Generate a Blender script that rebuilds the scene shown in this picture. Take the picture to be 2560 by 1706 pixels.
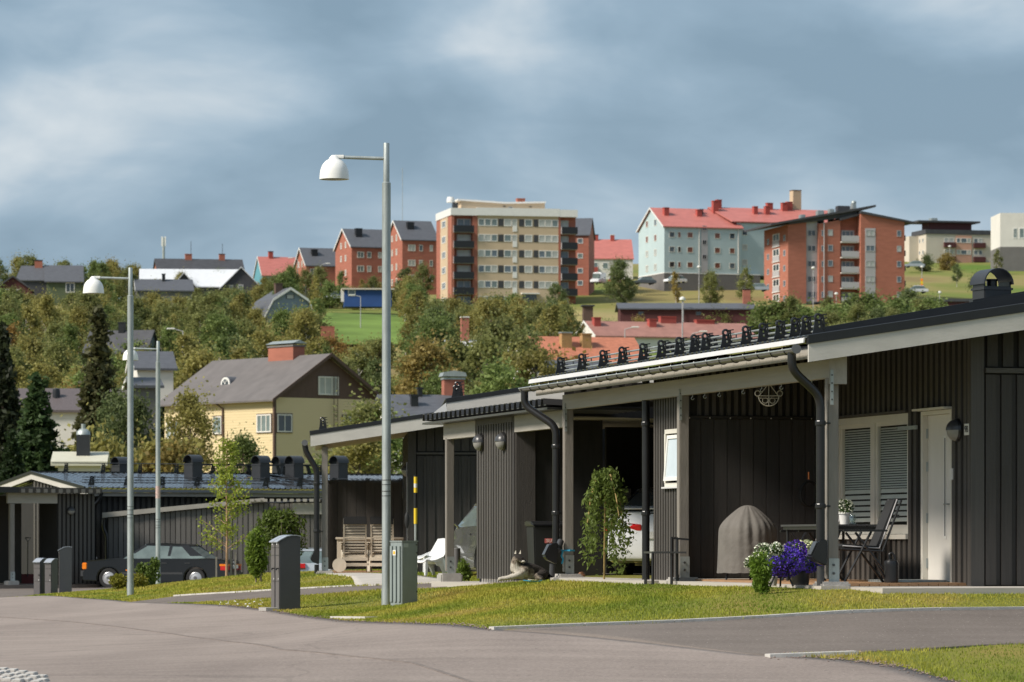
import bpy, bmesh, math, random
import numpy as np
from mathutils import Vector, Matrix

R = math.radians
scene = bpy.context.scene
for o in list(bpy.data.objects):
    bpy.data.objects.remove(o)
COL = scene.collection
random.seed(7)
rng = np.random.default_rng(7)

# ------------------------------------------------------------------ camera
FOC, CX, HY = 10240.0, 1280.0, 1355.0          # focal length in photo pixels, principal column, horizon row
cam = bpy.data.cameras.new('camera')
cam.sensor_width = 36.0
cam.lens = 36.0 * FOC / 2560.0
cam.shift_y = (HY - 853.0) / 2560.0
cam.clip_start, cam.clip_end = 0.5, 6000.0
cam.dof.use_dof = True
cam.dof.focus_distance = 56.0
cam.dof.aperture_fstop = 6.0
camo = bpy.data.objects.new('camera', cam)
camo.rotation_euler = (R(90), 0, 0)
COL.objects.link(camo)
scene.camera = camo

# ------------------------------------------------------------------ light
SUN_EL, SUN_AZ = 42.0, 244.0                    # azimuth clockwise from +Y (view direction): from the left, behind
sd = bpy.data.lights.new('sun', 'SUN')
sd.energy, sd.angle, sd.color = 3.5, R(14.0), (1.0, 0.93, 0.83)
sun = bpy.data.objects.new('sun', sd)
to_sun = Vector((math.sin(R(SUN_AZ)) * math.cos(R(SUN_EL)), math.cos(R(SUN_AZ)) * math.cos(R(SUN_EL)), math.sin(R(SUN_EL))))
sun.rotation_euler = to_sun.to_track_quat('Z', 'Y').to_euler()
COL.objects.link(sun)

world = bpy.data.worlds.new('World')
scene.world = world
world.use_nodes = True
WN = world.node_tree
WN.nodes.clear()
def wn(t, **k):
    n = WN.nodes.new(t)
    for a, b in k.items(): setattr(n, a, b)
    return n
wout = wn('ShaderNodeOutputWorld')
sky = wn('ShaderNodeTexSky', sky_type='NISHITA', sun_disc=False, sun_elevation=R(SUN_EL), sun_rotation=R(SUN_AZ), air_density=1.3, dust_density=1.5)
bg1 = wn('ShaderNodeBackground'); bg1.inputs[1].default_value = 0.06
WN.links.new(sky.outputs[0], bg1.inputs[0])
tc = wn('ShaderNodeTexCoord')
def cloud_noise(scale, loc, sc, detail, rough, dist=0.0):
    m = wn('ShaderNodeMapping'); m.inputs['Scale'].default_value = sc; m.inputs['Location'].default_value = loc
    WN.links.new(tc.outputs['Generated'], m.inputs[0])
    n = wn('ShaderNodeTexNoise'); n.inputs['Scale'].default_value = scale
    n.inputs['Detail'].default_value = detail; n.inputs['Roughness'].default_value = rough; n.inputs['Distortion'].default_value = dist
    WN.links.new(m.outputs[0], n.inputs['Vector'])
    return n.outputs[0]
n1 = cloud_noise(1.0, (3.1, 0.0, 1.4), (10, 3, 20), 5, 0.45, 0.4)
n2 = cloud_noise(1.0, (1.7, 2.0, 5.3), (24, 5, 60), 5, 0.5, 0.4)
def wmath(op, a, b):
    m = wn('ShaderNodeMath', operation=op)
    for i, x in enumerate((a, b)):
        if isinstance(x, (int, float)): m.inputs[i].default_value = x
        else: WN.links.new(x, m.inputs[i])
    return m.outputs[0]
mixn = wmath('ADD', wmath('MULTIPLY', n1, 0.78), wmath('MULTIPLY', n2, 0.22))
cr = wn('ShaderNodeValToRGB')
e = cr.color_ramp.elements
e[0].position, e[0].color = 0.39, (0.150, 0.222, 0.295, 1)
e[1].position, e[1].color = 0.64, (0.45, 0.492, 0.528, 1)
for p, c in ((0.47, (0.198, 0.278, 0.358, 1)), (0.535, (0.268, 0.345, 0.42, 1))):
    x = e.new(p); x.color = c
WN.links.new(mixn, cr.inputs[0])
bg2 = wn('ShaderNodeBackground'); bg2.inputs[1].default_value = 1.0
WN.links.new(cr.outputs[0], bg2.inputs[0])
mx = wn('ShaderNodeMixShader'); mx.inputs[0].default_value = 0.88
WN.links.new(bg1.outputs[0], mx.inputs[1]); WN.links.new(bg2.outputs[0], mx.inputs[2])
WN.links.new(mx.outputs[0], wout.inputs[0])

vs = scene.view_settings
vs.view_transform = 'Standard'; vs.look = 'None'; vs.gamma = 1.0; vs.use_curve_mapping = False
vs.exposure = 0.65
scene.cycles.max_bounces = 6
scene.cycles.transparent_max_bounces = 8
scene.cycles.sample_clamp_indirect = 4.0

# ------------------------------------------------------------------ materials
MATS = {}
def mat(name, col, rough=0.6, var=0.12, nscale=3.0, stretch=(1, 1, 1), bump=0.0, bscale=40.0, metal=0.0, col2=None, spec=0.5,
        space='Object', trans=0.0, emit=None, island=0.0, tint=False, coat=0.0):
    if name in MATS: return MATS[name]
    m = bpy.data.materials.new(name); m.use_nodes = True
    nt = m.node_tree; N = nt.nodes; L = nt.links
    b = N['Principled BSDF']
    b.inputs['Roughness'].default_value = rough; b.inputs['Metallic'].default_value = metal
    b.inputs['Specular IOR Level'].default_value = spec
    if coat: b.inputs['Coat Weight'].default_value = coat
    t = N.new('ShaderNodeTexCoord')
    mp = N.new('ShaderNodeMapping'); mp.inputs['Scale'].default_value = stretch
    L.new(t.outputs[space], mp.inputs[0])
    no = N.new('ShaderNodeTexNoise'); no.inputs['Scale'].default_value = nscale; no.inputs['Detail'].default_value = 5; no.inputs['Roughness'].default_value = 0.6
    L.new(mp.outputs[0], no.inputs['Vector'])
    rp = N.new('ShaderNodeValToRGB')
    c = Vector(col); d = Vector(col2) if col2 else c * (1 + var)
    rp.color_ramp.elements[0].position = 0.3; rp.color_ramp.elements[1].position = 0.7
    a = c if col2 else c * (1 - var)
    rp.color_ramp.elements[0].color = (*a, 1); rp.color_ramp.elements[1].color = (*d, 1)
    L.new(no.outputs[0], rp.inputs[0])
    out = rp.outputs[0]
    def mul(a_, val_socket, lo, hi):
        mr = N.new('ShaderNodeMapRange'); mr.inputs[3].default_value = lo; mr.inputs[4].default_value = hi
        L.new(val_socket, mr.inputs[0])
        mm = N.new('ShaderNodeVectorMath'); mm.operation = 'SCALE'
        L.new(a_, mm.inputs[0]); L.new(mr.outputs[0], mm.inputs['Scale'])
        return mm.outputs[0]
    if tint:
        oi = N.new('ShaderNodeObjectInfo')
        mm = N.new('ShaderNodeVectorMath'); mm.operation = 'MULTIPLY'
        L.new(out, mm.inputs[0]); L.new(oi.outputs['Color'], mm.inputs[1]); out = mm.outputs[0]
    if island:
        g = N.new('ShaderNodeNewGeometry')
        out = mul(out, g.outputs['Random Per Island'], 1 - island, 1 + island)
    L.new(out, b.inputs['Base Color'])
    if bump:
        n2 = N.new('ShaderNodeTexNoise'); n2.inputs['Scale'].default_value = bscale; n2.inputs['Detail'].default_value = 4
        L.new(mp.outputs[0], n2.inputs['Vector'])
        bp = N.new('ShaderNodeBump'); bp.inputs['Strength'].default_value = bump; bp.inputs['Distance'].default_value = 0.02
        L.new(n2.outputs[0], bp.inputs['Height']); L.new(bp.outputs[0], b.inputs['Normal'])
    if trans:
        tl = N.new('ShaderNodeBsdfTranslucent'); L.new(out, tl.inputs[0])
        ms = N.new('ShaderNodeMixShader'); ms.inputs[0].default_value = trans
        L.new(b.outputs[0], ms.inputs[1]); L.new(tl.outputs[0], ms.inputs[2])
        L.new(ms.outputs[0], N['Material Output'].inputs[0])
    MATS[name] = m
    return m

def vary(m, lo, hi):
    """small per-piece tone difference, as between boards of one wall"""
    nt = m.node_tree; N = nt.nodes; L = nt.links
    b = N['Principled BSDF']; src = b.inputs['Base Color'].links[0].from_socket
    oi = N.new('ShaderNodeObjectInfo'); mr = N.new('ShaderNodeMapRange'); mr.inputs[3].default_value = lo; mr.inputs[4].default_value = hi
    L.new(oi.outputs['Random'], mr.inputs[0])
    s = N.new('ShaderNodeVectorMath'); s.operation = 'SCALE'; L.new(src, s.inputs[0]); L.new(mr.outputs[0], s.inputs['Scale'])
    L.new(s.outputs[0], b.inputs['Base Color'])
    return m

m_board = vary(mat('dark stained board', (0.033, 0.0285, 0.025), 0.62, 0.4, 6, (5, 5, 0.5), 0.4, 30), 0.7, 1.35)
m_batten = vary(mat('grey brown stained batten', (0.068, 0.061, 0.054), 0.6, 0.35, 5, (6, 6, 0.4), 0.3, 30), 0.82, 1.15)
m_backing = mat('wall behind battens', (0.014, 0.0125, 0.011), 0.8, 0.3, 4, (4, 4, 0.5))
m_trim = vary(mat('warm grey painted timber', (0.34, 0.315, 0.275), 0.55, 0.1, 4, (1, 1, 1), 0.15, 25), 0.93, 1.05)
m_verge = mat('pale grey painted bargeboard', (0.50, 0.475, 0.435), 0.5, 0.07, 3, (1, 1, 3), 0.1, 20)
m_post = vary(mat('grey brown painted post', (0.215, 0.193, 0.168), 0.55, 0.12, 5, (3, 3, 0.5), 0.2, 30), 0.9, 1.05)
m_black = mat('black coated steel', (0.012, 0.012, 0.013), 0.33, 0.2, 4)
m_roof = mat('black glazed corrugated roof', (0.022, 0.022, 0.024), 0.25, 0.25, 2, coat=1.0)
m_flash = mat('white coated eave flashing', (0.64, 0.63, 0.62), 0.35, 0.05, 3)
m_gutter = mat('grey lacquered gutter', (0.16, 0.16, 0.165), 0.3, 0.1, 3, metal=0.4)
m_galv = mat('galvanised steel', (0.37, 0.40, 0.39), 0.48, 0.22, 7, (1, 1, 0.25), 0.1, 60, metal=0.55)
m_conc = mat('pale concrete', (0.36, 0.34, 0.315), 0.85, 0.16, 9, bump=0.3, bscale=60)
m_white = mat('white paint', (0.74, 0.725, 0.69), 0.42, 0.05, 3)
m_door = mat('white door leaf', (0.70, 0.67, 0.62), 0.38, 0.04, 2)
m_frame = mat('cream window frame', (0.66, 0.63, 0.56), 0.42, 0.05, 3)
m_glass = mat('dark window glass', (0.025, 0.035, 0.04), 0.04, 0.3, 1.2, spec=0.8)
m_glass2 = mat('window glass with blind', (0.15, 0.19, 0.185), 0.12, 0.2, 1.5, spec=0.7)
m_rubber = mat('black rubber', (0.01, 0.01, 0.01), 0.7, 0.2, 10)
m_dimwall = mat('dark carport board', (0.05, 0.042, 0.034), 0.7, 0.15, 2)

# ------------------------------------------------------------------ mesh helpers
def link(o, parent=None):
    COL.objects.link(o)
    if parent is not None: o.parent = parent
    return o
def tag(o, label=None, cat=None, group=None, kind=None):
    if label: o['label'] = label
    if cat: o['category'] = cat
    if group: o['group'] = group
    if kind: o['kind'] = kind
    return o
def thing(name, label, cat, loc=(0, 0, 0), rz=0.0, group=None, scale=None):
    o = bpy.data.objects.new(name, None); o.empty_display_size = 0.2
    o.location = loc; o.rotation_euler = (0, 0, rz)
    if scale: o.scale = scale
    link(o); return tag(o, label, cat, group)

class MB:
    def __init__(s): s.v = []; s.f = []; s.smooth = False
    def add(s, vs, fs):
        b = len(s.v); s.v += [tuple(v) for v in vs]; s.f += [tuple(i + b for i in f) for f in fs]; return s
    def box(s, x0, x1, y0, y1, z0, z1):
        return s.add([(x0, y0, z0), (x1, y0, z0), (x1, y1, z0), (x0, y1, z0), (x0, y0, z1), (x1, y0, z1), (x1, y1, z1), (x0, y1, z1)],
                     [(0, 3, 2, 1), (4, 5, 6, 7), (0, 1, 5, 4), (1, 2, 6, 5), (2, 3, 7, 6), (3, 0, 4, 7)])
    def prism(s, pts, vec):
        n = len(pts); vec = Vector(vec); p = [Vector(q) for q in pts]; q = [a + vec for a in p]
        nrm = Vector((0, 0, 0))
        for i in range(n): nrm += p[i].cross(p[(i + 1) % n])
        if nrm.dot(vec) > 0: p.reverse(); q.reverse()
        return s.add(p + q, [tuple(range(n)), tuple(range(2 * n - 1, n - 1, -1))] + [((i + 1) % n, i, n + i, n + (i + 1) % n) for i in range(n)])
    def tube(s, path, r, n=8, caps=True):
        path = [Vector(p) for p in path]; m = len(path)
        rr = r if isinstance(r, (list, tuple)) else [r] * m
        up = Vector((0, 0, 1)); vs = []
        t0 = (path[1] - path[0]).normalized()
        ref = Vector((1, 0, 0)) if abs(t0.z) > 0.9 else up
        x = t0.cross(ref).normalized()
        for i, p in enumerate(path):
            t = (path[min(i + 1, m - 1)] - path[max(i - 1, 0)]).normalized()
            x = (x - t * x.dot(t)).normalized(); y = t.cross(x)
            for k in range(n):
                a = 2 * math.pi * k / n
                vs.append(p + (x * math.cos(a) + y * math.sin(a)) * rr[i])
        fs = [(i * n + k, i * n + (k + 1) % n, (i + 1) * n + (k + 1) % n, (i + 1) * n + k) for i in range(m - 1) for k in range(n)]
        if caps: fs += [tuple(range(n - 1, -1, -1)), tuple(range((m - 1) * n, m * n))]
        return s.add(vs, fs)
    def bar(s, a, b, w, h):
        """rectangular bar from a to b, w across (horizontal), h high"""
        a, b = Vector(a), Vector(b); t = (b - a).normalized()
        ref = Vector((0, 0, 1)) if abs(t.z) < 0.95 else Vector((0, 1, 0))
        x = t.cross(ref).normalized() * (w / 2); y = x.cross(t).normalized() * (h / 2)
        vs = [a - x - y, a + x - y, a + x + y, a - x + y, b - x - y, b + x - y, b + x + y, b - x + y]
        return s.add(vs, [(0, 1, 2, 3), (7, 6, 5, 4), (0, 4, 5, 1), (1, 5, 6, 2), (2, 6, 7, 3), (3, 7, 4, 0)])
    def lathe(s, prof, n=16, c=(0, 0, 0), axis='z'):
        vs = []; m = len(prof)
        for r, z in prof:
            for k in range(n):
                a = 2 * math.pi * k / n; x, y = r * math.cos(a), r * math.sin(a)
                vs.append({'z': (c[0] + x, c[1] + y, c[2] + z), 'y': (c[0] + x, c[1] + z, c[2] + y), 'x': (c[0] + z, c[1] + x, c[2] + y)}[axis])
        fs = [(i * n + k, i * n + (k + 1) % n, (i + 1) * n + (k + 1) % n, (i + 1) * n + k) for i in range(m - 1) for k in range(n)]
        fs += [tuple(range(n - 1, -1, -1)), tuple(range((m - 1) * n, m * n))]
        if axis != 'z': fs = [tuple(reversed(f)) for f in fs] if axis == 'y' else fs
        return s.add(vs, fs)
    def mesh(s, name, smooth=False, bevel=0.0, recalc=True):
        me = bpy.data.meshes.new(name); me.from_pydata(s.v, [], s.f)
        if recalc or bevel:
            bm = bmesh.new(); bm.from_mesh(me)
            if recalc: bmesh.ops.recalc_face_normals(bm, faces=bm.faces)
            if bevel: bmesh.ops.bevel(bm, geom=[e for e in bm.edges if e.is_manifold and e.calc_face_angle(0) > 0.5], offset=bevel, segments=2, affect='EDGES', clamp_overlap=True)
            bm.to_mesh(me); bm.free()
        if smooth:
            for p in me.polygons: p.use_smooth = True
            try: me.set_sharp_from_angle(angle=R(40))
            except Exception: pass
        return me
    def obj(s, name, m, parent=None, smooth=False, bevel=0.0, loc=None, rz=0.0):
        me = s.mesh(name, smooth, bevel); me.materials.append(m)
        o = bpy.data.objects.new(name, me)
        if loc is not None: o.location = loc
        if rz: o.rotation_euler = (0, 0, rz)
        return link(o, parent)

UNIT = {}
def unit_box(m):
    if m.name not in UNIT:
        me = MB().box(-.5, .5, -.5, .5, -.5, .5).mesh('piece'); me.materials.append(m); UNIT[m.name] = me
    return UNIT[m.name]
def piece(name, m, parent, x0, x1, y0, y1, z0, z1, rz=0.0):
    """a box-shaped piece of its own, sharing one mesh per material"""
    o = bpy.data.objects.new(name, unit_box(m))
    o.location = ((x0 + x1) / 2, (y0 + y1) / 2, (z0 + z1) / 2); o.scale = (x1 - x0, y1 - y0, z1 - z0)
    if rz: o.rotation_euler = (0, 0, rz)
    return link(o, parent)
def copy_thing(root, loc, rz=0.0, label=None, group=None, scale=None):
    r = root.copy(); COL.objects.link(r); r.location = loc; r.rotation_euler = (0, 0, rz)
    if scale: r.scale = scale
    if label: r['label'] = label
    if group: r['group'] = group
    for ch in list(root.children):
        c = ch.copy(); COL.objects.link(c); c.parent = r
        for g in list(ch.children):
            d = g.copy(); COL.objects.link(d); d.parent = c
    return r
def at(px, py, s): return Vector(((px - CX) / s, FOC / s, (HY - py) / s))
def zm(ox, oy, k): return lambda x, y: (ox + x * k, oy + y * k)

# ------------------------------------------------------------------ terrain
CP = []
def cp(px, py, d): d *= FOC / 13056.0; CP.append(((px - CX) * d / FOC, d, (HY - py) * d / FOC))
AO, AA = Vector((3.86, FOC / 207.0, -0.55)), R(14.3)          # front row house: corner post, turn
def a_loc(x, y, z=0.0):
    c, s = math.cos(AA), math.sin(AA)
    return Vector((AO.x + c * x - s * y, AO.y + s * x + c * y, AO.z + z))
for q in ((-0.4, -0.3), (2, -0.3), (5, -0.2), (8, 0), (-0.4, 6), (-0.4, 12.4), (3, 6), (3, 12), (8, 8), (8, 16)):
    p = a_loc(*q); CP.append((p.x, p.y, AO.z - 0.02))
for t in ((2560, 1527, 58), (1900, 1549, 56.5), (1230, 1572, 55), (2120, 1634, 50), (1900, 1642, 50), (2560, 1612, 51.5), (2560, 1706, 46), (2350, 1645, 49.5),
          (0, 1706, 45), (1280, 1706, 45), (640, 1600, 62), (680, 1530, 80), (300, 1520, 95), (0, 1503, 112), (930, 1550, 70), (1000, 1513, 79),
          (1300, 1483, 72), (1600, 1484, 68), (1950, 1493, 60.5), (2300, 1492, 60.5), (1125, 1460, 92), (1240, 1456, 84), (1000, 1465, 94), (1020, 1436, 106),
          (812, 1433, 110), (900, 1434, 112), (888, 1466, 94), (754, 1475, 96), (600, 1485, 98), (370, 1498, 103), (640, 1437, 128), (533, 1449, 128),
          (401, 1465, 128), (326, 1487, 115), (182, 1482, 132), (163, 1486, 139), (110, 1489, 134), (395, 1464, 147), (260, 1471, 161), (500, 1462, 165), (700, 1452, 165), (30, 1472, 163),
          (0, 1492, 140), (1150, 1436, 118), (1300, 1432, 125)):
    cp(*t)
CP += [(12, 30, -1.25), (-14, 30, -1.3), (-16, 70, -1.25), (16, 60, -0.6), (16, 100, -0.4), (10, 140, -0.6), (0, 150, -0.9), (-25, 125, -1.5), (-10, 160, -1.6), (10, 165, -1.2), (-30, 160, -1.8), (-25, 90, -1.35)]
_P = np.array(CP)
_sx, _sy = 1.0, 0.35
def _phi(r2): return 0.5 * r2 * np.log(r2 + 1e-9)
_q = _P[:, :2] * [_sx, _sy]
_n = len(_q)
_K = _phi(((_q[:, None] - _q[None]) ** 2).sum(2)) + np.eye(_n) * 0.8
_A = np.zeros((_n + 3, _n + 3)); _A[:_n, :_n] = _K; _A[:_n, _n] = 1; _A[:_n, _n + 1:] = _q; _A[_n, :_n] = 1; _A[_n + 1:, :_n] = _q.T
_w = np.linalg.solve(_A, np.concatenate([_P[:, 2], np.zeros(3)]))
FAR_D = [0, 150, 200, 240, 284, 360, 440, 560, 640, 726, 788, 930, 1000, 1300, 6000]
FAR_Z = [-1.4, -1.6, -1.0, 1.0, 4.0, 9.5, 16.5, 27.0, 35.0, 42.0, 49.0, 64.0, 68.0, 69.0, 60.0]
def height(x, y):
    x = np.atleast_1d(np.asarray(x, float)); y = np.atleast_1d(np.asarray(y, float))
    xc = np.clip(x, -26, 16); yc = np.clip(y, 32, 140)
    qq = np.stack([xc * _sx, yc * _sy], -1)
    z = np.zeros(len(qq))
    for i in range(0, len(qq), 20000):
        b = qq[i:i + 20000]
        z[i:i + 20000] = _phi(((b[:, None] - _q[None]) ** 2).sum(2)) @ _w[:_n] + _w[_n] + b @ _w[_n + 1:]
    far = np.interp(y, FAR_D, FAR_Z)
    tx = x / np.maximum(y, 1)                                   # the hill is lower on the left
    cap = np.interp(tx, [-0.14, -0.02, 0.03, 0.07], [44, 46, 62, 90])
    far = np.minimum(far, cap - np.clip(y - 760, 0, 4000) * 0.004)
    far = far + 1.2 * np.sin(x * 0.031 + 1) * np.sin(y * 0.017) * np.clip((y - 250) / 200, 0, 1)
    t = np.clip((y - 132) / 40, 0, 1); t = t * t * (3 - 2 * t)
    return z * (1 - t) + far * t
def hgt(x, y): return float(height(x, y)[0])
def ground(px, s, dz=0.0):
    """a point on the ground in column px at the scale s (photo pixels per metre)"""
    x, y = (px - CX) / s, FOC / s
    return Vector((x, y, hgt(x, y) + dz))

# paved areas: (y, x_left, x_right) slices
def px_d(px, d): d *= FOC / 13056.0; return ((px - CX) * d / FOC, d)
def poly_slices(pts, step):
    ys = [p[1] for p in pts]; out = []
    n = max(2, int((max(ys) - min(ys)) / step))
    for i in range(n + 1):
        y = min(ys) + (max(ys) - min(ys)) * min(max(i / n, 1e-4), 1 - 1e-4)
        xs = []
        for a, b in zip(pts, pts[1:] + pts[:1]):
            if (a[1] - y) * (b[1] - y) < 0: xs.append(a[0] + (b[0] - a[0]) * (y - a[1]) / (b[1] - a[1]))
        if len(xs) >= 2: out.append((y, min(xs), max(xs)))
    return out
def inside(pts, x, y):
    r = np.zeros(len(x), bool)
    for a, b in zip(pts, pts[1:] + pts[:1]):
        c = (a[1] > y) != (b[1] > y)
        with np.errstate(divide='ignore', invalid='ignore'):
            r ^= c & (x < (b[0] - a[0]) * (y - a[1]) / (b[1] - a[1] + 1e-12) + a[0])
    return r
road = [px_d(-900, 24), px_d(3400, 24), px_d(2450, 45), px_d(2250, 48.2), px_d(2100, 49.3), px_d(1930, 50), px_d(1500, 53), px_d(1232, 55), px_d(1080, 60), px_d(930, 68), px_d(800, 75), px_d(700, 80), px_d(560, 88), px_d(420, 96), px_d(330, 101),
        px_d(240, 110), px_d(110, 124), px_d(-60, 130), px_d(-420, 120)]
drive_front = [px_d(1225, 54.9), px_d(1500, 52.9), px_d(1920, 49.9), px_d(2120, 50.2), px_d(2560, 51.8), px_d(3300, 53), px_d(3300, 61), px_d(2560, 58), px_d(1900, 56.5)]
drive_mid = [px_d(330, 101), px_d(420, 96), px_d(560, 91.5), px_d(750, 90.5), px_d(1000, 90), px_d(1180, 86), px_d(1330, 80.5), px_d(1395, 81.5), px_d(1230, 92), px_d(1125, 94), px_d(888, 94.6), px_d(754, 96.6), px_d(600, 99), px_d(440, 102.5)]
drive_far = [px_d(60, 126), px_d(150, 140), px_d(260, 149), px_d(420, 158), px_d(640, 162), px_d(640, 172), px_d(-60, 172), px_d(-60, 140), px_d(-60, 130)]
path_c = [px_d(888, 94.8), px_d(1125, 94.2), px_d(1130, 97), px_d(1040, 104), px_d(880, 111.5), px_d(812, 112.5), px_d(800, 111), px_d(880, 104)]
PAVED = [road, drive_front, drive_mid, drive_far, path_c]

def axis(fine0, fine1, step, lo, hi, grow=1.16):
    a = list(np.arange(fine0, fine1 + step / 2, step)); s = step
    x = a[-1]
    while x < hi: s *= grow; x += s; a.append(x)
    s = step; x = a[0]; b = []
    while x > lo: s *= grow; x -= s; b.append(x)
    return np.array(b[::-1] + a)
gx = axis(-24, 16, 0.4, -2600, 2600); gy = axis(32, 150, 0.4, -400, 5200, 1.05)
X, Y = np.meshgrid(gx, gy)
Z = height(X.ravel(), Y.ravel())
for p in PAVED: Z[inside(p, X.ravel(), Y.ravel())] -= 0.035
V = np.stack([X.ravel(), Y.ravel(), Z], 1)
nx, ny = len(gx), len(gy)
idx = np.arange(nx * ny).reshape(ny, nx)
FQ = np.stack([idx[:-1, :-1], idx[:-1, 1:], idx[1:, 1:], idx[1:, :-1]], -1).reshape(-1, 4)
def np_mesh(name, V, Fc, m, smooth=True):
    me = bpy.data.meshes.new(name); k = Fc.shape[1]
    me.vertices.add(len(V)); me.vertices.foreach_set('co', np.asarray(V, np.float32).ravel())
    me.loops.add(Fc.size); me.loops.foreach_set('vertex_index', Fc.astype(np.int32).ravel())
    me.polygons.add(len(Fc)); me.polygons.foreach_set('loop_start', np.arange(0, Fc.size, k, dtype=np.int32))
    me.polygons.foreach_set('loop_total', np.full(len(Fc), k, np.int32))
    me.update(calc_edges=True); me.validate()
    me.polygons.foreach_set('use_smooth', np.full(len(me.polygons), smooth))
    me.materials.append(m)
    return me

def soil_material():
    m = bpy.data.materials.new('meadow ground'); m.use_nodes = True
    nt = m.node_tree; N, L = nt.nodes, nt.links; b = N['Principled BSDF']; b.inputs['Roughness'].default_value = 0.9
    b.inputs['Specular IOR Level'].default_value = 0.1
    t = N.new('ShaderNodeTexCoord')
    def noise(s, d, st=(1, 1, 1)):
        mp = N.new('ShaderNodeMapping'); mp.inputs['Scale'].default_value = st; L.new(t.outputs['Object'], mp.inputs[0])
        n = N.new('ShaderNodeTexNoise'); n.inputs['Scale'].default_value = s; n.inputs['Detail'].default_value = d; L.new(mp.outputs[0], n.inputs['Vector']); return n.outputs[0]
    def ramp(src, stops):
        r = N.new('ShaderNodeValToRGB'); el = r.color_ramp.elements
        el[0].position, el[0].color = stops[0][0], (*stops[0][1], 1); el[1].position, el[1].color = stops[-1][0], (*stops[-1][1], 1)
        for p, c in stops[1:-1]: q = el.new(p); q.color = (*c, 1)
        L.new(src, r.inputs[0]); return r.outputs[0]
    near = ramp(noise(0.9, 8, (1, 0.35, 1)), [(0.3, (0.105, 0.125, 0.022)), (0.5, (0.165, 0.165, 0.035)), (0.7, (0.22, 0.175, 0.05))])
    far = ramp(noise(0.035, 8, (1, 0.6, 1)), [(0.34, (0.10, 0.16, 0.03)), (0.45, (0.17, 0.18, 0.05)), (0.56, (0.24, 0.205, 0.08)), (0.68, (0.20, 0.15, 0.07))])
    sx = N.new('ShaderNodeSeparateXYZ'); L.new(t.outputs['Object'], sx.inputs[0])
    mr = N.new('ShaderNodeMapRange'); mr.inputs[1].default_value = 150; mr.inputs[2].default_value = 260; L.new(sx.outputs[1], mr.inputs[0])
    mx = N.new('ShaderNodeMix'); mx.data_type = 'RGBA'; L.new(mr.outputs[0], mx.inputs[0]); L.new(near, mx.inputs[6]); L.new(far, mx.inputs[7])
    L.new(mx.outputs[2], b.inputs['Base Color'])
    bp = N.new('ShaderNodeBump'); bp.inputs['Strength'].default_value = 0.5; bp.inputs['Distance'].default_value = 0.05
    L.new(noise(9, 6), bp.inputs['Height']); L.new(bp.outputs[0], b.inputs['Normal'])
    return m
o = link(bpy.data.objects.new('ground', np_mesh('ground', V, FQ, soil_material()))); tag(o, kind='structure')

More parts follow.
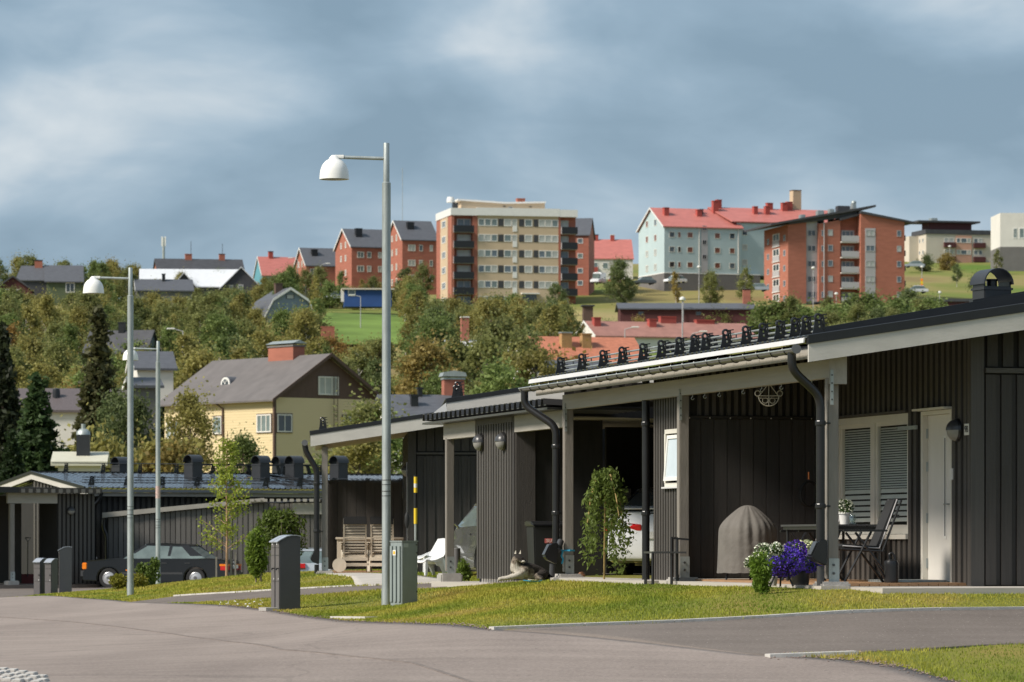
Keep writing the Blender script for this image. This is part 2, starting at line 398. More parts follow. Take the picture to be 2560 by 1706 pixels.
def asphalt(name, c, c2, sc):
    m = bpy.data.materials.new(name); m.use_nodes = True
    nt = m.node_tree; N, L = nt.nodes, nt.links; b = N['Principled BSDF']; b.inputs['Roughness'].default_value = 0.88; b.inputs['Specular IOR Level'].default_value = 0.25
    t = N.new('ShaderNodeTexCoord')
    def noise(s, st, d=6):
        mp = N.new('ShaderNodeMapping'); mp.inputs['Scale'].default_value = st; mp.inputs['Rotation'].default_value = (0, 0, R(sc)); L.new(t.outputs['Object'], mp.inputs[0])
        n = N.new('ShaderNodeTexNoise'); n.inputs['Scale'].default_value = s; n.inputs['Detail'].default_value = d; L.new(mp.outputs[0], n.inputs['Vector']); return n.outputs[0]
    a = noise(0.5, (1, 0.25, 1)); g = noise(30, (1, 0.5, 1), 3); w = noise(2.2, (0.16, 1.1, 1))
    def mth(op, p, q):
        n = N.new('ShaderNodeMath'); n.operation = op
        for i, x in enumerate((p, q)):
            if isinstance(x, float): n.inputs[i].default_value = x
            else: L.new(x, n.inputs[i])
        return n.outputs[0]
    f = mth('ADD', mth('ADD', mth('MULTIPLY', a, 0.4), mth('MULTIPLY', g, 0.36)), mth('MULTIPLY', w, 0.24))
    r = N.new('ShaderNodeValToRGB'); r.color_ramp.elements[0].position = 0.36; r.color_ramp.elements[1].position = 0.62
    r.color_ramp.elements[0].color = (*c, 1); r.color_ramp.elements[1].color = (*c2, 1); L.new(f, r.inputs[0])
    # scattered dark specks and light stones
    vo = N.new('ShaderNodeTexVoronoi'); vo.inputs['Scale'].default_value = 3.2; L.new(t.outputs['Object'], vo.inputs['Vector'])
    lt = mth('LESS_THAN', vo.outputs['Distance'], 0.055)
    mx = N.new('ShaderNodeMix'); mx.data_type = 'RGBA'; L.new(lt, mx.inputs[0]); L.new(r.outputs[0], mx.inputs[6]); mx.inputs[7].default_value = (0.09, 0.075, 0.065, 1)
    L.new(mx.outputs[2], b.inputs['Base Color'])
    vc = N.new('ShaderNodeTexVoronoi'); vc.feature = 'DISTANCE_TO_EDGE'; vc.inputs['Scale'].default_value = 0.11
    mpv = N.new('ShaderNodeMapping'); mpv.inputs['Scale'].default_value = (1, 0.5, 1); nz = N.new('ShaderNodeTexNoise'); nz.inputs['Scale'].default_value = 0.6; nz.inputs['Detail'].default_value = 6
    L.new(t.outputs['Object'], nz.inputs['Vector']); vm = N.new('ShaderNodeVectorMath'); vm.operation = 'MULTIPLY_ADD'; vm.inputs[1].default_value = (1.6, 1.6, 0); L.new(nz.outputs['Color'], vm.inputs[0]); L.new(t.outputs['Object'], vm.inputs[2])
    L.new(vm.outputs[0], mpv.inputs[0]); L.new(mpv.outputs[0], vc.inputs['Vector'])
    ck = mth('LESS_THAN', vc.outputs['Distance'], 0.0022)
    m3 = N.new('ShaderNodeMix'); m3.data_type = 'RGBA'; L.new(mth('MULTIPLY', ck, 0.16), m3.inputs[0]); L.new(mx.outputs[2], m3.inputs[6]); m3.inputs[7].default_value = (0.05, 0.042, 0.036, 1)
    v2 = N.new('ShaderNodeTexVoronoi'); v2.inputs['Scale'].default_value = 9.0; L.new(t.outputs['Object'], v2.inputs['Vector'])
    m4 = N.new('ShaderNodeMix'); m4.data_type = 'RGBA'; L.new(mth('LESS_THAN', v2.outputs['Distance'], 0.09), m4.inputs[0]); L.new(m3.outputs[2], m4.inputs[6]); m4.inputs[7].default_value = (0.38, 0.33, 0.29, 1)
    L.new(m4.outputs[2], b.inputs['Base Color'])
    bp = N.new('ShaderNodeBump'); bp.inputs['Strength'].default_value = 0.55; bp.inputs['Distance'].default_value = 0.012
    L.new(noise(110, (1, 1, 1), 3), bp.inputs['Height']); L.new(bp.outputs[0], b.inputs['Normal'])
    return m
m_road = asphalt('sun bleached asphalt', (0.19, 0.155, 0.136), (0.315, 0.262, 0.23), 20)
m_drive = asphalt('newer dark asphalt', (0.115, 0.095, 0.082), (0.185, 0.155, 0.135), 76)
m_paving = mat('pale paving slabs', (0.42, 0.385, 0.34), 0.85, 0.12, 2.5, bump=0.2)
def sheet(name, pts, m, lift, nxs=14, step=0.4):
    sl = poly_slices(pts, step); ys = np.array([a[0] for a in sl]); t = np.linspace(0, 1, nxs + 1)
    Xs = np.array([a[1] + (a[2] - a[1]) * t for a in sl]); Ys = np.repeat(ys[:, None], nxs + 1, 1)
    Zs = height(Xs.ravel(), Ys.ravel()) + lift
    i = np.arange(Xs.size).reshape(Xs.shape)
    Fs = np.stack([i[:-1, :-1], i[:-1, 1:], i[1:, 1:], i[1:, :-1]], -1).reshape(-1, 4)
    Vs = np.stack([Xs.ravel(), Ys.ravel(), Zs], 1)
    rim = np.concatenate([i[0, :], i[1:, -1], i[-1, -2::-1], i[-2:0:-1, 0]]); k0 = len(Vs)     # skirt down into the soil
    Vs = np.concatenate([Vs, Vs[rim] - [0, 0, 0.12]]); j = np.arange(len(rim)); j2 = (j + 1) % len(rim)
    Fs = np.concatenate([Fs, np.stack([rim[j2], rim[j], k0 + j, k0 + j2], 1)])
    o = link(bpy.data.objects.new(name, np_mesh(name, Vs, Fs, m)))
    return tag(o, kind='structure')
sheet('road', road, m_road, 0.0, 30)
sheet('driveway', drive_front, m_drive, 0.004, 20)
sheet('driveway', drive_mid, m_drive, 0.004, 20)
sheet('driveway', drive_far, m_drive, 0.004, 16)
sheet('footpath', path_c, m_paving, 0.008, 10)

m_kerb = mat('pale kerb stone', (0.50, 0.475, 0.44), 0.8, 0.15, 6, bump=0.2)
def kerb(pts, w=0.12, h=0.05):
    b = MB(); P = []
    for (ax, ay), (bx, by) in zip(pts, pts[1:]):
        n = max(1, int(math.hypot(bx - ax, by - ay) / 1.0))
        for i in range(n): P.append((ax + (bx - ax) * i / n, ay + (by - ay) * i / n))
    P.append(pts[-1])
    for p, q in zip(P, P[1:]):
        d = Vector((q[0] - p[0], q[1] - p[1], 0)); g = d.normalized() * 0.004
        b.bar(Vector((p[0], p[1], hgt(*p) + h - 0.06)) + g, Vector((q[0], q[1], hgt(*q) + h - 0.06)) - g, w, 0.12)
    return tag(b.obj('kerb', m_kerb), kind='structure')
kerb([px_d(1228, 55.05), px_d(1900, 56.6), px_d(2560, 58.1), px_d(3200, 60.6)], 0.14, 0.03)
kerb([px_d(1918, 49.75), px_d(2140, 50.05)], 0.16, 0.03)
kerb([px_d(440, 102.7), px_d(600, 99.2), px_d(754, 96.8), px_d(888, 94.9), px_d(1120, 94.3)], 0.12, 0.025)
kerb([px_d(842, 74), px_d(930, 71)], 0.2, 0.02)

m_slope = mat('lush slope grass', (0.13, 0.195, 0.045), 0.9, 0.35, 0.09, (1, 0.6, 1), 0.5, 1.5, spec=0.1)
sheet('grass_slope', [px_d(800, 700), px_d(1035, 700), px_d(1040, 790), px_d(1010, 838), px_d(820, 838), px_d(795, 780)], m_slope, 0.5, 10, 4.0)
m_dry = mat('dry hillside grass', (0.30, 0.235, 0.11), 0.95, 0.25, 0.07, (1, 0.5, 1), 0.5, 1.0, spec=0.1, col2=(0.20, 0.205, 0.07))
sheet('grass_slope', [px_d(1435, 800), px_d(1900, 800), px_d(1905, 905), px_d(1435, 890)], m_dry, 0.5, 16, 4.0)

jb = MB(); jp = [(-40, 1540), (150, 1553), (299, 1568), (430, 1585), (544, 1600), (707, 1625), (870, 1647), (1034, 1668), (1250, 1700)]
jw = []
for px, py in jp:
    d_ = FOC * 1.15 / (py - HY)
    for _ in range(6): d_ = -FOC * hgt((px - CX) * d_ / FOC, d_) / (py - HY)
    jw.append(Vector(((px - CX) * d_ / FOC, d_, 0)))
for p_, q_ in zip(jw, jw[1:]):
    n_ = 8
    for i in range(n_):
        a_, b_ = p_.lerp(q_, i / n_), p_.lerp(q_, (i + 1) / n_)
        a_.z = hgt(a_.x, a_.y) + 0.0; b_.z = hgt(b_.x, b_.y) + 0.0; jb.bar(a_, b_, 0.05, 0.012)
tag(jb.obj('asphalt_joint', mat('dark asphalt joint', (0.165, 0.135, 0.118), 0.9, 0.3, 5)), kind='structure')
# ------------------------------------------------------------------ near houses: shared builders
def clear_glass(name, tint, refl, rough=0.02):
    m = bpy.data.materials.new(name); m.use_nodes = True
    N, L = m.node_tree.nodes, m.node_tree.links; N.remove(N['Principled BSDF'])
    tr = N.new('ShaderNodeBsdfTransparent'); tr.inputs[0].default_value = (*tint, 1)
    gl = N.new('ShaderNodeBsdfGlossy'); gl.inputs['Roughness'].default_value = rough
    lw = N.new('ShaderNodeLayerWeight'); lw.inputs[0].default_value = 0.5; fr = N.new('ShaderNodeMath'); fr.operation = 'POWER'; fr.inputs[1].default_value = 4.5; L.new(lw.outputs['Facing'], fr.inputs[0])
    ad = N.new('ShaderNodeMath'); ad.operation = 'ADD'; ad.inputs[1].default_value = refl; ad.use_clamp = True; L.new(fr.outputs[0], ad.inputs[0])
    mx = N.new('ShaderNodeMixShader'); L.new(ad.outputs[0], mx.inputs[0]); L.new(tr.outputs[0], mx.inputs[1]); L.new(gl.outputs[0], mx.inputs[2])
    L.new(mx.outputs[0], N['Material Output'].inputs[0]); return m
m_pane = clear_glass('clear window pane', (0.95, 0.97, 0.94), 0.02)
m_carglass = clear_glass('car glass', (0.42, 0.5, 0.47), 0.13)
m_room = mat('room wall painted dim', (0.05, 0.05, 0.045), 0.9, 0.3, 1.5)  # darkness of the unlit room is put into this wall colour
m_blind = mat('grey green blind slat', (0.80, 0.80, 0.76), 0.5, 0.06, 2)
m_lampgl = mat('frosted lamp glass', (0.24, 0.235, 0.22), 0.35, 0.08, 3)
m_soffit = mat('pale soffit board', (0.40, 0.36, 0.30), 0.6, 0.12, 3, (0.4, 4, 1))
m_deck = mat('oiled timber deck', (0.30, 0.17, 0.085), 0.6, 0.25, 5, (0.6, 6, 1), 0.15)

def text_mesh(s, size, m, parent, loc, rot, name='lettering', depth=0.002):
    c = bpy.data.curves.new('t', 'FONT'); c.body = s; c.size = size; c.extrude = depth; c.align_x = 'CENTER'; c.align_y = 'CENTER'
    t = bpy.data.objects.new('t', c); COL.objects.link(t)
    bpy.context.view_layer.update()
    me = bpy.data.meshes.new_from_object(t.evaluated_get(bpy.context.evaluated_depsgraph_get()))
    bpy.data.objects.remove(t); me.name = name; me.materials.clear(); me.materials.append(m)
    o = bpy.data.objects.new(name, me); o.location = loc; o.rotation_euler = rot
    return link(o, parent)

def corrugated(E, name, m, x0, x1, y0, y1, z0, z1, pitch=0.2, amp=0.028, along='y', th=0.012):
    """metal sheet from (x0,z0) to (x1,z1), ribs running along x"""
    b = MB(); prof = [(0, 0), (0.42, 0), (0.52, 1), (0.9, 1)]; top = []
    y = y0
    while y < y1:
        for t, a in prof:
            yy = y + t * pitch
            if yy <= y1: top.append((yy, a * amp))
        y += pitch
    vs = []
    for yy, a in top: vs += [(x0, yy, z0 + a), (x1, yy, z1 + a), (x0, yy, z0 + a - th), (x1, yy, z1 + a - th)]
    fs = []
    for i in range(len(top) - 1):
        a = i * 4; c = a + 4
        fs += [(a, a + 1, c + 1, c), (a + 2, c + 2, c + 3, a + 3), (a, c, c + 2, a + 2), (a + 1, a + 3, c + 3, c + 1)]
    b.add(vs, fs); return b.obj(name, m, E)

def sloped_board(E, name, m, x0, x1, y0, y1, zb0, zt0, zb1, zt1):
    return MB().prism([(x0, y0, zb0), (x1, y0, zb1), (x1, y0, zt1), (x0, y0, zt0)], (0, y1 - y0, 0)).obj(name, m, E)

GB = {}
def guard_bracket(E, x, y, z, slope, h=0.22):
    key = ('b', h)
    if key not in GB:
        b = MB(); t = 0.012; w = 0.15
        w = 0.165
        b.prism([(-0.01, 0, 0), (w, 0, 0), (w * 0.9, 0, h * 0.3), (0.02, 0, h * 0.3)], (0, t, 0))
        b.prism([(0.02, 0, h * 0.3), (0.085, 0, h * 0.3), (0.092, 0, h * 0.78), (0.05, 0, h * 0.8)], (0, t, 0))
        b.prism([(0.11, 0, h * 0.3), (w * 0.9, 0, h * 0.3), (w * 0.84, 0, h * 0.8), (0.106, 0, h * 0.78)], (0, t, 0))
        b.prism([(0.08, 0, h * 0.42), (0.115, 0, h * 0.42), (0.115, 0, h * 0.54), (0.08, 0, h * 0.54)], (0, t, 0))
        b.prism([(0.085, 0, h * 0.66), (0.112, 0, h * 0.66), (0.112, 0, h * 0.78), (0.088, 0, h * 0.78)], (0, t, 0))
        ring = [(0.095 + 0.036 * math.cos(a), t / 2, h * 0.88 + 0.036 * math.sin(a)) for a in [i * math.pi / 5 for i in range(11)]]
        b.tube(ring, 0.017, 6)
        b.bar((w * 0.95, 0, 0.0), (w * 0.95, 0, h * 0.98), 0.02, 0.02)
        for q in (0.25, 0.5, 0.78, 0.98): b.bar((w * 0.82, 0.0, h * q), (w * 1.25, 0.0, h * q), 0.025, 0.014)
        me = b.mesh('snow_guard_bracket'); me.materials.append(m_black); GB[key] = me
    o = bpy.data.objects.new('snow_guard_bracket', GB[key]); o.location = (x, y, z); o.rotation_euler = (0, -math.atan(slope), 0)
    return link(o, E)
def guard_rails(E, x, z, y0, y1, h=0.22):
    for q in (0.25, 0.52, 0.82):
        MB().tube([(x + 0.145, y0, z + h * q), (x + 0.145, y1, z + h * q)], 0.013, 6).obj('snow_guard_rail', m_galv, E, True)
    o = MB()
    y = y0 + 0.5
    while y < y1: o.bar((x + 0.145, y, z + h * 0.52), (x + 0.145, y, z + h * 0.82), 0.014, 0.014); y += 1.0
    o.obj('snow_guard_tie', m_galvdark, E)
m_galvdark = mat('dark steel rail', (0.10, 0.10, 0.10), 0.35, 0.1, 3, metal=0.6)

def downpipe(E, path, r=0.05, m=m_black, straps=()):
    o = MB().tube(path, r, 12).obj('downpipe', m, E, True)
    for p in straps:
        s = MB(); s.lathe([(r + 0.008, -0.03), (r + 0.012, -0.02), (r + 0.012, 0.02), (r + 0.008, 0.03)], 12, p); s.bar((p[0], p[1], p[2]), (p[0] + 0.13, p[1] + 0.02, p[2]), 0.02, 0.02)
        s.obj('pipe_bracket', m, o)
    return o
def smooth_path(pts, n=6):
    P = [Vector(p) for p in pts]; out = [P[0]]
    for i in range(1, len(P) - 1):
        a = P[i] + (P[i - 1] - P[i]) * min(0.45, 0.14 / max((P[i - 1] - P[i]).length, 1e-3)); c = P[i] + (P[i + 1] - P[i]) * min(0.45, 0.14 / max((P[i + 1] - P[i]).length, 1e-3))
        for k in range(n + 1):
            t = k / n; out.append(a * (1 - t) ** 2 + P[i] * 2 * t * (1 - t) + c * t * t)
    return out + [P[-1]]
def leaf_trap(E, x, y, z):
    b = MB().prism([(x - 0.05, y - 0.09, z + 0.34), (x - 0.14, y - 0.09, z + 0.16), (x - 0.10, y - 0.09, z + 0.10), (x + 0.05, y - 0.09, z + 0.04), (x + 0.06, y - 0.09, z + 0.36)], (0, 0.18, 0))
    o = b.obj('leaf_trap', m_black, E, bevel=0.012)
    MB().prism([(x - 0.066, y - 0.07, z + 0.325), (x - 0.142, y - 0.07, z + 0.175), (x - 0.148, y - 0.07, z + 0.18), (x - 0.07, y - 0.07, z + 0.335)], (0, 0.14, 0)).obj('trap_lip', m_galvdark, o)
    return o
def post(E, x, y, z0, z1, w=0.135, shoe=True):
    p = MB().box(x - w / 2, x + w / 2, y - w / 2, y + w / 2, z0, z1).obj('post', m_post, E, bevel=0.008)
    if shoe:
        MB().box(x - w / 2 - 0.12, x + w / 2 + 0.12, y - 0.18, y + 0.18, -0.12, z0 - 0.03).obj('footing', m_conc, E, bevel=0.025)
        s = MB().box(x - w / 2 + 0.008, x + w / 2 + 0.006, y - w / 2 - 0.008, y - w / 2 - 0.002, z0 - 0.035, z0 + 0.25).obj('post_shoe', m_galv, E)
        for q in (0.07, 0.17): MB().lathe([(0.016, 0), (0.016, -0.014)], 8, (x, y - w / 2 - 0.008, z0 + q), 'y').obj('bolt', m_galvdark, s)
    return p
def strap(E, x, y, z0, z1):
    s = MB().box(x - 0.02, x + 0.02, y - 0.006, y, z0, z1).obj('tie_plate', m_galv, E)
    for q in (0.15, 0.38, 0.62, 0.85): MB().lathe([(0.011, 0), (0.011, -0.006)], 8, (x, y - 0.006, z0 + (z1 - z0) * q), 'y').obj('bolt', m_galvdark, s)

def battens(E, horiz, c, a0, a1, z0, z1, pitch, w, t, m=None, skip=(), name='batten'):
    """vertical battens proud of a wall; horiz 'y': wall in plane x=c, facing -x; 'x': wall in plane y=c, facing -y"""
    m = m or m_batten; a = a0 + pitch / 2
    while a < a1:
        segs = [(z0, z1)]
        for (b0, b1, s0, s1) in skip:
            if b0 - w / 2 < a < b1 + w / 2:
                segs = [q for (u0, u1) in segs for q in ((u0, min(u1, s0)), (max(u0, s1), u1)) if q[1] - q[0] > 0.04]
        for (u0, u1) in segs:
            zt = u1 if not callable(u1) else u1(a)
            if horiz == 'y': piece(name, m, E, c - t, c, a - w / 2, a + w / 2, u0, zt)
            else: piece(name, m, E, a - w / 2, a + w / 2, c - t, c, u0, zt)
        a += pitch

def wall_lamp(E, x, y, z, face, r=0.14):
    """round bulkhead lamp with a hooded upper half; face '-x' or '-y'"""
    rot = {'-x': R(-90), '-y': 0.0}[face]
    o = MB().lathe([(r, 0), (r, -0.02), (r * 0.9, -0.045), (r * 0.5, -0.05)], 20, axis='y').obj('wall_lamp', m_black, E, True, loc=(x, y, z), rz=rot)
    def half(s0, s1, name, m, k):
        b = MB(); n = 10; j = 5; vs = []; fs = []
        for i in range(n + 1):
            a = s0 + (s1 - s0) * i / n
            for q in range(j + 1):
                ph = q / j * math.pi / 2
                rr = r * 0.93 * math.cos(ph); vs.append((rr * math.cos(a), -0.03 - 0.12 * k * math.sin(ph), rr * math.sin(a)))
        for i in range(n):
            for q in range(j): fs.append((i * (j + 1) + q, (i + 1) * (j + 1) + q, (i + 1) * (j + 1) + q + 1, i * (j + 1) + q + 1))
        b.add(vs, fs); b.obj(name, m, o, True)
    half(0, math.pi, 'lamp_hood', m_hood, 1.0); half(-math.pi, 0, 'lamp_glass', m_lampgl, 0.92)
    return o
m_hood = mat('charcoal lamp hood', (0.045, 0.045, 0.047), 0.35, 0.15, 4)

def roof_vent(E, x, y, z, w=0.46, d=0.5, h=0.42, m=None, rz=0.0):
    """sheet metal chimney with a barrel-shaped hood whose ends are open"""
    m = m or m_vent
    o = MB().box(-w / 2, w / 2, -d / 2, d / 2, -0.3, h).obj('roof_vent', m, E, bevel=0.01, loc=(x, y, z), rz=rz)
    MB().box(-w / 2 - .015, w / 2 + .015, -d / 2 - .015, d / 2 + .015, h - 0.05, h - 0.02).obj('vent_collar', m, o)
    n = 12; r = w / 2 + 0.02; pts = []
    for i in range(n + 1):
        a = math.pi * i / n; pts.append((r * math.cos(a), r * 0.95 * math.sin(a)))
    b = MB(); vs = []; fs = []
    for k, rr in ((0, 1.0), (1, 0.93)):
        for px_, pz in pts: vs += [(px_ * rr, -d / 2 - 0.03, h + 0.03 + pz * rr), (px_ * rr, d / 2 + 0.03, h + 0.03 + pz * rr)]
    q = 2 * (n + 1)
    for i in range(n):
        a = i * 2
        fs += [(a, a + 1, a + 3, a + 2), (q + a, q + a + 2, q + a + 3, q + a + 1), (a, a + 2, q + a + 2, q + a), (a + 1, q + a + 1, q + a + 3, a + 3)]
    b.add(vs, fs).obj('vent_hood', m, o, True)
    MB().lathe([(w * 0.17, 0), (w * 0.17, 0.09), (w * 0.2, 0.1), (w * 0.2, 0.12)], 12, (0, 0, h - 0.01)).obj('flue', m_black, o, True)
    for sx in (-1, 1): MB().box(sx * w * 0.47 - 0.012, sx * w * 0.47 + 0.012, -d / 2 + 0.02, d / 2 - 0.02, h - 0.02, h + 0.07).obj('hood_bracket', m_black, o)
    return o
m_vent = mat('charcoal sheet metal', (0.030, 0.031, 0.034), 0.38, 0.15, 3, metal=0.1)

# ------------------------------------------------------------------ front row house
A = thing('row_house', 'dark timber row house at the right with white door and long porch', 'house', AO, AA)
Y2, Y1, XW = 6.25, 12.23, 1.91
ZE, PIT = 3.0, 0.152                        # eave height, roof pitch
def rz_at(x): return ZE + PIT * (x + 0.45)
corrugated(A, 'roof', m_roof, -0.45, 8.0, -0.42, 12.75, ZE, rz_at(8.0), 0.2, 0.026)
piece('soffit', m_soffit, A, -0.35, 0.2, -0.36, 12.7, 2.865, 2.885)
MB().prism([(0.2, -0.36, 2.99), (7.9, -0.36, rz_at(7.9) - 0.12), (7.9, -0.36, rz_at(7.9) - 0.09), (0.2, -0.36, 3.02)], (0, 13.0, 0)).obj('roof_deck', m_backing, A)
sloped_board(A, 'bargeboard', m_verge, -0.43, 8.0, -0.42, -0.385, ZE - 0.30, ZE - 0.075, rz_at(8.0) - 0.30, rz_at(8.0) - 0.075)
sloped_board(A, 'verge_trim', m_black, -0.44, 8.0, -0.435, -0.34, ZE - 0.085, ZE + 0.02, rz_at(8.0) - 0.085, rz_at(8.0) + 0.02)
# eave: white flashing, gutter with hooks, fascia, beam
MB().prism([(-0.455, -0.36, ZE - 0.005), (-0.475, -0.36, ZE - 0.015), (-0.482, -0.36, ZE - 0.068), (-0.466, -0.36, ZE - 0.068)], (0, 13.1, 0)).obj('eave_flashing', m_flash, A)
def gutter(E, x, y0, y1, z, r=0.065):
    n = 8; vs = []; fs = []
    for k, rr in ((0, r), (1, r - 0.008)):
        for i in range(n + 1):
            a = math.pi + math.pi * i / n
            vs += [(x + rr * math.cos(a), y0, z + rr * math.sin(a)), (x + rr * math.cos(a), y1, z + rr * math.sin(a))]
    q = 2 * (n + 1)
    for i in range(n):
        a = 2 * i; fs += [(a, a + 2, a + 3, a + 1), (q + a, q + a + 1, q + a + 3, q + a + 2), (a, q + a, q + a + 2, a + 2), (a + 1, a + 3, q + a + 3, q + a + 1)]
    b = MB().add(vs, fs); b.lathe([(r, -0.004), (r, 0.004)], 14, (x, y0, z), 'y')
    o = b.obj('gutter', m_gutter, E, True)
    MB().tube([(x - r, y0, z), (x - r, y1, z)], 0.011, 6).obj('gutter_lip', m_galv, o, True)
    return o
gutter(A, -0.545, -0.30, 12.85, 2.86, 0.058)
hook = None
for i in range(25):
    y = 0.0 + i * 0.53
    if hook is None:
        pts = [(-0.545 + 0.064 * math.cos(a), 0, 2.86 + 0.064 * math.sin(a)) for a in [math.pi + j * math.pi / 8 for j in range(9)]] + [(-0.43, 0, 2.93)]
        hook = MB().tube(pts, 0.0055, 4).obj('gutter_hook', m_black, A)
    else:
        h2 = hook.copy(); COL.objects.link(h2); hook_y = y; h2.location = (0, y, 0)
piece('fascia', m_trim, A, -0.40, -0.372, -0.38, 12.6, 2.745, 2.86)
piece('beam', m_trim, A, -0.055, 0.055, -0.12, Y2 - 0.002, 2.53, 2.75)
piece('beam', m_trim, A, -0.055, 0.055, Y2 + 0.002, Y1 + 0.12, 2.53, 2.75)
piece('beam_end', m_trim, A, -0.08, 0.14, -0.16, -0.12, 2.45, 2.88)
for y in (0.0, Y2, Y1): post(A, 0, y, 0.1, 2.53)
for y in (-0.17, Y2 - 0.075, Y1 - 0.075): strap(A, -0.055, y, 2.2, 2.62)
downpipe(A, smooth_path([(-0.545, -0.12, 2.82), (-0.545, -0.12, 2.62), (-0.175, -0.1, 2.30), (-0.175, -0.1, 0.42)]), 0.054, straps=[(-0.175, -0.1, 1.98), (-0.175, -0.1, 0.98)])
leaf_trap(A, -0.175, -0.1, 0.22)
downpipe(A, [(-0.175, -0.1, 0.26), (-0.175, -0.1, -0.05)], 0.046, m_hood)
downpipe(A, smooth_path([(-0.545, 12.72, 2.82), (-0.545, 12.72, 2.6), (-0.14, 12.4, 2.28), (-0.14, 12.4, 0.42)]), 0.058, straps=[(-0.14, 12.4, 1.98), (-0.14, 12.4, 0.98)])
leaf_trap(A, -0.26, 12.15, 0.18)
downpipe(A, [(-0.2, 12.1, 0.42), (-0.12, 12.2, 0.56)], 0.05, m_hood)
downpipe(A, [(-0.26, 12.15, 0.22), (-0.28, 12.15, -0.08)], 0.046, m_hood)
# wall with window and door (plane x = XW)
WIN, DOOR = (2.56, 5.41, 0.65, 2.20), (0.98, 2.09, 0.0, 2.20)
def wall_with_holes(E, name, m, x0, x1, y0, y1, z0, z1, holes):
    b = MB(); ys = sorted({y0, y1, *[h[0] for h in holes], *[h[1] for h in holes]})
    for a, c in zip(ys, ys[1:]):
        hs = [h for h in holes if h[0] <= a and h[1] >= c]
        z = z0
        for h in sorted(hs, key=lambda q: q[2]):
            if h[2] > z: b.box(x0, x1, a, c, z, h[2])
            z = h[3]
        if z < z1: b.box(x0, x1, a, c, z, z1)
    return b.obj(name, m, E)
wall_with_holes(A, 'wall', m_backing, XW, XW + 0.16, 0.27, Y2 + 0.1, -0.1, 3.1, [WIN, DOOR])
battens(A, 'y', XW, 0.36, Y2, 0.02, 3.2, 0.2, 0.105, 0.028, skip=[WIN, DOOR])
piece('interior_wall', m_room, A, 2.9, 2.95, 0.3, 12.0, 0, 3)
piece('window_sill', m_frame, A, XW - 0.06, XW + 0.06, 2.52, 5.45, 0.585, 0.645)
piece('window_hood', m_batten, A, XW - 0.07, XW - 0.002, 2.5, 5.47, 2.205, 2.235)
w = MB()
y0, y1, z0, z1 = WIN
for (a, b_, c, d) in ((y0, y1, z0, z0 + 0.07), (y0, y1, z1 - 0.09, z1), (y0, y0 + 0.08, z0 + 0.07, z1 - 0.09), (y1 - 0.08, y1, z0 + 0.07, z1 - 0.09), (3.9, 4.06, z0 + 0.07, z1 - 0.09)):
    w.box(XW + 0.005, XW + 0.09, a, b_, c, d)
win = w.obj('window', m_frame, A)
for a, c in ((y0 + 0.08, 3.9), (4.06, y1 - 0.08)):
    sash = MB()
    for (p, q, u, v) in ((a, c, z0 + 0.07, z0 + 0.12), (a, c, z1 - 0.14, z1 - 0.09), (a, a + 0.05, z0 + 0.12, z1 - 0.14), (c - 0.05, c, z0 + 0.12, z1 - 0.14)): sash.box(XW + 0.03, XW + 0.075, p, q, u, v)
    sash.obj('sash', m_frame, win)
    MB().add([(XW + 0.05, a + 0.05, z0 + 0.12), (XW + 0.05, a + 0.05, z1 - 0.14), (XW + 0.05, c - 0.05, z1 - 0.14), (XW + 0.05, c - 0.05, z0 + 0.12)], [(0, 1, 2, 3)]).obj('pane', m_pane, win)
    bl = MB(); z = z1 - 0.16
    while z > z0 + 0.14:
        st = 0.032 if z > z0 + 0.62 else 0.075
        bl.add([(XW + 0.09, a, z), (XW + 0.09, c, z), (XW + 0.068, c, z - st * 0.7), (XW + 0.068, a, z - st * 0.7)], [(0, 1, 2, 3)]); z -= st
    bl.obj('blind', m_blind, win)['kind'] = 'stuff'
piece('window_stay', m_galv, A, XW - 0.05, XW - 0.03, 2.15, 2.85, 1.98, 2.03)
y0, y1, z0, z1 = DOOR
w = MB()
for (a, b_, c, d) in ((y0, y0 + 0.06, 0.02, z1), (y1 - 0.07, y1, 0.02, z1), (y0 + 0.06, y1 - 0.07, z1 - 0.05, z1)): w.box(XW - 0.01, XW + 0.12, a, b_, c, d)
dr = MB().box(XW + 0.06, XW + 0.10, y0 + 0.062, y1 - 0.072, 0.05, z1 - 0.052).obj('door', m_door, A, bevel=0.004)
w.obj('door_frame', m_frame, dr)
piece('door_groove', m_galvdark, dr, XW + 0.052, XW + 0.0595, 1.36, 1.40, 0.62, 1.85)
for (a, b_, c, d) in ((1.33, 1.36, 0.59, 1.88), (1.40, 1.43, 0.59, 1.88), (1.36, 1.40, 0.59, 0.62), (1.36, 1.40, 1.85, 1.88)): piece('groove_trim', m_white, dr, XW + 0.052, XW + 0.0597, a, b_, c, d)
for z in (0.28, 0.85, 1.5, 1.92): MB().tube([(XW + 0.05, y1 - 0.075, z - 0.06), (XW + 0.05, y1 - 0.075, z + 0.06)], 0.014, 8).obj('hinge', m_galv, dr, True)
MB().tube([(XW + 0.06, y0 + 0.16, 1.02), (XW + 0.0, y0 + 0.16, 1.02), (XW + 0.0, y0 + 0.29, 1.02)], 0.011, 6).obj('handle', m_galv, dr, True)
piece('door_hood', m_frame, A, XW - 0.12, XW + 0.02, y0 - 0.02, y1 + 0.03, z1 + 0.004, z1 + 0.03)
piece('doorbell', m_white, A, XW - 0.05, XW - 0.03, 0.86, 0.93, 1.32, 1.46)
wall_lamp(A, XW - 0.03, 0.70, 1.93, '-x', 0.145)
sg = piece('house_number_sign', m_white, A, XW - 0.036, XW - 0.03, 0.30, 0.46, 1.86, 2.0)
sg.location.x = XW - 0.034
text_mesh('9B', 0.12, m_black, A, (XW - 0.040, 0.38, 1.93), (R(90), 0, R(-90)), 'house_number')
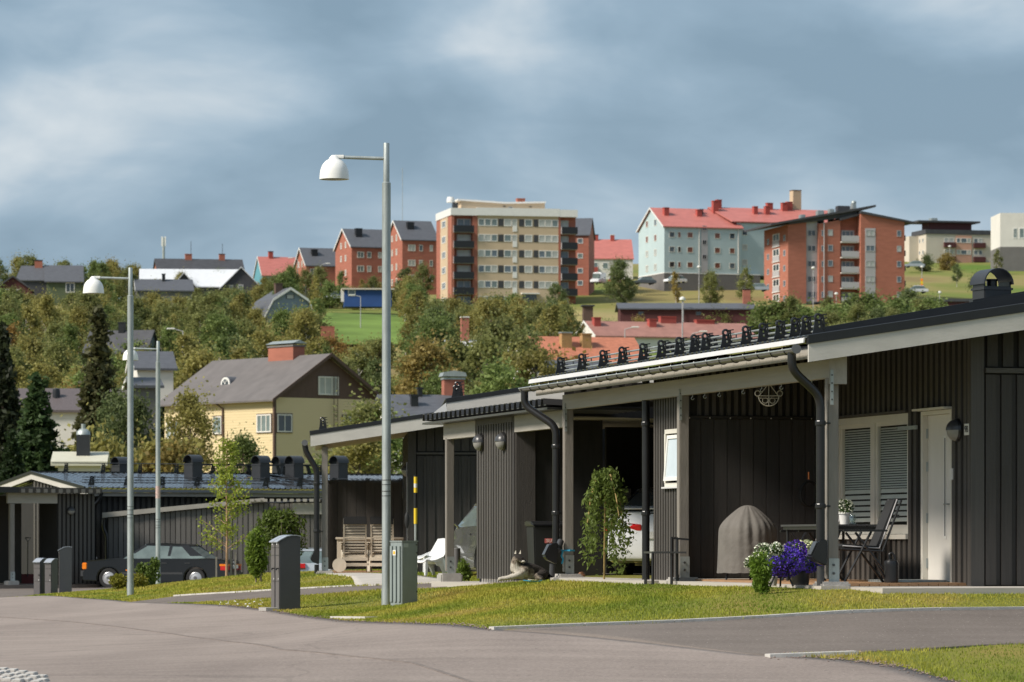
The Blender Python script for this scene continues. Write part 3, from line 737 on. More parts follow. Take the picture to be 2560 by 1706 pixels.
# gable wall (plane y = 0.27)
MB().prism([(XW, 0.27, -0.1), (8, 0.27, -0.1), (8, 0.27, 4.05), (XW, 0.27, 3.2)], (0, 0.15, 0)).obj('gable_wall', m_backing, A)
piece('corner_board', m_batten, A, XW - 0.032, XW + 0.14, 0.235, 0.268, 0.0, 3.22)
piece('corner_board', m_batten, A, XW - 0.034, XW - 0.002, 0.27, 0.36, 0.0, 3.22)
x = XW + 0.16
while x < 7.5:
    piece('board', m_board, A, x, x + 0.135, 0.232, 0.268, 0.02, 2.60)
    piece('board', m_board, A, x + 0.02, x + 0.155, 0.232, 0.268, 2.70, rz_at(x) - 0.14)
    piece('under_board', m_board, A, x + 0.141, x + 0.194, 0.256, 0.268, 0.02, 2.60)
    x += 0.205
piece('drip_board', m_batten, A, XW + 0.15, 7.5, 0.20, 0.268, 2.62, 2.68)
# storage with boarded end facing the porch, window in its side
corr_y = Y2 + 0.06
MB().box(0.12, XW - 0.01, corr_y + 0.03, corr_y + 0.1, 0.05, 3.1).obj('storage_wall', m_backing, A)
x = 0.09
while x < XW - 0.1:
    piece('board', m_board, A, x, min(x + 0.178, XW - 0.02), corr_y - 0.005, corr_y + 0.028, 0.06, 2.22); x += 0.186
battens(A, 'x', corr_y + 0.03, 0.2, XW - 0.05, 2.27, 3.1, 0.105, 0.055, 0.025)
piece('ledger', m_board, A, 0.09, XW - 0.02, corr_y - 0.03, corr_y + 0.028, 2.225, 2.26)
SW = (6.72 - 0.1, 7.42, 1.31, 2.09)
wall_with_holes(A, 'storage_side_wall', m_backing, 0.13, 0.2, corr_y + 0.1, 8.05, -0.05, 3.0, [(6.62, 7.36, 1.36, 2.05)])
battens(A, 'y', 0.13, corr_y + 0.1, 8.0, 0.02, 2.9, 0.125, 0.07, 0.03, skip=[SW])
sw = MB()
for (a, b_, c, d) in ((6.62, 7.40, 1.31, 1.36), (6.62, 7.40, 2.04, 2.10), (6.58, 6.64, 1.36, 2.04), (7.36, 7.42, 1.36, 2.04)): sw.box(0.08, 0.2, a, b_, c, d)
sw = sw.obj('window', m_frame, A)
piece('window_sill', m_flash, sw, 0.05, 0.13, 6.56, 7.46, 1.285, 1.308)
tl = MB()
tilt = 0.055                                   # top-hung sash tilted open
for (a, b_, c, d) in ((6.64, 7.35, 1.39, 1.44), (6.64, 7.35, 1.97, 2.02), (6.64, 6.69, 1.44, 1.97), (7.30, 7.35, 1.44, 1.97)): tl.box(0.10, 0.14, a, b_, c, d)
tl.v = [(vx - (2.02 - vz) / 0.63 * tilt, vy, vz) for vx, vy, vz in tl.v]
tl.obj('sash', m_white, sw)
gp = MB().box(0.117, 0.122, 6.69, 7.30, 1.44, 1.97); gp.v = [(vx - (2.02 - vz) / 0.63 * tilt, vy, vz) for vx, vy, vz in gp.v]
gp.obj('pane', mat('pale pane with painted reflection', (0.55, 0.62, 0.66), 0.1, 0.08, 2), sw)  # the bright reflection is painted as a pale base colour
downpipe(A, [(0.02, 8.12, 2.85), (0.02, 8.12, -0.05)], 0.055, straps=[(0.02, 8.12, 2.2), (0.02, 8.12, 0.95)])
# carport bay behind: ceiling, black fascia, back walls
piece('carport_ceiling', m_soffit, A, 0.15, 5.5, 14.6, 20.4, 2.48, 2.50)
sloped_board(A, 'carport_fascia', m_black, 0.1, 5.5, 14.5, 14.58, 2.52, 2.66, 2.40, 2.54)
piece('carport_back_wall', m_dimwall, A, 0.85, 2.6, 20.4, 20.5, -0.2, 2.5)
piece('carport_back_wall', m_backing, A, 2.6, 5.6, 19.4, 19.5, -0.2, 2.5)
piece('carport_side_wall', m_backing, A, 5.5, 5.6, 8.1, 19.4, -0.2, 3.0)
piece('end_wall', m_backing, A, 0.1, 5.5, 12.805, 12.83, 2.60, 2.97)
battens(A, 'x', 12.80, 0.2, 2.4, 2.68, 2.96, 0.2, 0.1, 0.02, m_board)
piece('meter_cabinet', mat('grey meter cabinet', (0.17, 0.165, 0.16), 0.5, 0.1, 3), A, 2.68, 3.0, 19.30, 19.398, 0.55, 1.45)
# black parapet between the two dwellings, chimney, second row of snow guards
MB().prism([(0.25, 7.2, rz_at(0.25) + 0.01), (8, 7.2, rz_at(8) + 0.01), (8, 7.2, rz_at(8) + 0.24), (0.55, 7.2, rz_at(0.55) + 0.08)], (0, 0.18, 0)).obj('parapet', m_black, A)
guard_y = [-0.28, 0.2, 0.62, 1.22, 1.9, 2.6, 3.45, 4.35, 4.85, 5.55, 6.4, 7.3, 8.35, 9.35, 10.5, 11.7]
for y in guard_y: guard_bracket(A, -0.33, y, rz_at(-0.33) + 0.02, PIT)
guard_rails(A, -0.33, rz_at(-0.33) + 0.02, -0.25, 11.9)
for y in (7.9, 8.8, 10.0): guard_bracket(A, 0.85, y, rz_at(0.85) + 0.02, PIT, 0.2)
MB().tube([(0.99, 7.7, rz_at(0.99) + 0.17), (0.99, 10.4, rz_at(0.99) + 0.17)], 0.013, 6).obj('snow_guard_rail', m_galvdark, A, True)
roof_vent(A, 5.05, 7.8, rz_at(5.05) + 0.03, 0.44, 0.36, 0.31, m_vent, rz=R(8))
MB().prism([(4.62, 7.42, rz_at(4.62) + 0.155), (7.4, 7.42, rz_at(7.4) + 0.21), (7.4, 7.42, rz_at(7.4) + 0.25), (4.62, 7.42, rz_at(4.62) + 0.195)], (0, 0.15, 0)).obj('roof_walkway', m_black, A)
for x in (4.8, 5.6, 6.4): MB().bar((x, 7.48, rz_at(x) + 0.02), (x, 7.48, rz_at(x) + 0.17), 0.04, 0.04).obj('walkway_bracket', m_black, A)
# porch floor
d0 = -0.02
for i in range(14):
    x = 0.12 + i * 0.128
    piece('deck_plank', m_deck, A, x, x + 0.12, 0.42, Y2 - 0.05, 0.0, 0.045)
piece('porch_slab', m_paving, A, -0.25, 0.11, -0.35, Y2 + 0.3, -0.08, 0.02)
piece('entrance_slab', m_paving, A, 0.12, 3.6, -1.5, 0.20, -0.12, 0.005)
piece('entrance_slab', m_paving, A, 0.12, 1.88, 0.205, 0.41, -0.12, 0.006)
piece('drive_slab', m_paving, A, -0.45, 5.4, Y2 + 0.35, 12.9, -0.16, 0.02)
piece('drive_slab', m_paving, A, 1.9, 5.4, 12.905, 20.3, -0.16, 0.019)
gr = MB()
for i in range(12): gr.box(1.18, 1.86, 1.04 + i * 0.085, 1.10 + i * 0.085, 0.05, 0.075)
for xx in (1.18, 1.5, 1.83): gr.box(xx, xx + 0.02, 1.04, 2.04, 0.046, 0.0745)
gro = gr.obj('door_grate', m_galv); gro.parent = None
gro.matrix_world = Matrix.Translation(AO) @ Matrix.Rotation(AA, 4, 'Z')
tag(gro, 'galvanised steel foot grate lying before the white door', 'grate')

# ------------------------------------------------------------------ linking carport between the houses
KO, KA = at(1124, 1452, 148), R(14.3)
K = thing('linking_carport', 'dark slatted carport with two round lamps between the row houses', 'carport', (KO.x, KO.y, -0.66), KA)
post(K, 0, 0, 0.16, 2.42, 0.13)
corrugated(K, 'roof', m_hood, -0.32, 1.2, -7.6, 0.75, 2.73, 2.66, 0.33, 0.10)
piece('roof_edge', m_hood, K, -0.30, 1.2, -7.6, 0.75, 2.655, 2.69)
piece('beam', m_trim, K, -0.06, 0.06, -2.05, 0.2, 2.39, 2.65)
piece('beam', m_trim, K, -0.06, 0.06, -7.6, -4.65, 2.39, 2.65)
MB().box(0.0, 1.4, -4.6, -2.07, 0.1, 2.652).obj('storage_box', m_backing, K)
battens(K, 'y', 0.0, -4.42, -2.10, 0.06, 2.56, 0.168, 0.10, 0.045)
piece('top_rail', m_batten, K, -0.05, -0.002, -4.45, -2.08, 2.56, 2.652)
piece('corner_board', m_board, K, -0.03, 0.28, -4.66, -4.602, 0.05, 2.652)
piece('corner_board', m_board, K, -0.05, -0.002, -4.60, -4.47, 0.05, 2.652)
piece('plinth', m_conc, K, 0.02, 1.3, -4.5, -2.15, -0.1, 0.07)
wall_lamp(K, -0.05, -2.45, 2.28, '-x', 0.15); wall_lamp(K, -0.05, -3.95, 2.26, '-x', 0.15)
downpipe(K, [(0.15, -1.7, 2.4), (0.15, -1.7, 0.0)], 0.05, straps=[(0.15, -1.7, 2.0), (0.15, -1.7, 1.05)])
slab = piece('floor_slab', m_paving, K, -0.2, 3.0, -7.4, 0.5, -0.16, -0.01)

# ------------------------------------------------------------------ second row house: only its roof shows above the carport
BO = at(1150, 1452, 146)
Bh = thing('row_house', 'row house whose dark roof edge shows above the slatted carport', 'house', (BO.x, BO.y, -0.66), R(2.0))
zb = 3.09
corrugated(Bh, 'roof', m_roof, -0.25, 6, -0.05, 8, zb, zb + PIT * 6.25, 0.2, 0.026)
sloped_board(Bh, 'bargeboard', m_verge, -0.23, 6, -0.09, -0.055, zb - 0.28, zb - 0.05, zb - 0.28 + PIT * 6.23, zb - 0.05 + PIT * 6.23)
sloped_board(Bh, 'verge_trim', m_black, -0.24, 6, -0.10, 0.0, zb - 0.055, zb + 0.02, zb - 0.055 + PIT * 6.23, zb + 0.02 + PIT * 6.23)
MB().prism([(-0.24, -0.09, zb - 0.05), (-0.62, -0.09, zb - 0.36), (-0.58, -0.09, zb - 0.38), (-0.22, -0.09, zb - 0.28)], (0, 0.05, 0)).obj('eave_stop', m_flash, Bh)
guard_bracket(Bh, -0.1, 0.3, zb + 0.04, PIT, 0.26); guard_bracket(Bh, -0.14, 0.2, zb + 0.03, PIT, 0.2)
MB().box(1.8, 6, 0.5, 7.5, -0.1, 3.0).obj('wall', m_backing, Bh)

# ------------------------------------------------------------------ third row house with wooden recliners
CO = at(812, 1432, 118.7)
C = thing('row_house', 'dark row house with wooden recliners on its porch behind the street lamp', 'house', (CO.x, CO.y, CO.z - 0.03), R(2.7))
ZC = 2.98
def rc(x): return ZC + PIT * (x + 0.32)
corrugated(C, 'roof', m_roof, -0.32, 5, -0.35, 12, ZC, rc(5), 0.2, 0.026)
sloped_board(C, 'bargeboard', m_verge, -0.30, 5, -0.39, -0.355, ZC - 0.30, ZC - 0.06, rc(5) - 0.30, rc(5) - 0.06)
sloped_board(C, 'verge_trim', m_black, -0.31, 5, -0.40, -0.28, ZC - 0.065, ZC + 0.02, rc(5) - 0.065, rc(5) + 0.02)
for i in range(16):
    y = -0.33 + i * 0.42
    MB().prism([(-0.2, y, ZC - 0.24), (1.95, y, rc(1.95) - 0.26), (1.95, y, rc(1.95) - 0.235), (-0.2, y, ZC - 0.215)], (0, 0.40, 0)).obj('soffit_board', m_soffit, C)
gutter(C, -0.42, -0.2, 12, 2.76)
guard_bracket(C, -0.12, 0.1, rc(-0.12) + 0.03, PIT, 0.24)
post(C, 0, 0, 0.1, 2.68, 0.13)
piece('beam', m_trim, C, -0.05, 0.05, 0.07, 6.6, 2.45, 2.69)
piece('post', m_post, C, -0.06, 0.06, 6.5, 6.62, 0, 2.45)
downpipe(C, smooth_path([(-0.42, -0.12, 2.72), (-0.40, -0.12, 2.58), (-0.17, -0.1, 2.2), (-0.17, -0.1, 0.38)]), 0.06, straps=[(-0.17, -0.1, 1.9), (-0.17, -0.1, 0.9)])
leaf_trap(C, -0.17, -0.1, 0.16)
downpipe(C, [(-0.17, -0.1, 0.2), (-0.17, -0.1, -0.05)], 0.05)
x = 0.09
while x < 1.72:
    piece('board', m_board, C, x, min(x + 0.205, 1.76), 6.70, 6.735 - 0.012 * (int(x * 50) % 2), 0.06, 2.04); x += 0.212
piece('screen_back', m_backing, C, 0.08, 1.77, 6.74, 6.755, 0.06, 2.04)
piece('screen_rail', m_board, C, 0.07, 1.78, 6.68, 6.76, 2.045, 2.08)
MB().box(1.80, 1.9, 0.5, 7, -0.1, 3.1).obj('wall', m_backing, C)
battens(C, 'y', 1.8, 0.5, 6.7, 0.0, 3.0, 0.2, 0.105, 0.028, m_board)
piece('door_frame', m_frame, C, 1.765, 1.799, 1.2, 2.2, 0.0, 2.1)
wall_lamp(C, 1.77, 0.9, 2.2, '-x', 0.14)
MB().prism([(1.80, 0.42, -0.1), (5, 0.42, -0.1), (5, 0.42, 3.7), (1.80, 0.42, 3.2)], (0, 0.06, 0)).obj('gable_wall', m_backing, C)
piece('corner_board', m_board, C, 1.76, 1.93, 0.36, 0.42, 0, 3.2)
x = 1.95
while x < 3.6:
    piece('board', m_board, C, x, x + 0.165, 0.385, 0.418, 0.02, 2.50)
    piece('board', m_board, C, x + 0.02, x + 0.185, 0.385, 0.418, 2.60, rc(x) - 0.1)
    piece('cover_strip', m_board, C, x + 0.15, x + 0.195, 0.362, 0.384, 0.02, 2.48)
    x += 0.185
piece('drip_board', m_batten, C, 1.94, 3.6, 0.35, 0.418, 2.53, 2.57)
for i in range(13): piece('deck_plank', m_deck, C, 0.12 + i * 0.128, 0.12 + i * 0.128 + 0.12, 0.35, 6.6, -0.02, 0.03)
piece('window', m_frame, C, 3.32, 3.36, 0.32, 0.384, 1.0, 2.0)

# ------------------------------------------------------------------ left row house
LO = at(216, 1470, 76)
LA = R(27)
Lh = thing('row_house', 'black row house behind the parked sedan with roof vents and gabled end', 'house', (LO.x, LO.y, -1.55), LA)
zl, pl, hw = 3.32, 0.115, 4.6
def lroof(y0, z0, y1, z1, name, x0=-0.2, x1=17):
    b = MB(); n = int((x1 - x0) / 0.2); vs = []; fs = []
    for i in range(n + 1):
        for t, a in ((0, 0), (0.09, 0), (0.11, 0.026), (0.18, 0.026)):
            x = x0 + i * 0.2 + t; vs += [(x, y0, z0 + a), (x, y1, z1 + a)]
    for i in range(len(vs) // 2 - 1): fs.append((2 * i, 2 * i + 2, 2 * i + 3, 2 * i + 1))
    return b.add(vs, fs).obj(name, m_roof, Lh)
lroof(-0.45, zl, hw, zl + pl * (hw + 0.45), 'roof'); lroof(hw, zl + pl * (hw + 0.45), 2 * hw + 0.45, zl, 'roof')
for ya, yb, za, zb_ in ((-0.45, hw, zl, zl + pl * (hw + .45)), (2 * hw + .45, hw, zl, zl + pl * (hw + .45))):
    MB().prism([(-0.22, ya, za - 0.23), (-0.22, yb, zb_ - 0.23), (-0.22, yb, zb_ - 0.03), (-0.22, ya, za - 0.03)], (0.03, 0, 0)).obj('bargeboard', m_verge, Lh)
    MB().prism([(-0.26, ya, za - 0.04), (-0.26, yb, zb_ - 0.04), (-0.26, yb, zb_ + 0.05), (-0.26, ya, za + 0.05)], (0.06, 0, 0)).obj('verge_trim', m_black, Lh)
MB().box(-0.1, 17, 0, 2 * hw, -0.2, zl - 0.2).obj('wall', m_backing, Lh)
MB().prism([(0.02, 0, zl - 0.25), (0.02, hw, zl + 0.3), (0.02, 2 * hw, zl - 0.25)], (0.05, 0, 0)).obj('gable_wall', m_board, Lh)
battens(Lh, 'x', 0.0, 0.1, 14, 0.0, zl - 0.3, 0.2, 0.11, 0.03, m_board)
for i in range(14):
    yy = 0.3 + i * 0.32
    piece('batten', m_batten, Lh, -0.13, -0.102, yy, yy + 0.16, 0.0, zl - 0.1 + pl * yy - 0.1)
piece('gutter', m_gutter, Lh, -0.1, 17, -0.56, -0.44, zl - 0.14, zl - 0.05)
piece('fascia', m_trim, Lh, -0.1, 17, -0.42, -0.38, zl - 0.27, zl - 0.15)
piece('ridge_cap', m_black, Lh, -0.2, 17, hw - 0.1, hw + 0.1, zl + pl * (hw + .45) + 0.02, zl + pl * (hw + .45) + 0.05)
MB().tube(smooth_path([(0.35, -0.5, zl - 0.14), (0.3, -0.45, zl - 0.4), (-0.0, -0.1, zl - 0.75), (-0.0, -0.1, zl - 1.0)]), 0.06, 8).obj('downpipe', m_black, Lh, True)
def lz(y): return zl + pl * (y + 0.45) + 0.03
for i in range(13):
    b = guard_bracket(Lh, 0.1 + i * 1.25, 0.1, lz(0.1), 0, 0.3); b.rotation_euler = (0, 0, 0); b.scale = (1.3, 1, 1)
for q in (0.3, 0.6, 0.9): MB().tube([(-0.1, 0.12, lz(0.1) + 0.3 * q), (15.5, 0.12, lz(0.1) + 0.3 * q)], 0.015, 5).obj('snow_guard_rail', m_galvdark, Lh, True)
for i in range(8):
    b = guard_bracket(Lh, 0.9 + i * 1.35, hw - 0.1, lz(hw), 0, 0.3)
MB().tube([(0.5, hw - 0.1, lz(hw) + 0.3), (11, hw - 0.1, lz(hw) + 0.3)], 0.015, 5).obj('snow_guard_rail', m_galvdark, Lh, True)
def l_at(px, s_py):                                       # local x of a roof vent seen in column px at depth y
    return None
def l_local(px, yl):
    lo, hi = -5.0, 30.0
    for _ in range(50):
        m_ = (lo + hi) / 2
        X_ = LO.x + math.cos(LA) * m_ - math.sin(LA) * yl; Y_ = LO.y + math.sin(LA) * m_ + math.cos(LA) * yl
        if CX + X_ / Y_ * FOC < px: lo = m_
        else: hi = m_
    return lo
for px, yl, h in ((483, 2.4, 0.54), (652, 2.4, 0.54), (736, 2.4, 0.54), (847, 2.6, 0.54), (702, 6.6, 0.6), (301, 6.5, 0.5)):
    roof_vent(Lh, l_local(px, yl), yl, lz(min(yl, 2 * hw - yl)), 0.5, 0.42, h, m_vent, rz=R(-76))
MB().bar((l_local(480, 4.3), 4.3, lz(4.3) + 0.32), (l_local(790, 4.3), 4.3, lz(4.3) + 0.32), 0.25, 0.06).obj('roof_walkway', m_black, Lh)
for px in (580, 626, 700, 775): MB().bar((l_local(px, 4.3), 4.3, lz(4.3)), (l_local(px, 4.3) - 0.1, 4.3, lz(4.3) + 0.3), 0.1, 0.1).obj('walkway_bracket', m_black, Lh)
MB().bar((l_local(665, 2.9), 2.9, lz(2.9) + 0.12), (l_local(790, 0.7), 0.7, lz(0.7) + 0.12), 0.22, 0.07).obj('roof_ladder', m_black, Lh)

# its open carport at the left edge
KO2 = at(29, 1453, 80)
K2 = thing('open_carport', 'open carport with beige beam and slatted side at the left edge', 'carport', (KO2.x, KO2.y, KO2.z - 0.1), R(27))
post(K2, 0, 0, 0.14, 2.52, 0.15)
piece('beam', m_trim, K2, -0.15, 1.5, -0.06, 0.06, 2.53, 2.85)
piece('beam', m_trim, K2, -4.0, -0.4, 0.2, 0.32, 2.6, 2.85)
bq = corrugated(K2, 'roof', m_hood, -4.2, 2.9, -0.3, 5, 3.0, 2.92, 0.3, 0.09); bq.rotation_euler = (0, 0, 0)
for i in range(11): piece('roof_rib', m_post, K2, 0.2 + i * 0.25, 0.33 + i * 0.25, -0.32, -0.30, 2.86, 2.98)
piece('roof_edge', m_black, K2, -4.2, 0.1, -0.36, -0.3, 2.86, 3.04)
piece('roof_edge', m_dimwall, K2, 0.1, 2.9, -0.315, -0.302, 2.85, 3.02)
MB().box(1.52, 2.75, 0.0, 1.6, 0.0, 2.84).obj('storage_box', m_backing, K2)
battens(K2, 'x', 0.0, 1.52, 2.75, 0.0, 2.84, 0.14, 0.085, 0.04)
piece('inner_wall', m_dimwall, K2, -3.5, 1.5, 3.2, 3.25, 0, 2.8)
wall_lamp(K2, 1.95, -0.045, 2.3, '-y', 0.13)
piece('floor_slab', m_drive, K2, -3.5, 2.8, -0.4, 3.2, -0.2, -0.02)

# sloping carport wall behind the sedan
EO = at(268, 1466, 78.4)
Ec = thing('boarded_carport', 'grey boarded carport with sloping pale roof edge behind the sedan', 'carport', (EO.x, EO.y, -1.5), R(3))
m_greyboard = vary(mat('weathered grey board', (0.115, 0.106, 0.096), 0.65, 0.3, 5, (6, 6, 0.4), 0.3, 30), 0.85, 1.12)
def ez(x): return 2.28 + 0.098 * x
MB().prism([(0, 0, -0.2), (7.2, 0, -0.2), (7.2, 0, 2.75), (4.9, 0, ez(4.9)), (0, 0, ez(0))], (0, 0.1, 0)).obj('wall', m_backing, Ec)
x = 0.04
while x < 6.9:
    piece('board', m_greyboard, Ec, x, x + 0.142, -0.035 - 0.015 * (int(x * 10) % 2), -0.002, 0.0, min(ez(x), 2.75) - 0.02); x += 0.165
sloped_board(Ec, 'roof_edge', m_trim, -0.15, 5.0, -0.16, -0.06, ez(-0.15), ez(-0.15) + 0.16, ez(5.0), ez(5.0) + 0.13)
corrugated(Ec, 'roof', m_vent, -0.1, 7.4, -0.05, 4.5, ez(-0.1) + 0.05, 2.9, 0.3, 0.05)
for i in range(13): piece('roof_rib', m_trim, Ec, 4.55 + i * 0.21, 4.68 + i * 0.21, -0.3, -0.165, 2.78, 2.87)
piece('beam', m_trim, Ec, 5.9, 7.3, -0.12, -0.055, 2.38, 2.74)
MB().tube(smooth_path([(-0.1, -0.1, 2.2), (-0.12, -0.1, 1.95), (0.0, -0.1, 1.7), (0.0, -0.1, 0.0)]), 0.055, 8).obj('downpipe', m_black, Ec, True)
wall_lamp(Ec, 5.35, -0.06, 2.25, '-y', 0.14)
# ------------------------------------------------------------------ leaves
def leaf_mesh(name, P, size, m, aspect=1.6, up=0.0, seed=0, jitter=0.35):
    """one small four-cornered leaf per point, randomly turned"""
    g = np.random.default_rng(seed); n = len(P); P = np.asarray(P, float)
    d = g.normal(size=(n, 3)); d[:, 2] += up; d /= np.linalg.norm(d, axis=1)[:, None]
    e = g.normal(size=(n, 3)); e -= d * (e * d).sum(1)[:, None]; e /= np.linalg.norm(e, axis=1)[:, None]
    s = size * (1 + jitter * g.uniform(-1, 1, n))[:, None]
    V = np.stack([P - d * s * aspect / 2, P + e * s / 2, P + d * s * aspect / 2, P - e * s / 2], 1).reshape(-1, 3)
    return np_mesh(name, V, np.arange(4 * n).reshape(-1, 4), m, False)
def blob(n, c, r, g, shell=0.55):
    d = g.normal(size=(n, 3)); d /= np.linalg.norm(d, axis=1)[:, None]
    q = shell + (1 - shell) * g.uniform(0, 1, n) ** 0.6
    return np.array(c) + d * np.array(r) * q[:, None]
def mesh_obj(name, me, parent=None, loc=None, color=None):
    o = bpy.data.objects.new(name, me)
    if loc is not None: o.location = loc
    if color: o.color = (*color, 1)
    return link(o, parent)
m_leaf = mat('leaf', (1, 1, 1), 0.55, 0.18, 0.8, trans=0.46, island=0.32, tint=True, spec=0.25)
m_bark = mat('grey brown bark', (0.16, 0.125, 0.095), 0.85, 0.35, 8, (1, 1, 0.3), 0.4, 20)
m_birchbark = mat('pale birch bark', (0.42, 0.38, 0.33), 0.75, 0.4, 9, (1, 1, 2))
m_darkbark = mat('dark spruce bark', (0.06, 0.045, 0.035), 0.9, 0.3, 8)
m_petal = mat('petal', (1, 1, 1), 0.6, 0.1, 3, trans=0.15, island=0.3, tint=True, spec=0.2)

# ------------------------------------------------------------------ street lamps
def street_lamp(px, s, label, group='street lamps along the road', sc=1.0):
    p = ground(px, s)
    E_ = thing('street_lamp', label, 'street lamp', p, 0, group)
    MB().lathe([(0.075, -0.3), (0.075, 0.25), (0.068, 0.3), (0.066, 6.40), (0.05, 6.415)], 16).obj('pole', m_galv, E_, True)
    MB().lathe([(0.048, 6.41), (0.046, 7.0), (0.044, 7.005)], 14).obj('pole_top', m_galv, E_, True)
    MB().tube([(-0.04, 0, 6.77), (-0.66, 0, 6.79)], 0.028, 10).obj('arm', m_galv, E_, True)
    sh = MB().lathe([(0.04, 0.365), (0.075, 0.33), (0.085, 0.305), (0.135, 0.275), (0.185, 0.215), (0.212, 0.14), (0.222, 0.06), (0.226, 0.0), (0.216, 0.0), (0.2, 0.1), (0.15, 0.2), (0.02, 0.25)], 28, (-0.79, 0, 6.455)).obj('lamp_shade', m_shade, E_, True)
    MB().box(-0.80, -0.63, -0.035, 0.035, 6.765, 6.825).obj('shade_neck', m_shade, E_, bevel=0.015)
    MB().lathe([(0.2, 6.475), (0.2, 6.47)], 24, (-0.79, 0, 0)).obj('lamp_glass', m_hood, sh)
    for z in (1.66, 1.73, 1.83, 1.9): MB().lathe([(0.07, -0.006), (0.072, 0), (0.07, 0.006)], 16, (0, 0, z)).obj('clamp_band', m_galvdark, E_)
    return E_
m_shade = mat('white enamelled lamp shade', (0.80, 0.79, 0.76), 0.3, 0.03, 2)
l1 = street_lamp(966, 165, 'tall galvanised street lamp with white dome shade beside the cable cabinet')
l2 = street_lamp(326, 117, 'street lamp with white dome standing in front of the black sedan')
l3 = street_lamp(395, 87.3, 'farthest street lamp, partly hidden behind the lamp before the sedan')
stk = mat('faded paper sticker', (0.5, 0.36, 0.33), 0.7, 0.4, 30)
MB().lathe([(0.0685, 2.5), (0.0685, 2.85)], 16).obj('sticker', stk, l3)

# ------------------------------------------------------------------ mailboxes
m_mail = mat('anthracite mailbox', (0.052, 0.055, 0.062), 0.42, 0.08, 3)
m_mail2 = mat('graphite mailbox door', (0.115, 0.105, 0.105), 0.4, 0.08, 3)
m_lid = mat('grey mailbox lid', (0.30, 0.32, 0.36), 0.3, 0.06, 3)
m_brass = mat('small white label', (0.7, 0.7, 0.68), 0.5, 0.05, 3)
def mailbox(E_, y0, h, nm='mailbox_column'):
    top = [(-0.0, h - 0.085), (0.05, h - 0.05), (0.12, h - 0.018), (0.2, h - 0.002), (0.27, h - 0.002), (0.33, h - 0.012)]
    b = MB().prism([(0, y0, 0.0), (0.33, y0, 0.0)] + [(x, y0, z) for x, z in reversed(top)], (0, 0.205, 0))
    o = b.obj(nm, m_mail, E_)
    lid = [(-0.045, h - 0.088), (-0.0, h - 0.06), (0.05, h - 0.032), (0.12, h + 0.002), (0.2, h + 0.016), (0.27, h + 0.016), (0.34, h + 0.002)]
    MB().prism([(x, y0 - 0.006, z) for x, z in lid] + [(x, y0 - 0.006, z - 0.014) for x, z in reversed(lid)], (0, 0.217, 0)).obj('lid', m_lid, o)
    zs = [0.02, h * 0.385, h * 0.735, h * 0.84, h - 0.10]
    for z0, z1 in zip(zs, zs[1:]): piece('door', m_mail2, o, -0.014, -0.002, y0 + 0.012, y0 + 0.193, z0 + 0.004, z1 - 0.004)
    MB().tube([(-0.014, y0 + 0.03, h * 0.56), (-0.05, y0 + 0.03, h * 0.56), (-0.05, y0 + 0.03, h * 0.535)], 0.012, 6).obj('lock_knob', m_black, o)
    piece('name_label', m_brass, o, -0.017, -0.0145, y0 + 0.1, y0 + 0.15, h * 0.88, h * 0.905)
    piece('lock', m_brass, o, -0.018, -0.0145, y0 + 0.03, y0 + 0.05, h * 0.41, h * 0.43)
    return o
p = ground(700, 161)
mb1 = thing('mailbox_stand', 'tall dark pair of mailboxes with curved lids at the kerb', 'mailbox', p, R(20), 'mailboxes by the road')
mailbox(mb1, 0.0, 1.15); mailbox(mb1, 0.24, 1.15)
piece('concrete_base', m_conc, mb1, -0.22, 0.06, 0.02, 0.42, -0.06, 0.035)
p = ground(101, 94)
mb2 = thing('mailbox_stand', 'low pair of grey mailboxes beside the far driveway', 'mailbox', p, R(66), 'mailboxes by the road')
mailbox(mb2, 0.0, 0.98); mailbox(mb2, -0.34, 0.97)
p = ground(149, 92)
mb3 = thing('mailbox_stand', 'single tall dark mailbox seen from its plain side near the sedan', 'mailbox', p, R(8), 'mailboxes by the road')
mailbox(mb3, 0.0, 1.27)

# ------------------------------------------------------------------ cable cabinet and marker pole
p = ground(1005, 168)
cab = thing('cable_cabinet', 'grey green steel cable cabinet standing against the street lamp', 'cabinet', p, R(42))
m_cab = mat('grey green coated steel', (0.235, 0.27, 0.265), 0.45, 0.14, 3, (1, 1, 0.4), 0.05)
MB().box(0.0, 0.31, 0.0, 0.27, -0.1, 0.94).obj('cabinet_body', m_cab, cab, bevel=0.008)
MB().box(-0.006, 0.316, -0.006, 0.276, 0.941, 0.96).obj('cabinet_lid', m_cab, cab)
for i in range(3): piece('door_rib', m_cab, cab, -0.022, -0.001, 0.03 + i * 0.09, 0.075 + i * 0.09, 0.05, 0.88)
piece('warning_sticker', m_white, cab, -0.026, -0.0225, 0.115, 0.185, 0.74, 0.82)
piece('warning_symbol', mat('orange print', (0.75, 0.42, 0.03), 0.5, 0.05), cab, -0.0285, -0.0262, 0.127, 0.172, 0.757, 0.803)
piece('type_label', mat('grey label', (0.42, 0.46, 0.45), 0.5, 0.05), cab, 0.03, 0.12, -0.004, -0.0005, 0.86, 0.92)
for x, z in ((0.28, 0.9), (0.29, 0.2), (0.29, 0.78)): MB().lathe([(0.012, 0), (0.012, -0.008)], 8, (x, -0.0005, z), 'y').obj('bolt', m_galvdark, cab)
p = ground(1039, 163)
mk = thing('marker_pole', 'yellow and black banded snow marker pole behind the cable cabinet', 'marker pole', p)
m_yel = mat('traffic yellow', (0.72, 0.50, 0.02), 0.5, 0.08, 4)
zz = lambda py: (HY - py) / 163 - p.z
MB().tube([(0, 0, -0.2), (0, 0, zz(1310))], 0.021, 10).obj('stake', m_galv, mk, True)
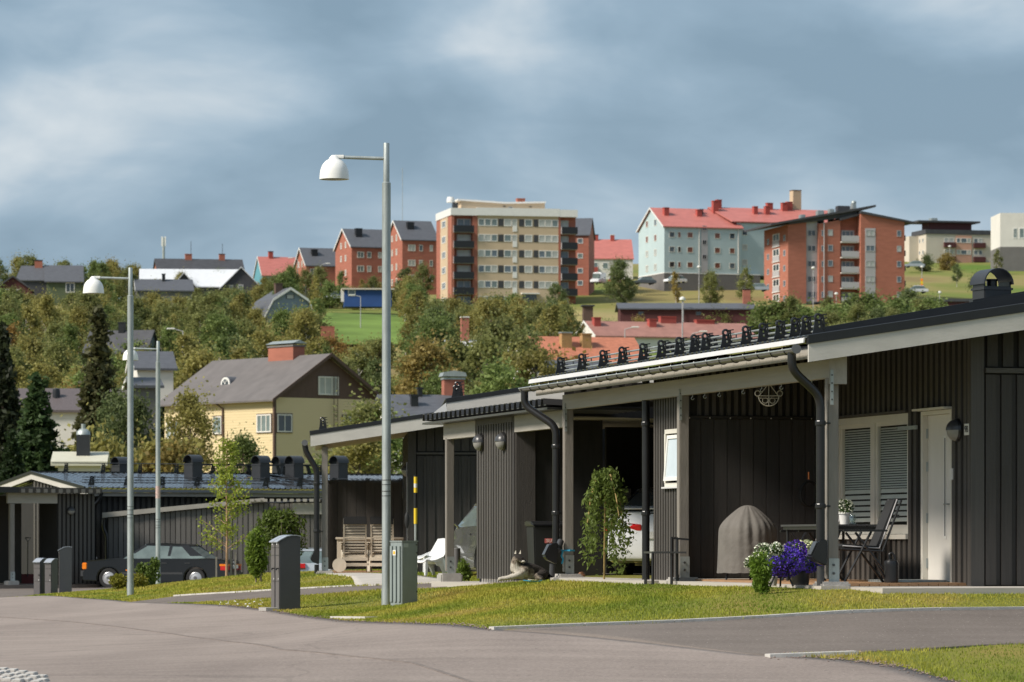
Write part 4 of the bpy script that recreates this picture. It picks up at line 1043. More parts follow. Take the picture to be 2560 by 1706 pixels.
for a, b_, m_ in ((1310, 1271, m_yel), (1271, 1232, m_black), (1232, 1219.5, m_yel), (1219.5, 1209.5, m_flash), (1209.5, 1192.5, m_yel), (1192.5, 1188, m_black)):
    MB().tube([(0, 0, zz(a)), (0, 0, zz(b_))], 0.027, 12).obj('band', m_, mk, True)

# ------------------------------------------------------------------ cars
def car(label, loc, rz, body, prof, belt, W, wb, paint, roofpaint=None, tail=None, sc=1.0, group='parked cars', name='parked_car', glass=None, wheel_r=0.31, spoiler=False):
    """prof: upper outline of the lower body front (-x) to rear; belt: (x_front_base, x_front_top, x_rear_top, x_rear_base, z_belt, z_roof)"""
    E_ = thing(name, label, 'car', loc, rz, group)
    r = wheel_r; wx = wb; low = 0.19
    def arch(xc): return [(xc + (r + 0.05) * math.cos(a), r + (r + 0.05) * math.sin(a)) for a in [math.pi - (0.12 + 0.76 * i / 8 * 1.0) * math.pi * 1.0 - 0.0 for i in range(9)]]
    def arc(xc): return [(xc - (r + 0.055) * math.cos(t), r * 0.95 + (r + 0.055) * math.sin(t)) for t in [R(-12) + R(204) * i / 10 for i in range(11)]]
    bottom = [(prof[0][0] + 0.02, low + 0.05)] + arc(wx[0]) + [(wx[0] + r + 0.1, low), (wx[1] - r - 0.1, low)] + arc(wx[1]) + [(prof[-1][0] - 0.03, low + 0.09)]
    poly = bottom + list(reversed(prof))
    half = []
    for k, (yy, inset) in enumerate(((0.0, 0), (W * 0.5, 0.0))): pass
    me = MB().prism([(x, -W / 2, z) for x, z in poly], (0, W, 0))
    # tumblehome: narrow the top and the ends
    xs = [p_[0] for p_ in poly]; x0, x1 = min(xs), max(xs)
    def shape(v):
        x, y, z = v; t = min(1, (x - x0) / 0.7); u = min(1, (x1 - x) / 0.7)
        f = 1 - 0.07 * (1 - t) ** 2 - 0.06 * (1 - u) ** 2 - 0.05 * max(0, z - 0.6)
        return (x, y * f, z)
    me.v = [shape(v) for v in me.v]
    bo = me.obj('body', paint, E_, True, bevel=0.035)
    xf0, xf1, xr1, xr0, zb, zr = belt
    wb_, wt = W * 0.47, W * 0.36
    b = MB(); n = 5
    base = [(xf0, -wb_, zb), (xr0, -wb_, zb), (xr0, wb_, zb), (xf0, wb_, zb)]; top = [(xf1, -wt, zr), (xr1, -wt, zr - 0.02), (xr1, wt, zr - 0.02), (xf1, wt, zr)]
    b.add(base + top, [(0, 1, 5, 4), (1, 2, 6, 5), (2, 3, 7, 6), (3, 0, 4, 7), (4, 5, 6, 7)])
    gl = b.obj('window_glass', glass or m_cargl, E_)
    rp = roofpaint or paint
    rm = MB().prism([(xf1 - 0.06, -wt - 0.015, zr - 0.03), (xr1 + 0.08, -wt - 0.015, zr - 0.06), (xr1 + 0.02, -wt - 0.015, zr + 0.0), ((xr1 + xf1) / 2, -wt - 0.015, zr + 0.045), (xf1 + 0.08, -wt - 0.015, zr + 0.035)], (0, 2 * wt + 0.03, 0))
    rm.obj('roof', rp, E_, True, bevel=0.02)
    mid = (xf0 + xr0) / 2 + 0.12
    for sgn in (-1, 1):
        def lerp(x0_, x1_, t): return x0_ + (x1_ - x0_) * t
        def pillar(xa, xb, w_, nm='pillar'):
            MB().prism([(xa - w_ / 2, sgn * (wb_ + 0.004), zb - 0.02), (xa + w_ / 2, sgn * (wb_ + 0.004), zb - 0.02), (xb + w_ / 2, sgn * (wt + 0.012), zr - 0.02), (xb - w_ / 2, sgn * (wt + 0.012), zr - 0.02)], (0, -sgn * 0.03, 0)).obj(nm, rp, E_)
        pillar(xf0 + 0.03, xf1 + 0.03, 0.12); pillar(mid, mid + 0.06, 0.09)
        MB().prism([(xf1 - 0.02, sgn * (wt + 0.03), zr - 0.10), (xr1 + 0.02, sgn * (wt + 0.03), zr - 0.10), (xr1 + 0.02, sgn * (wt + 0.002), zr + 0.0), (xf1 + 0.02, sgn * (wt + 0.002), zr + 0.02)], (0, -sgn * 0.04, 0)).obj('roof_rail', rp, E_)
        b = MB().prism([(xr0 - 0.42, sgn * (wb_ + 0.004), zb - 0.02), (xr0 + 0.02, sgn * (wb_ + 0.004), zb - 0.02), (xr1 + 0.05, sgn * (wt + 0.012), zr - 0.02), (xr1 - 0.2, sgn * (wt + 0.012), zr - 0.02)], (0, -sgn * 0.03, 0)); b.obj('pillar', rp, E_)
        MB().prism([(xf0 + 0.22, sgn * (wb_ + 0.0), zb), (xf0 + 0.4, sgn * (wb_ + 0.0), zb), (xf0 + 0.38, sgn * (wb_ + 0.14), zb + 0.12), (xf0 + 0.25, sgn * (wb_ + 0.14), zb + 0.12)], (0, 0, 0.03)).obj('mirror', rp, E_, bevel=0.01)
        for xd in (mid - 0.12, xr0 - 0.62): MB().box(xd - 0.09, xd + 0.09, sgn * W * 0.488 - 0.012, sgn * W * 0.488 + 0.012, zb - 0.13, zb - 0.1).obj('handle', m_hood, E_, bevel=0.005)
        piece('side_strip', m_hood, E_, wx[0] + r + 0.1, wx[1] - r - 0.1, sgn * W * 0.495 - 0.014, sgn * W * 0.495 + 0.014, 0.44, 0.50)
        for xc in wx:
            c_ = (xc, sgn * (W / 2 - 0.13), r)
            ty = MB().lathe([(r * 0.62, -0.1), (r * 0.92, -0.105), (r, -0.08), (r, 0.08), (r * 0.92, 0.105), (r * 0.62, 0.1)], 24, c_, 'y').obj('wheel', m_rubber, E_, True)
            MB().lathe([(r * 0.66, 0.0), (r * 0.66, 0.092 * sgn), (r * 0.56, 0.112 * sgn), (r * 0.52, 0.1 * sgn), (r * 0.22, 0.118 * sgn), (r * 0.16, 0.105 * sgn)], 24, c_, 'y').obj('hubcap', m_hub, ty, True)
            MB().lathe([(r * 0.16, 0.10 * sgn), (r * 0.14, 0.122 * sgn)], 16, c_, 'y').obj('hub', m_hubdark, ty, True)
        if tail:
            z0, z1, dx = tail
            piece('tail_light', m_red, E_, x1 - dx, x1 + 0.012, sgn * W * 0.33 - W * 0.13, sgn * W * 0.33 + W * 0.128, z0, z1)
            piece('headlight', m_lampgl, E_, x0 - 0.01, x0 + 0.12, sgn * W * 0.32 - 0.2, sgn * W * 0.32 + 0.14, 0.58, 0.74)
    MB().box(x1 - 0.02, x1 + 0.018, -0.26, 0.26, 0.62, 0.73).obj('licence_plate', m_white, E_)
    return E_, x0, x1
m_cargl = mat('grey green glass with painted reflection', (0.13, 0.165, 0.16), 0.06, 0.35, 1.3, spec=0.8)  # solid colour stands for reflected sky and the view through the glass
m_hub = mat('silver hubcap', (0.45, 0.45, 0.46), 0.35, 0.08, 4, metal=0.5)
m_hubdark = mat('dark silver hub', (0.16, 0.16, 0.165), 0.4, 0.1, 4, metal=0.5)
m_red = mat('red tail light', (0.55, 0.015, 0.02), 0.15, 0.15, 6, coat=0.5)
m_amber = mat('amber lens', (0.85, 0.22, 0.01), 0.2, 0.15, 6, coat=0.5)
m_carblk = mat('black car paint', (0.008, 0.0075, 0.008), 0.2, 0.1, 2, coat=0.45, spec=0.4)
m_carwht = mat('white car paint', (0.80, 0.81, 0.82), 0.22, 0.04, 2, coat=0.8)
m_carslv = mat('silver car paint', (0.45, 0.47, 0.49), 0.28, 0.05, 2, metal=0.4, coat=0.8)
m_cargry = mat('charcoal car paint', (0.11, 0.11, 0.115), 0.25, 0.05, 2, metal=0.4, coat=0.8)

p = at(253, 1473, 80)
sedan, x0, x1 = car('old black saloon car parked by the grey boarded carport', (p.x + 1.84, p.y + 0.2, -1.45), R(-11), None,
    [(-2.32, 0.42), (-2.31, 0.54), (-2.25, 0.56), (-2.20, 0.82), (-2.14, 0.86), (-1.6, 0.91), (-1.0, 0.955), (-0.95, 0.93), (0.3, 0.93), (1.35, 0.93), (1.7, 0.94), (2.2, 0.9), (2.33, 0.86), (2.36, 0.55), (2.42, 0.5), (2.42, 0.34)],
    (-1.02, -0.30, 1.02, 1.72, 0.90, 1.37), 1.72, (-1.44, 1.36), m_carblk, tail=None, wheel_r=0.315)
for sgn in (-1, 1):
    MB().prism([(-2.27, sgn * 0.56, 0.56), (-2.27, sgn * 0.80, 0.56), (-2.1, sgn * 0.83, 0.56), (-2.05, sgn * 0.825, 0.79), (-2.18, sgn * 0.78, 0.81), (-2.22, sgn * 0.56, 0.81)], (0, 0, 0.001)).v
    MB().box(-2.30, -2.15, min(sgn * 0.68, sgn * 0.84), max(sgn * 0.66, sgn * 0.84), 0.59, 0.80).obj('turn_signal', m_amber, sedan, bevel=0.02)
    MB().box(-2.29, -2.15, min(sgn * 0.34, sgn * 0.655), max(sgn * 0.34, sgn * 0.655), 0.60, 0.79).obj('headlight', m_lampgl, sedan, bevel=0.02)
    t_ = MB().box(2.14, 2.385, min(sgn * 0.40, sgn * 0.832), max(sgn * 0.40, sgn * 0.832), 0.56, 0.75).obj('tail_light', m_red, sedan, bevel=0.012)
    piece('turn_lens', m_amber, t_, 2.13, 2.39, min(sgn * 0.40, sgn * 0.837), max(sgn * 0.40, sgn * 0.837), 0.70, 0.757)
    for yy in (0.52, 0.62): piece('lens_rib', m_black, t_, 2.384, 2.394, sgn * yy - 0.008, sgn * yy + 0.008, 0.56, 0.75)
    piece('marker_lamp', m_amber, sedan, -0.88, -0.78, sgn * 0.855 - 0.014, sgn * 0.855 + 0.014, 0.55, 0.585)
piece('bumper', m_hood, sedan, 2.3, 2.44, -0.80, 0.80, 0.36, 0.5)
piece('bumper', m_hood, sedan, -2.36, -2.24, -0.80, 0.80, 0.38, 0.55)
MB().lathe([(0.035, -0.004), (0.04, 0.0), (0.035, 0.004)], 12, (-2.08, 0, 0.94), 'x').obj('hood_ornament', m_hub, sedan)
MB().tube([(2.365, 0.05 * math.cos(a), 0.80 + 0.05 * math.sin(a)) for a in [i * math.pi / 6 for i in range(13)]], 0.007, 5).obj('trunk_badge', m_hub, sedan)
for a in (90, 210, 330): MB().tube([(2.365, 0, 0.80), (2.365, 0.05 * math.cos(R(a)), 0.80 + 0.05 * math.sin(R(a)))], 0.006, 5).obj('trunk_badge_spoke', m_hub, sedan)

hatch = [(-2.1, 0.4), (-2.08, 0.62), (-1.95, 0.78), (-1.0, 1.0), (0.5, 1.02), (1.6, 1.03), (2.0, 1.04), (2.05, 1.0), (2.12, 0.75), (2.14, 0.35)]
p = at(1572, 1437, 161)
wc, x0, x1 = car('white hatchback with red wing-shaped tail lights parked in the carport', (p.x + 1.02, p.y + 2.1, -0.57), R(-105), None, hatch,
    (-1.15, -0.3, 0.9, 1.85, 0.98, 1.40), 1.75, (-1.35, 1.3), m_carwht, m_black, tail=None, glass=m_glass, wheel_r=0.33)
for sgn in (-1, 1):
    MB().prism([(2.08, sgn * 0.28, 0.74), (2.1, sgn * 0.28, 0.84), (1.98, sgn * 0.86, 0.90), (1.86, sgn * 0.885, 0.86), (2.0, sgn * 0.875, 0.70)], (0.05, 0, 0)).obj('tail_light', m_red, wc, bevel=0.012)
    MB().prism([(2.03, sgn * 0.58, 0.9), (1.99, sgn * 0.80, 1.07), (1.93, sgn * 0.86, 1.09), (1.99, sgn * 0.68, 0.9)], (0.05, 0, 0)).obj('tail_light', m_red, wc, bevel=0.006)
MB().prism([(1.99, -0.62, 0.88), (2.06, -0.62, 0.88), (1.93, -0.62, 1.06), (1.87, -0.62, 1.06)], (0.02, 1.24, 0)).obj('lower_rear_window', m_glass, wc)
MB().prism([(1.72, -0.84, 1.10), (2.06, -0.84, 1.075), (2.08, -0.84, 1.095), (1.8, -0.84, 1.135)], (0, 1.68, 0)).obj('spoiler', m_carwht, wc, True, bevel=0.012)
p = at(1175, 1448, 133)
gc, x0, x1 = car('charcoal car with its tail peeking past the slatted carport wall', (p.x + 0.75, p.y + 2.0, p.z - 0.02), R(-78), None, hatch,
    (-1.15, -0.3, 1.0, 1.9, 0.98, 1.42), 1.78, (-1.35, 1.3), m_cargry, tail=(0.82, 1.0, 0.25), glass=m_cargl)
piece('bumper', m_hub, gc, 2.0, 2.16, -0.84, 0.84, 0.36, 0.4)
p = at(808, 1452, 86)
scar, x0, x1 = car('silver estate car showing a red tail light behind the tall mailboxes', (p.x - 0.05, p.y + 2.0, -1.66), R(-93), None, hatch,
    (-1.15, -0.2, 1.3, 1.95, 0.98, 1.44), 1.76, (-1.35, 1.3), m_carslv, tail=(0.90, 1.03, 0.3), glass=m_cargl)

# ------------------------------------------------------------------ porch of the front house
def on_a(x, y, z=0.0): return a_loc(x, y, z)
m_cover = mat('taupe grill cover fabric', (0.135, 0.122, 0.108), 0.8, 0.12, 3, bump=0.9, bscale=7)
p = at(1869, 1444, 188)
bbq = thing('covered_grill', 'kettle grill under a taupe weather cover on the porch', 'grill', (p.x, p.y, AO.z + 0.045))
g = np.random.default_rng(3); n, prof = 96, [(0.405, 0.09), (0.40, 0.14), (0.395, 0.3), (0.388, 0.5), (0.38, 0.66), (0.37, 0.70), (0.33, 0.775), (0.24, 0.86), (0.15, 0.935), (0.09, 0.975), (0.04, 0.99), (0.0, 0.992)]
fold = [(g.uniform(0, 6.28), g.integers(4, 24), g.uniform(0.3, 1)) for _ in range(9)]
vs, fs = [], []
for j, (r_, z_) in enumerate(prof):
    for i in range(n):
        a = 2 * math.pi * i / n
        f = sum(w_ * math.sin(k * a + ph + 1.5 * z_) for ph, k, w_ in fold) / 5
        amp = 0.014 + 0.034 * math.exp(-((z_ - 0.66) / 0.14) ** 2) + 0.02 * max(0, 0.4 - z_)
        rr = r_ + amp * f * (1 if r_ > 0.05 else 0)
        vs.append((rr * math.cos(a), rr * math.sin(a) * 0.9, z_ + (0.012 * f if j == 0 else 0)))
for j in range(len(prof) - 1):
    for i in range(n): fs.append((j * n + i, j * n + (i + 1) % n, (j + 1) * n + (i + 1) % n, (j + 1) * n + i))
cv = MB().add(vs, fs).obj('cover', m_cover, bbq, True)
sm = cv.modifiers.new('s', 'SUBSURF'); sm.levels = sm.render_levels = 1
for a in (200, 330, 80): MB().tube([(0.24 * math.cos(R(a)), 0.24 * math.sin(R(a)), 0.25), (0.31 * math.cos(R(a)), 0.31 * math.sin(R(a)), 0.0)], 0.015, 6).obj('leg', m_black, bbq)

def folding_chair(label, loc, rz, cushion, pipe, name='garden_chair'):
    """reclining camping chair facing -x"""
    E_ = thing(name, label, 'chair', loc, rz, 'padded chairs at the porch table')
    def slab(a, b_, t, w_, nm, m_):
        a, b_ = Vector((a[0], 0, a[1])), Vector((b_[0], 0, b_[1])); d = (b_ - a).normalized(); nn = Vector((-d.z, 0, d.x)) * t
        return MB().prism([a - Vector((0, w_ / 2, 0)), b_ - Vector((0, w_ / 2, 0)), b_ + nn - Vector((0, w_ / 2, 0)), a + nn - Vector((0, w_ / 2, 0))], (0, w_, 0)).obj(nm, m_, E_, bevel=0.018)
    slab((-0.28, 0.43), (0.2, 0.40), 0.05, 0.46, 'seat', cushion)
    bk = slab((0.2, 0.42), (0.44, 1.02), 0.05, 0.46, 'backrest', cushion)
    for sgn in (-1, 1):
        MB().tube([(-0.27, sgn * 0.232, 0.455), (0.19, sgn * 0.232, 0.425), (0.415, sgn * 0.232, 1.03)], 0.009, 5).obj('piping', pipe, E_)
        MB().tube([(0.22, sgn * 0.27, 0.38), (0.46, sgn * 0.27, 1.02)], 0.014, 6).obj('back_frame', m_black, E_)
        MB().tube([(-0.3, sgn * 0.27, 0.415), (0.22, sgn * 0.27, 0.385)], 0.014, 6).obj('seat_frame', m_black, E_)
        MB().tube([(-0.26, sgn * 0.27, 0.0), (0.08, sgn * 0.27, 0.63)], 0.016, 6).obj('leg', m_black, E_)
        MB().tube([(0.36, sgn * 0.27, 0.0), (-0.12, sgn * 0.27, 0.62)], 0.016, 6).obj('leg', m_black, E_)
        MB().box(-0.28, 0.28, sgn * 0.29 - 0.025, sgn * 0.29 + 0.025, 0.63, 0.655).obj('armrest', m_black, E_, bevel=0.008)
    MB().tube([(0.34, -0.27, 0.1), (0.34, 0.27, 0.1)], 0.012, 6).obj('stretcher', m_black, E_)
    piece('head_strap', m_rubber, bk, 0.36, 0.44, -0.238, 0.238, 0.80, 0.84)
    return E_
m_cush1 = mat('grey cushion fabric', (0.20, 0.185, 0.185), 0.85, 0.12, 4)
m_cush2 = mat('black cushion fabric', (0.016, 0.016, 0.017), 0.8, 0.15, 4)
m_pipe = mat('light grey piping', (0.42, 0.40, 0.40), 0.7, 0.05)
fl = AO.z + 0.046
p = at(2150, 1458, 202); folding_chair('black padded recliner beside the porch table, nearest the door', (p.x, p.y, fl), R(8), m_cush2, m_pipe)
p = at(2022, 1452, 193); folding_chair('grey padded chair behind the downpipe at the porch table', (p.x, p.y, fl), R(20), m_cush1, m_pipe)
p = at(2085, 1455, 196)
tb = thing('porch_table', 'dark slatted garden table on the porch with a flower pot', 'table', (p.x, p.y, fl), AA)
for i in range(7): piece('slat', m_hood, tb, -0.42 + i * 0.125, -0.31 + i * 0.125, -0.7, 0.9, 0.70, 0.725)
MB().box(-0.40, 0.43, -0.66, 0.86, 0.66, 0.698).obj('apron', m_black, tb)
for x, y in ((-0.36, -0.6), (0.4, -0.6), (-0.36, 0.8), (0.4, 0.8)): MB().tube([(x, y, 0), (x, y, 0.68)], 0.018, 6).obj('leg', m_black, tb)
def flower_pot(label, loc, r0, r1, h, m_pot, blooms, cat='flower pot', legs=0, seed=1, name='flower_pot'):
    E_ = thing(name, label, cat, loc)
    b0 = 0.14 if legs else 0.0
    MB().lathe([(r0, b0), (r0 + 0.3 * (r1 - r0), b0 + 0.3 * h), (r1, b0 + h), (r1 + 0.008, b0 + h), (r1 + 0.008, b0 + h - 0.02), (r1 - 0.02, b0 + h - 0.03), (0.0, b0 + h - 0.03)], 20).obj('pot', m_pot, E_, True)
    for k in range(legs):
        a = R(90 + 360 * k / legs); MB().tube([(r0 * 0.8 * math.cos(a), r0 * 0.8 * math.sin(a), b0 + 0.05), (r1 * 0.95 * math.cos(a), r1 * 0.95 * math.sin(a), 0)], 0.012, 6).obj('leg', m_rubber, E_)
    g = np.random.default_rng(seed)
    P = np.concatenate([blob(260, c, (r_ * 0.9, r_ * 0.9, r_ * 0.8), g, 0.3) for (c, r_, n_, s_, col) in blooms])
    mesh_obj('foliage', leaf_mesh('foliage', P, 0.022, m_leaf, 1.8, 0.3, seed), E_, color=(0.07, 0.13, 0.03))
    for q, (c, r_, n_, s_, col) in enumerate(blooms):
        o_ = mesh_obj('blossom', leaf_mesh('blossom', blob(n_, c, (r_, r_, r_ * 0.85), g, 0.75), s_, m_petal, 1.0, 0, seed + q), E_, color=col)
        o_['kind'] = 'stuff'
    return E_
PUR, WHI, YEL, VIO = (0.115, 0.06, 0.50), (0.75, 0.76, 0.62), (0.85, 0.50, 0.02), (0.10, 0.03, 0.38)
p = at(2112, 1311, 194)
flower_pot('white pot with small white blossoms standing on the porch table', (p.x, p.y, fl + 0.727), 0.06, 0.082, 0.155, m_white, [((0, 0, 0.22), 0.13, 260, 0.018, WHI)], seed=4)
jar = MB().lathe([(0.04, 0), (0.043, 0.02), (0.043, 0.10), (0.035, 0.12), (0.033, 0.12), (0.04, 0.1), (0.04, 0.01), (0.0, 0.01)], 14).obj('glass_jar', clear_glass('jar glass', (0.85, 0.9, 0.88), 0.15), None, True, loc=at(2131, 1311, 196).xy.to_3d() + Vector((0, 0, fl + 0.727)))
tag(jar, 'clear glass jar beside the white pot on the table', 'jar')
zp = AO.z + 0.01
p = at(1953, 1476, 206)
flower_pot('black legged bowl with violet flowers at the porch edge', (p.x, p.y, zp), 0.08, 0.17, 0.12, m_black, [((0.06, 0, 0.30), 0.23, 1300, 0.024, PUR), ((-0.04, 0.02, 0.28), 0.2, 700, 0.024, PUR), ((0.18, 0.12, 0.44), 0.15, 520, 0.022, VIO), ((-0.05, -0.1, 0.46), 0.06, 60, 0.034, YEL)], legs=3, seed=5)
p = at(1905, 1470, 208)
flower_pot('pot of tall white blossoms left of the violet flowers', (p.x, p.y, zp), 0.07, 0.1, 0.15, m_white, [((-0.1, 0, 0.28), 0.12, 120, 0.028, WHI), ((0.02, 0, 0.42), 0.13, 170, 0.028, WHI), ((0.17, 0.02, 0.45), 0.10, 120, 0.03, WHI)], seed=6)
p = at(2001, 1466, 204)
flower_pot('black bucket with white and violet flowers next to the downpipe', (p.x, p.y, zp), 0.1, 0.13, 0.2, m_black, [((0.06, 0, 0.42), 0.17, 620, 0.026, (0.70, 0.72, 0.45)), ((0.09, -0.08, 0.29), 0.16, 560, 0.024, PUR), ((0.2, -0.06, 0.26), 0.1, 240, 0.022, PUR)], seed=8)
p = at(1934, 1466, 204)
wp = MB().lathe([(0.045, 0), (0.06, 0.11), (0.055, 0.115), (0.0, 0.1)], 16).obj('empty_pot', m_conc, None, True, loc=(p.x, p.y + 0.12, zp)); tag(wp, 'small empty pale pot under the legged flower bowl', 'flower pot')
p = at(2228, 1458, 203)
wc_ = thing('watering_can', 'black ribbed watering can by the wall near the door', 'watering can', (p.x, p.y, fl))
MB().lathe([(0.085, 0), (0.09, 0.02)] + [(0.088 + 0.005 * (i % 2), 0.03 + i * 0.022) for i in range(10)] + [(0.08, 0.27), (0.03, 0.29), (0, 0.29)], 18).obj('can_body', m_black, wc_, True)
MB().tube(smooth_path([(-0.02, 0, 0.28), (-0.03, 0, 0.36), (0.03, 0, 0.37), (0.06, 0, 0.2)]), 0.014, 6).obj('handle', m_black, wc_, True)
MB().tube([(-0.085, -0.03, 0.06), (-0.2, -0.06, 0.26)], [0.018, 0.011], 6).obj('spout', m_black, wc_)
# slim bench by the middle post
p = at(1660, 1450, 186)
bn = thing('garden_bench', 'slim black metal bench beside the middle porch post', 'bench', (p.x, p.y, AO.z - 0.02), R(12))
MB().box(-0.22, 0.26, -0.2, 0.25, 0.415, 0.44).obj('seat', m_galvdark, bn)
for x, y, h in ((-0.2, -0.18, 0.42), (0.06, -0.18, 0.62), (-0.2, 0.22, 0.42), (0.24, 0.22, 0.62)): MB().tube([(x, y, 0), (x, y, h)], 0.02, 4).obj('leg', m_black, bn)
MB().tube([(0.06, -0.18, 0.62), (0.24, 0.22, 0.62)], 0.018, 4).obj('armrest', m_black, bn); MB().bar((0.06, -0.18, 0.62), (0.3, -0.18, 0.60), 0.02, 0.025).obj('armrest', m_black, bn)
# hanging scroll planter, hooks and string lights under the beam
p = at(1922, 990, 197)
orn = thing('hanging_planter', 'cream wrought iron scroll planter hanging under the porch beam', 'planter', (p.x, p.y, p.z))
m_iron = mat('cream wrought iron', (0.33, 0.30, 0.24), 0.6, 0.1)
def arcpts(c, r_, a0, a1, n_=12): return [(c[0] + r_ * math.cos(R(a0 + (a1 - a0) * i / n_)), 0, c[1] + r_ * math.sin(R(a0 + (a1 - a0) * i / n_))) for i in range(n_ + 1)]
b = MB()
b.tube(arcpts((0, 0.0), 0.13, 180, 360), 0.007, 5); b.tube([(-0.14, 0, 0.0), (0.14, 0, 0.0)], 0.007, 5); b.tube([(-0.13, 0, -0.03), (0.13, 0, -0.03)], 0.005, 5)
for sx in (-1, 1):
    b.tube(arcpts((sx * 0.14, 0.03), 0.035, 270, 270 + sx * 300), 0.006, 5); b.tube(arcpts((sx * 0.045, -0.06), 0.035, 90, 90 + sx * 300), 0.005, 5)
    b.tube([(sx * 0.12, 0, 0.0), (sx * 0.06, 0, 0.08), (0, 0, 0.16)], 0.006, 5)
b.tube([(0, 0, 0.16), (0, 0, -0.13)], 0.006, 5); b.obj('scrollwork', m_iron, orn)
for px, py in ((1717, 992), (1752, 988), (1793, 986), (1858, 980), (1907, 974), (1957, 968), (2032, 964)):
    y_ = (2079 - px) / 62.0
    q = a_loc(0, max(0.2, 0.0 + (Y2 - 0.3) * (2079 - px) / (2079 - 1707)), 2.53)
    b = MB().tube([(0, 0, 0), (0, 0, -0.03)] + [(0.02 * math.cos(R(90 + t)) , 0, -0.05 + 0.02 * math.sin(R(90 + t))) for t in range(0, 271, 45)], 0.005, 5)
    o_ = b.obj('ceiling_hook', m_galv, None, loc=q); tag(o_, 'small steel hook screwed under the porch beam', 'hook', 'hooks under the porch beam')
sl = thing('string_lights', 'string of tiny lights along the top of the porch screen', 'string lights', a_loc(0, Y2, 2.2), AA)
MB().tube([(0.05 + 1.8 * i / 24, -0.04, 0.03 - 0.02 * math.sin(i * math.pi / 4) ** 2) for i in range(25)], 0.004, 4).obj('cable', m_rubber, sl)
for i in range(7): MB().lathe([(0.0, -0.012), (0.011, 0.0), (0.0, 0.012)], 8, (0.08 + i * 0.29, -0.045, 0.03)).obj('bulb', m_flash, sl)
# coiled hose with orange nozzle on the dark corner
q = a_loc(XW - 0.12, Y2 - 0.15, 1.2)
hs = thing('garden_hose', 'black coiled garden hose with orange nozzle in the porch corner', 'hose', q, AA)
for i in range(4): MB().tube([(0.13 * math.cos(t) - 0.05, -0.02 * i, 0.17 * math.sin(t)) for t in [k * math.pi / 9 + i for k in range(19)]], 0.012, 5).obj('coil', m_rubber, hs)
MB().tube([(-0.06, -0.04, 0.2), (-0.06, -0.04, 0.3)], 0.012, 6).obj('nozzle', m_amber, hs)

# ------------------------------------------------------------------ bin, dog, rope
p = at(1366, 1446, 163)
bn = thing('wheelie_bin', 'black wheelie bin with red name label inside the slatted carport', 'bin', (p.x, p.y, -0.62), R(12))
b = MB().box(-0.26, 0.26, -0.27, 0.27, 0.05, 0.86); b.v = [(x * (0.86 + 0.14 * z / 0.86), y * (0.82 + 0.18 * z / 0.86), z) for x, y, z in b.v]
b.obj('bin_body', m_binblk if 'm_binblk' in globals() else mat('black bin plastic', (0.011, 0.011, 0.012), 0.5, 0.1), bn, bevel=0.02)
MB().prism([(-0.28, -0.3, 0.86), (-0.28, 0.3, 0.86), (-0.28, 0.3, 0.94), (-0.28, -0.1, 0.93), (-0.28, -0.29, 0.89)], (0.56, 0, 0)).obj('bin_lid', m_black, bn, bevel=0.015)
piece('name_plate', mat('faded red plate', (0.50, 0.13, 0.12), 0.5, 0.08), bn, -0.085, 0.145, -0.278, -0.270, 0.60, 0.67)
text_mesh('SULO', 0.075, mat('pale print', (0.75, 0.6, 0.55), 0.5), bn, (0.03, -0.280, 0.635), (R(90), 0, 0), 'name_lettering')
piece('yellow_label', m_yel, bn, -0.03, 0.08, -0.268, -0.256, 0.36, 0.38)
for sgn in (-1, 1): MB().lathe([(0.1, -0.02), (0.1, 0.02)], 14, (sgn * 0.24, 0.24, 0.1), 'x').obj('wheel', m_rubber, bn)

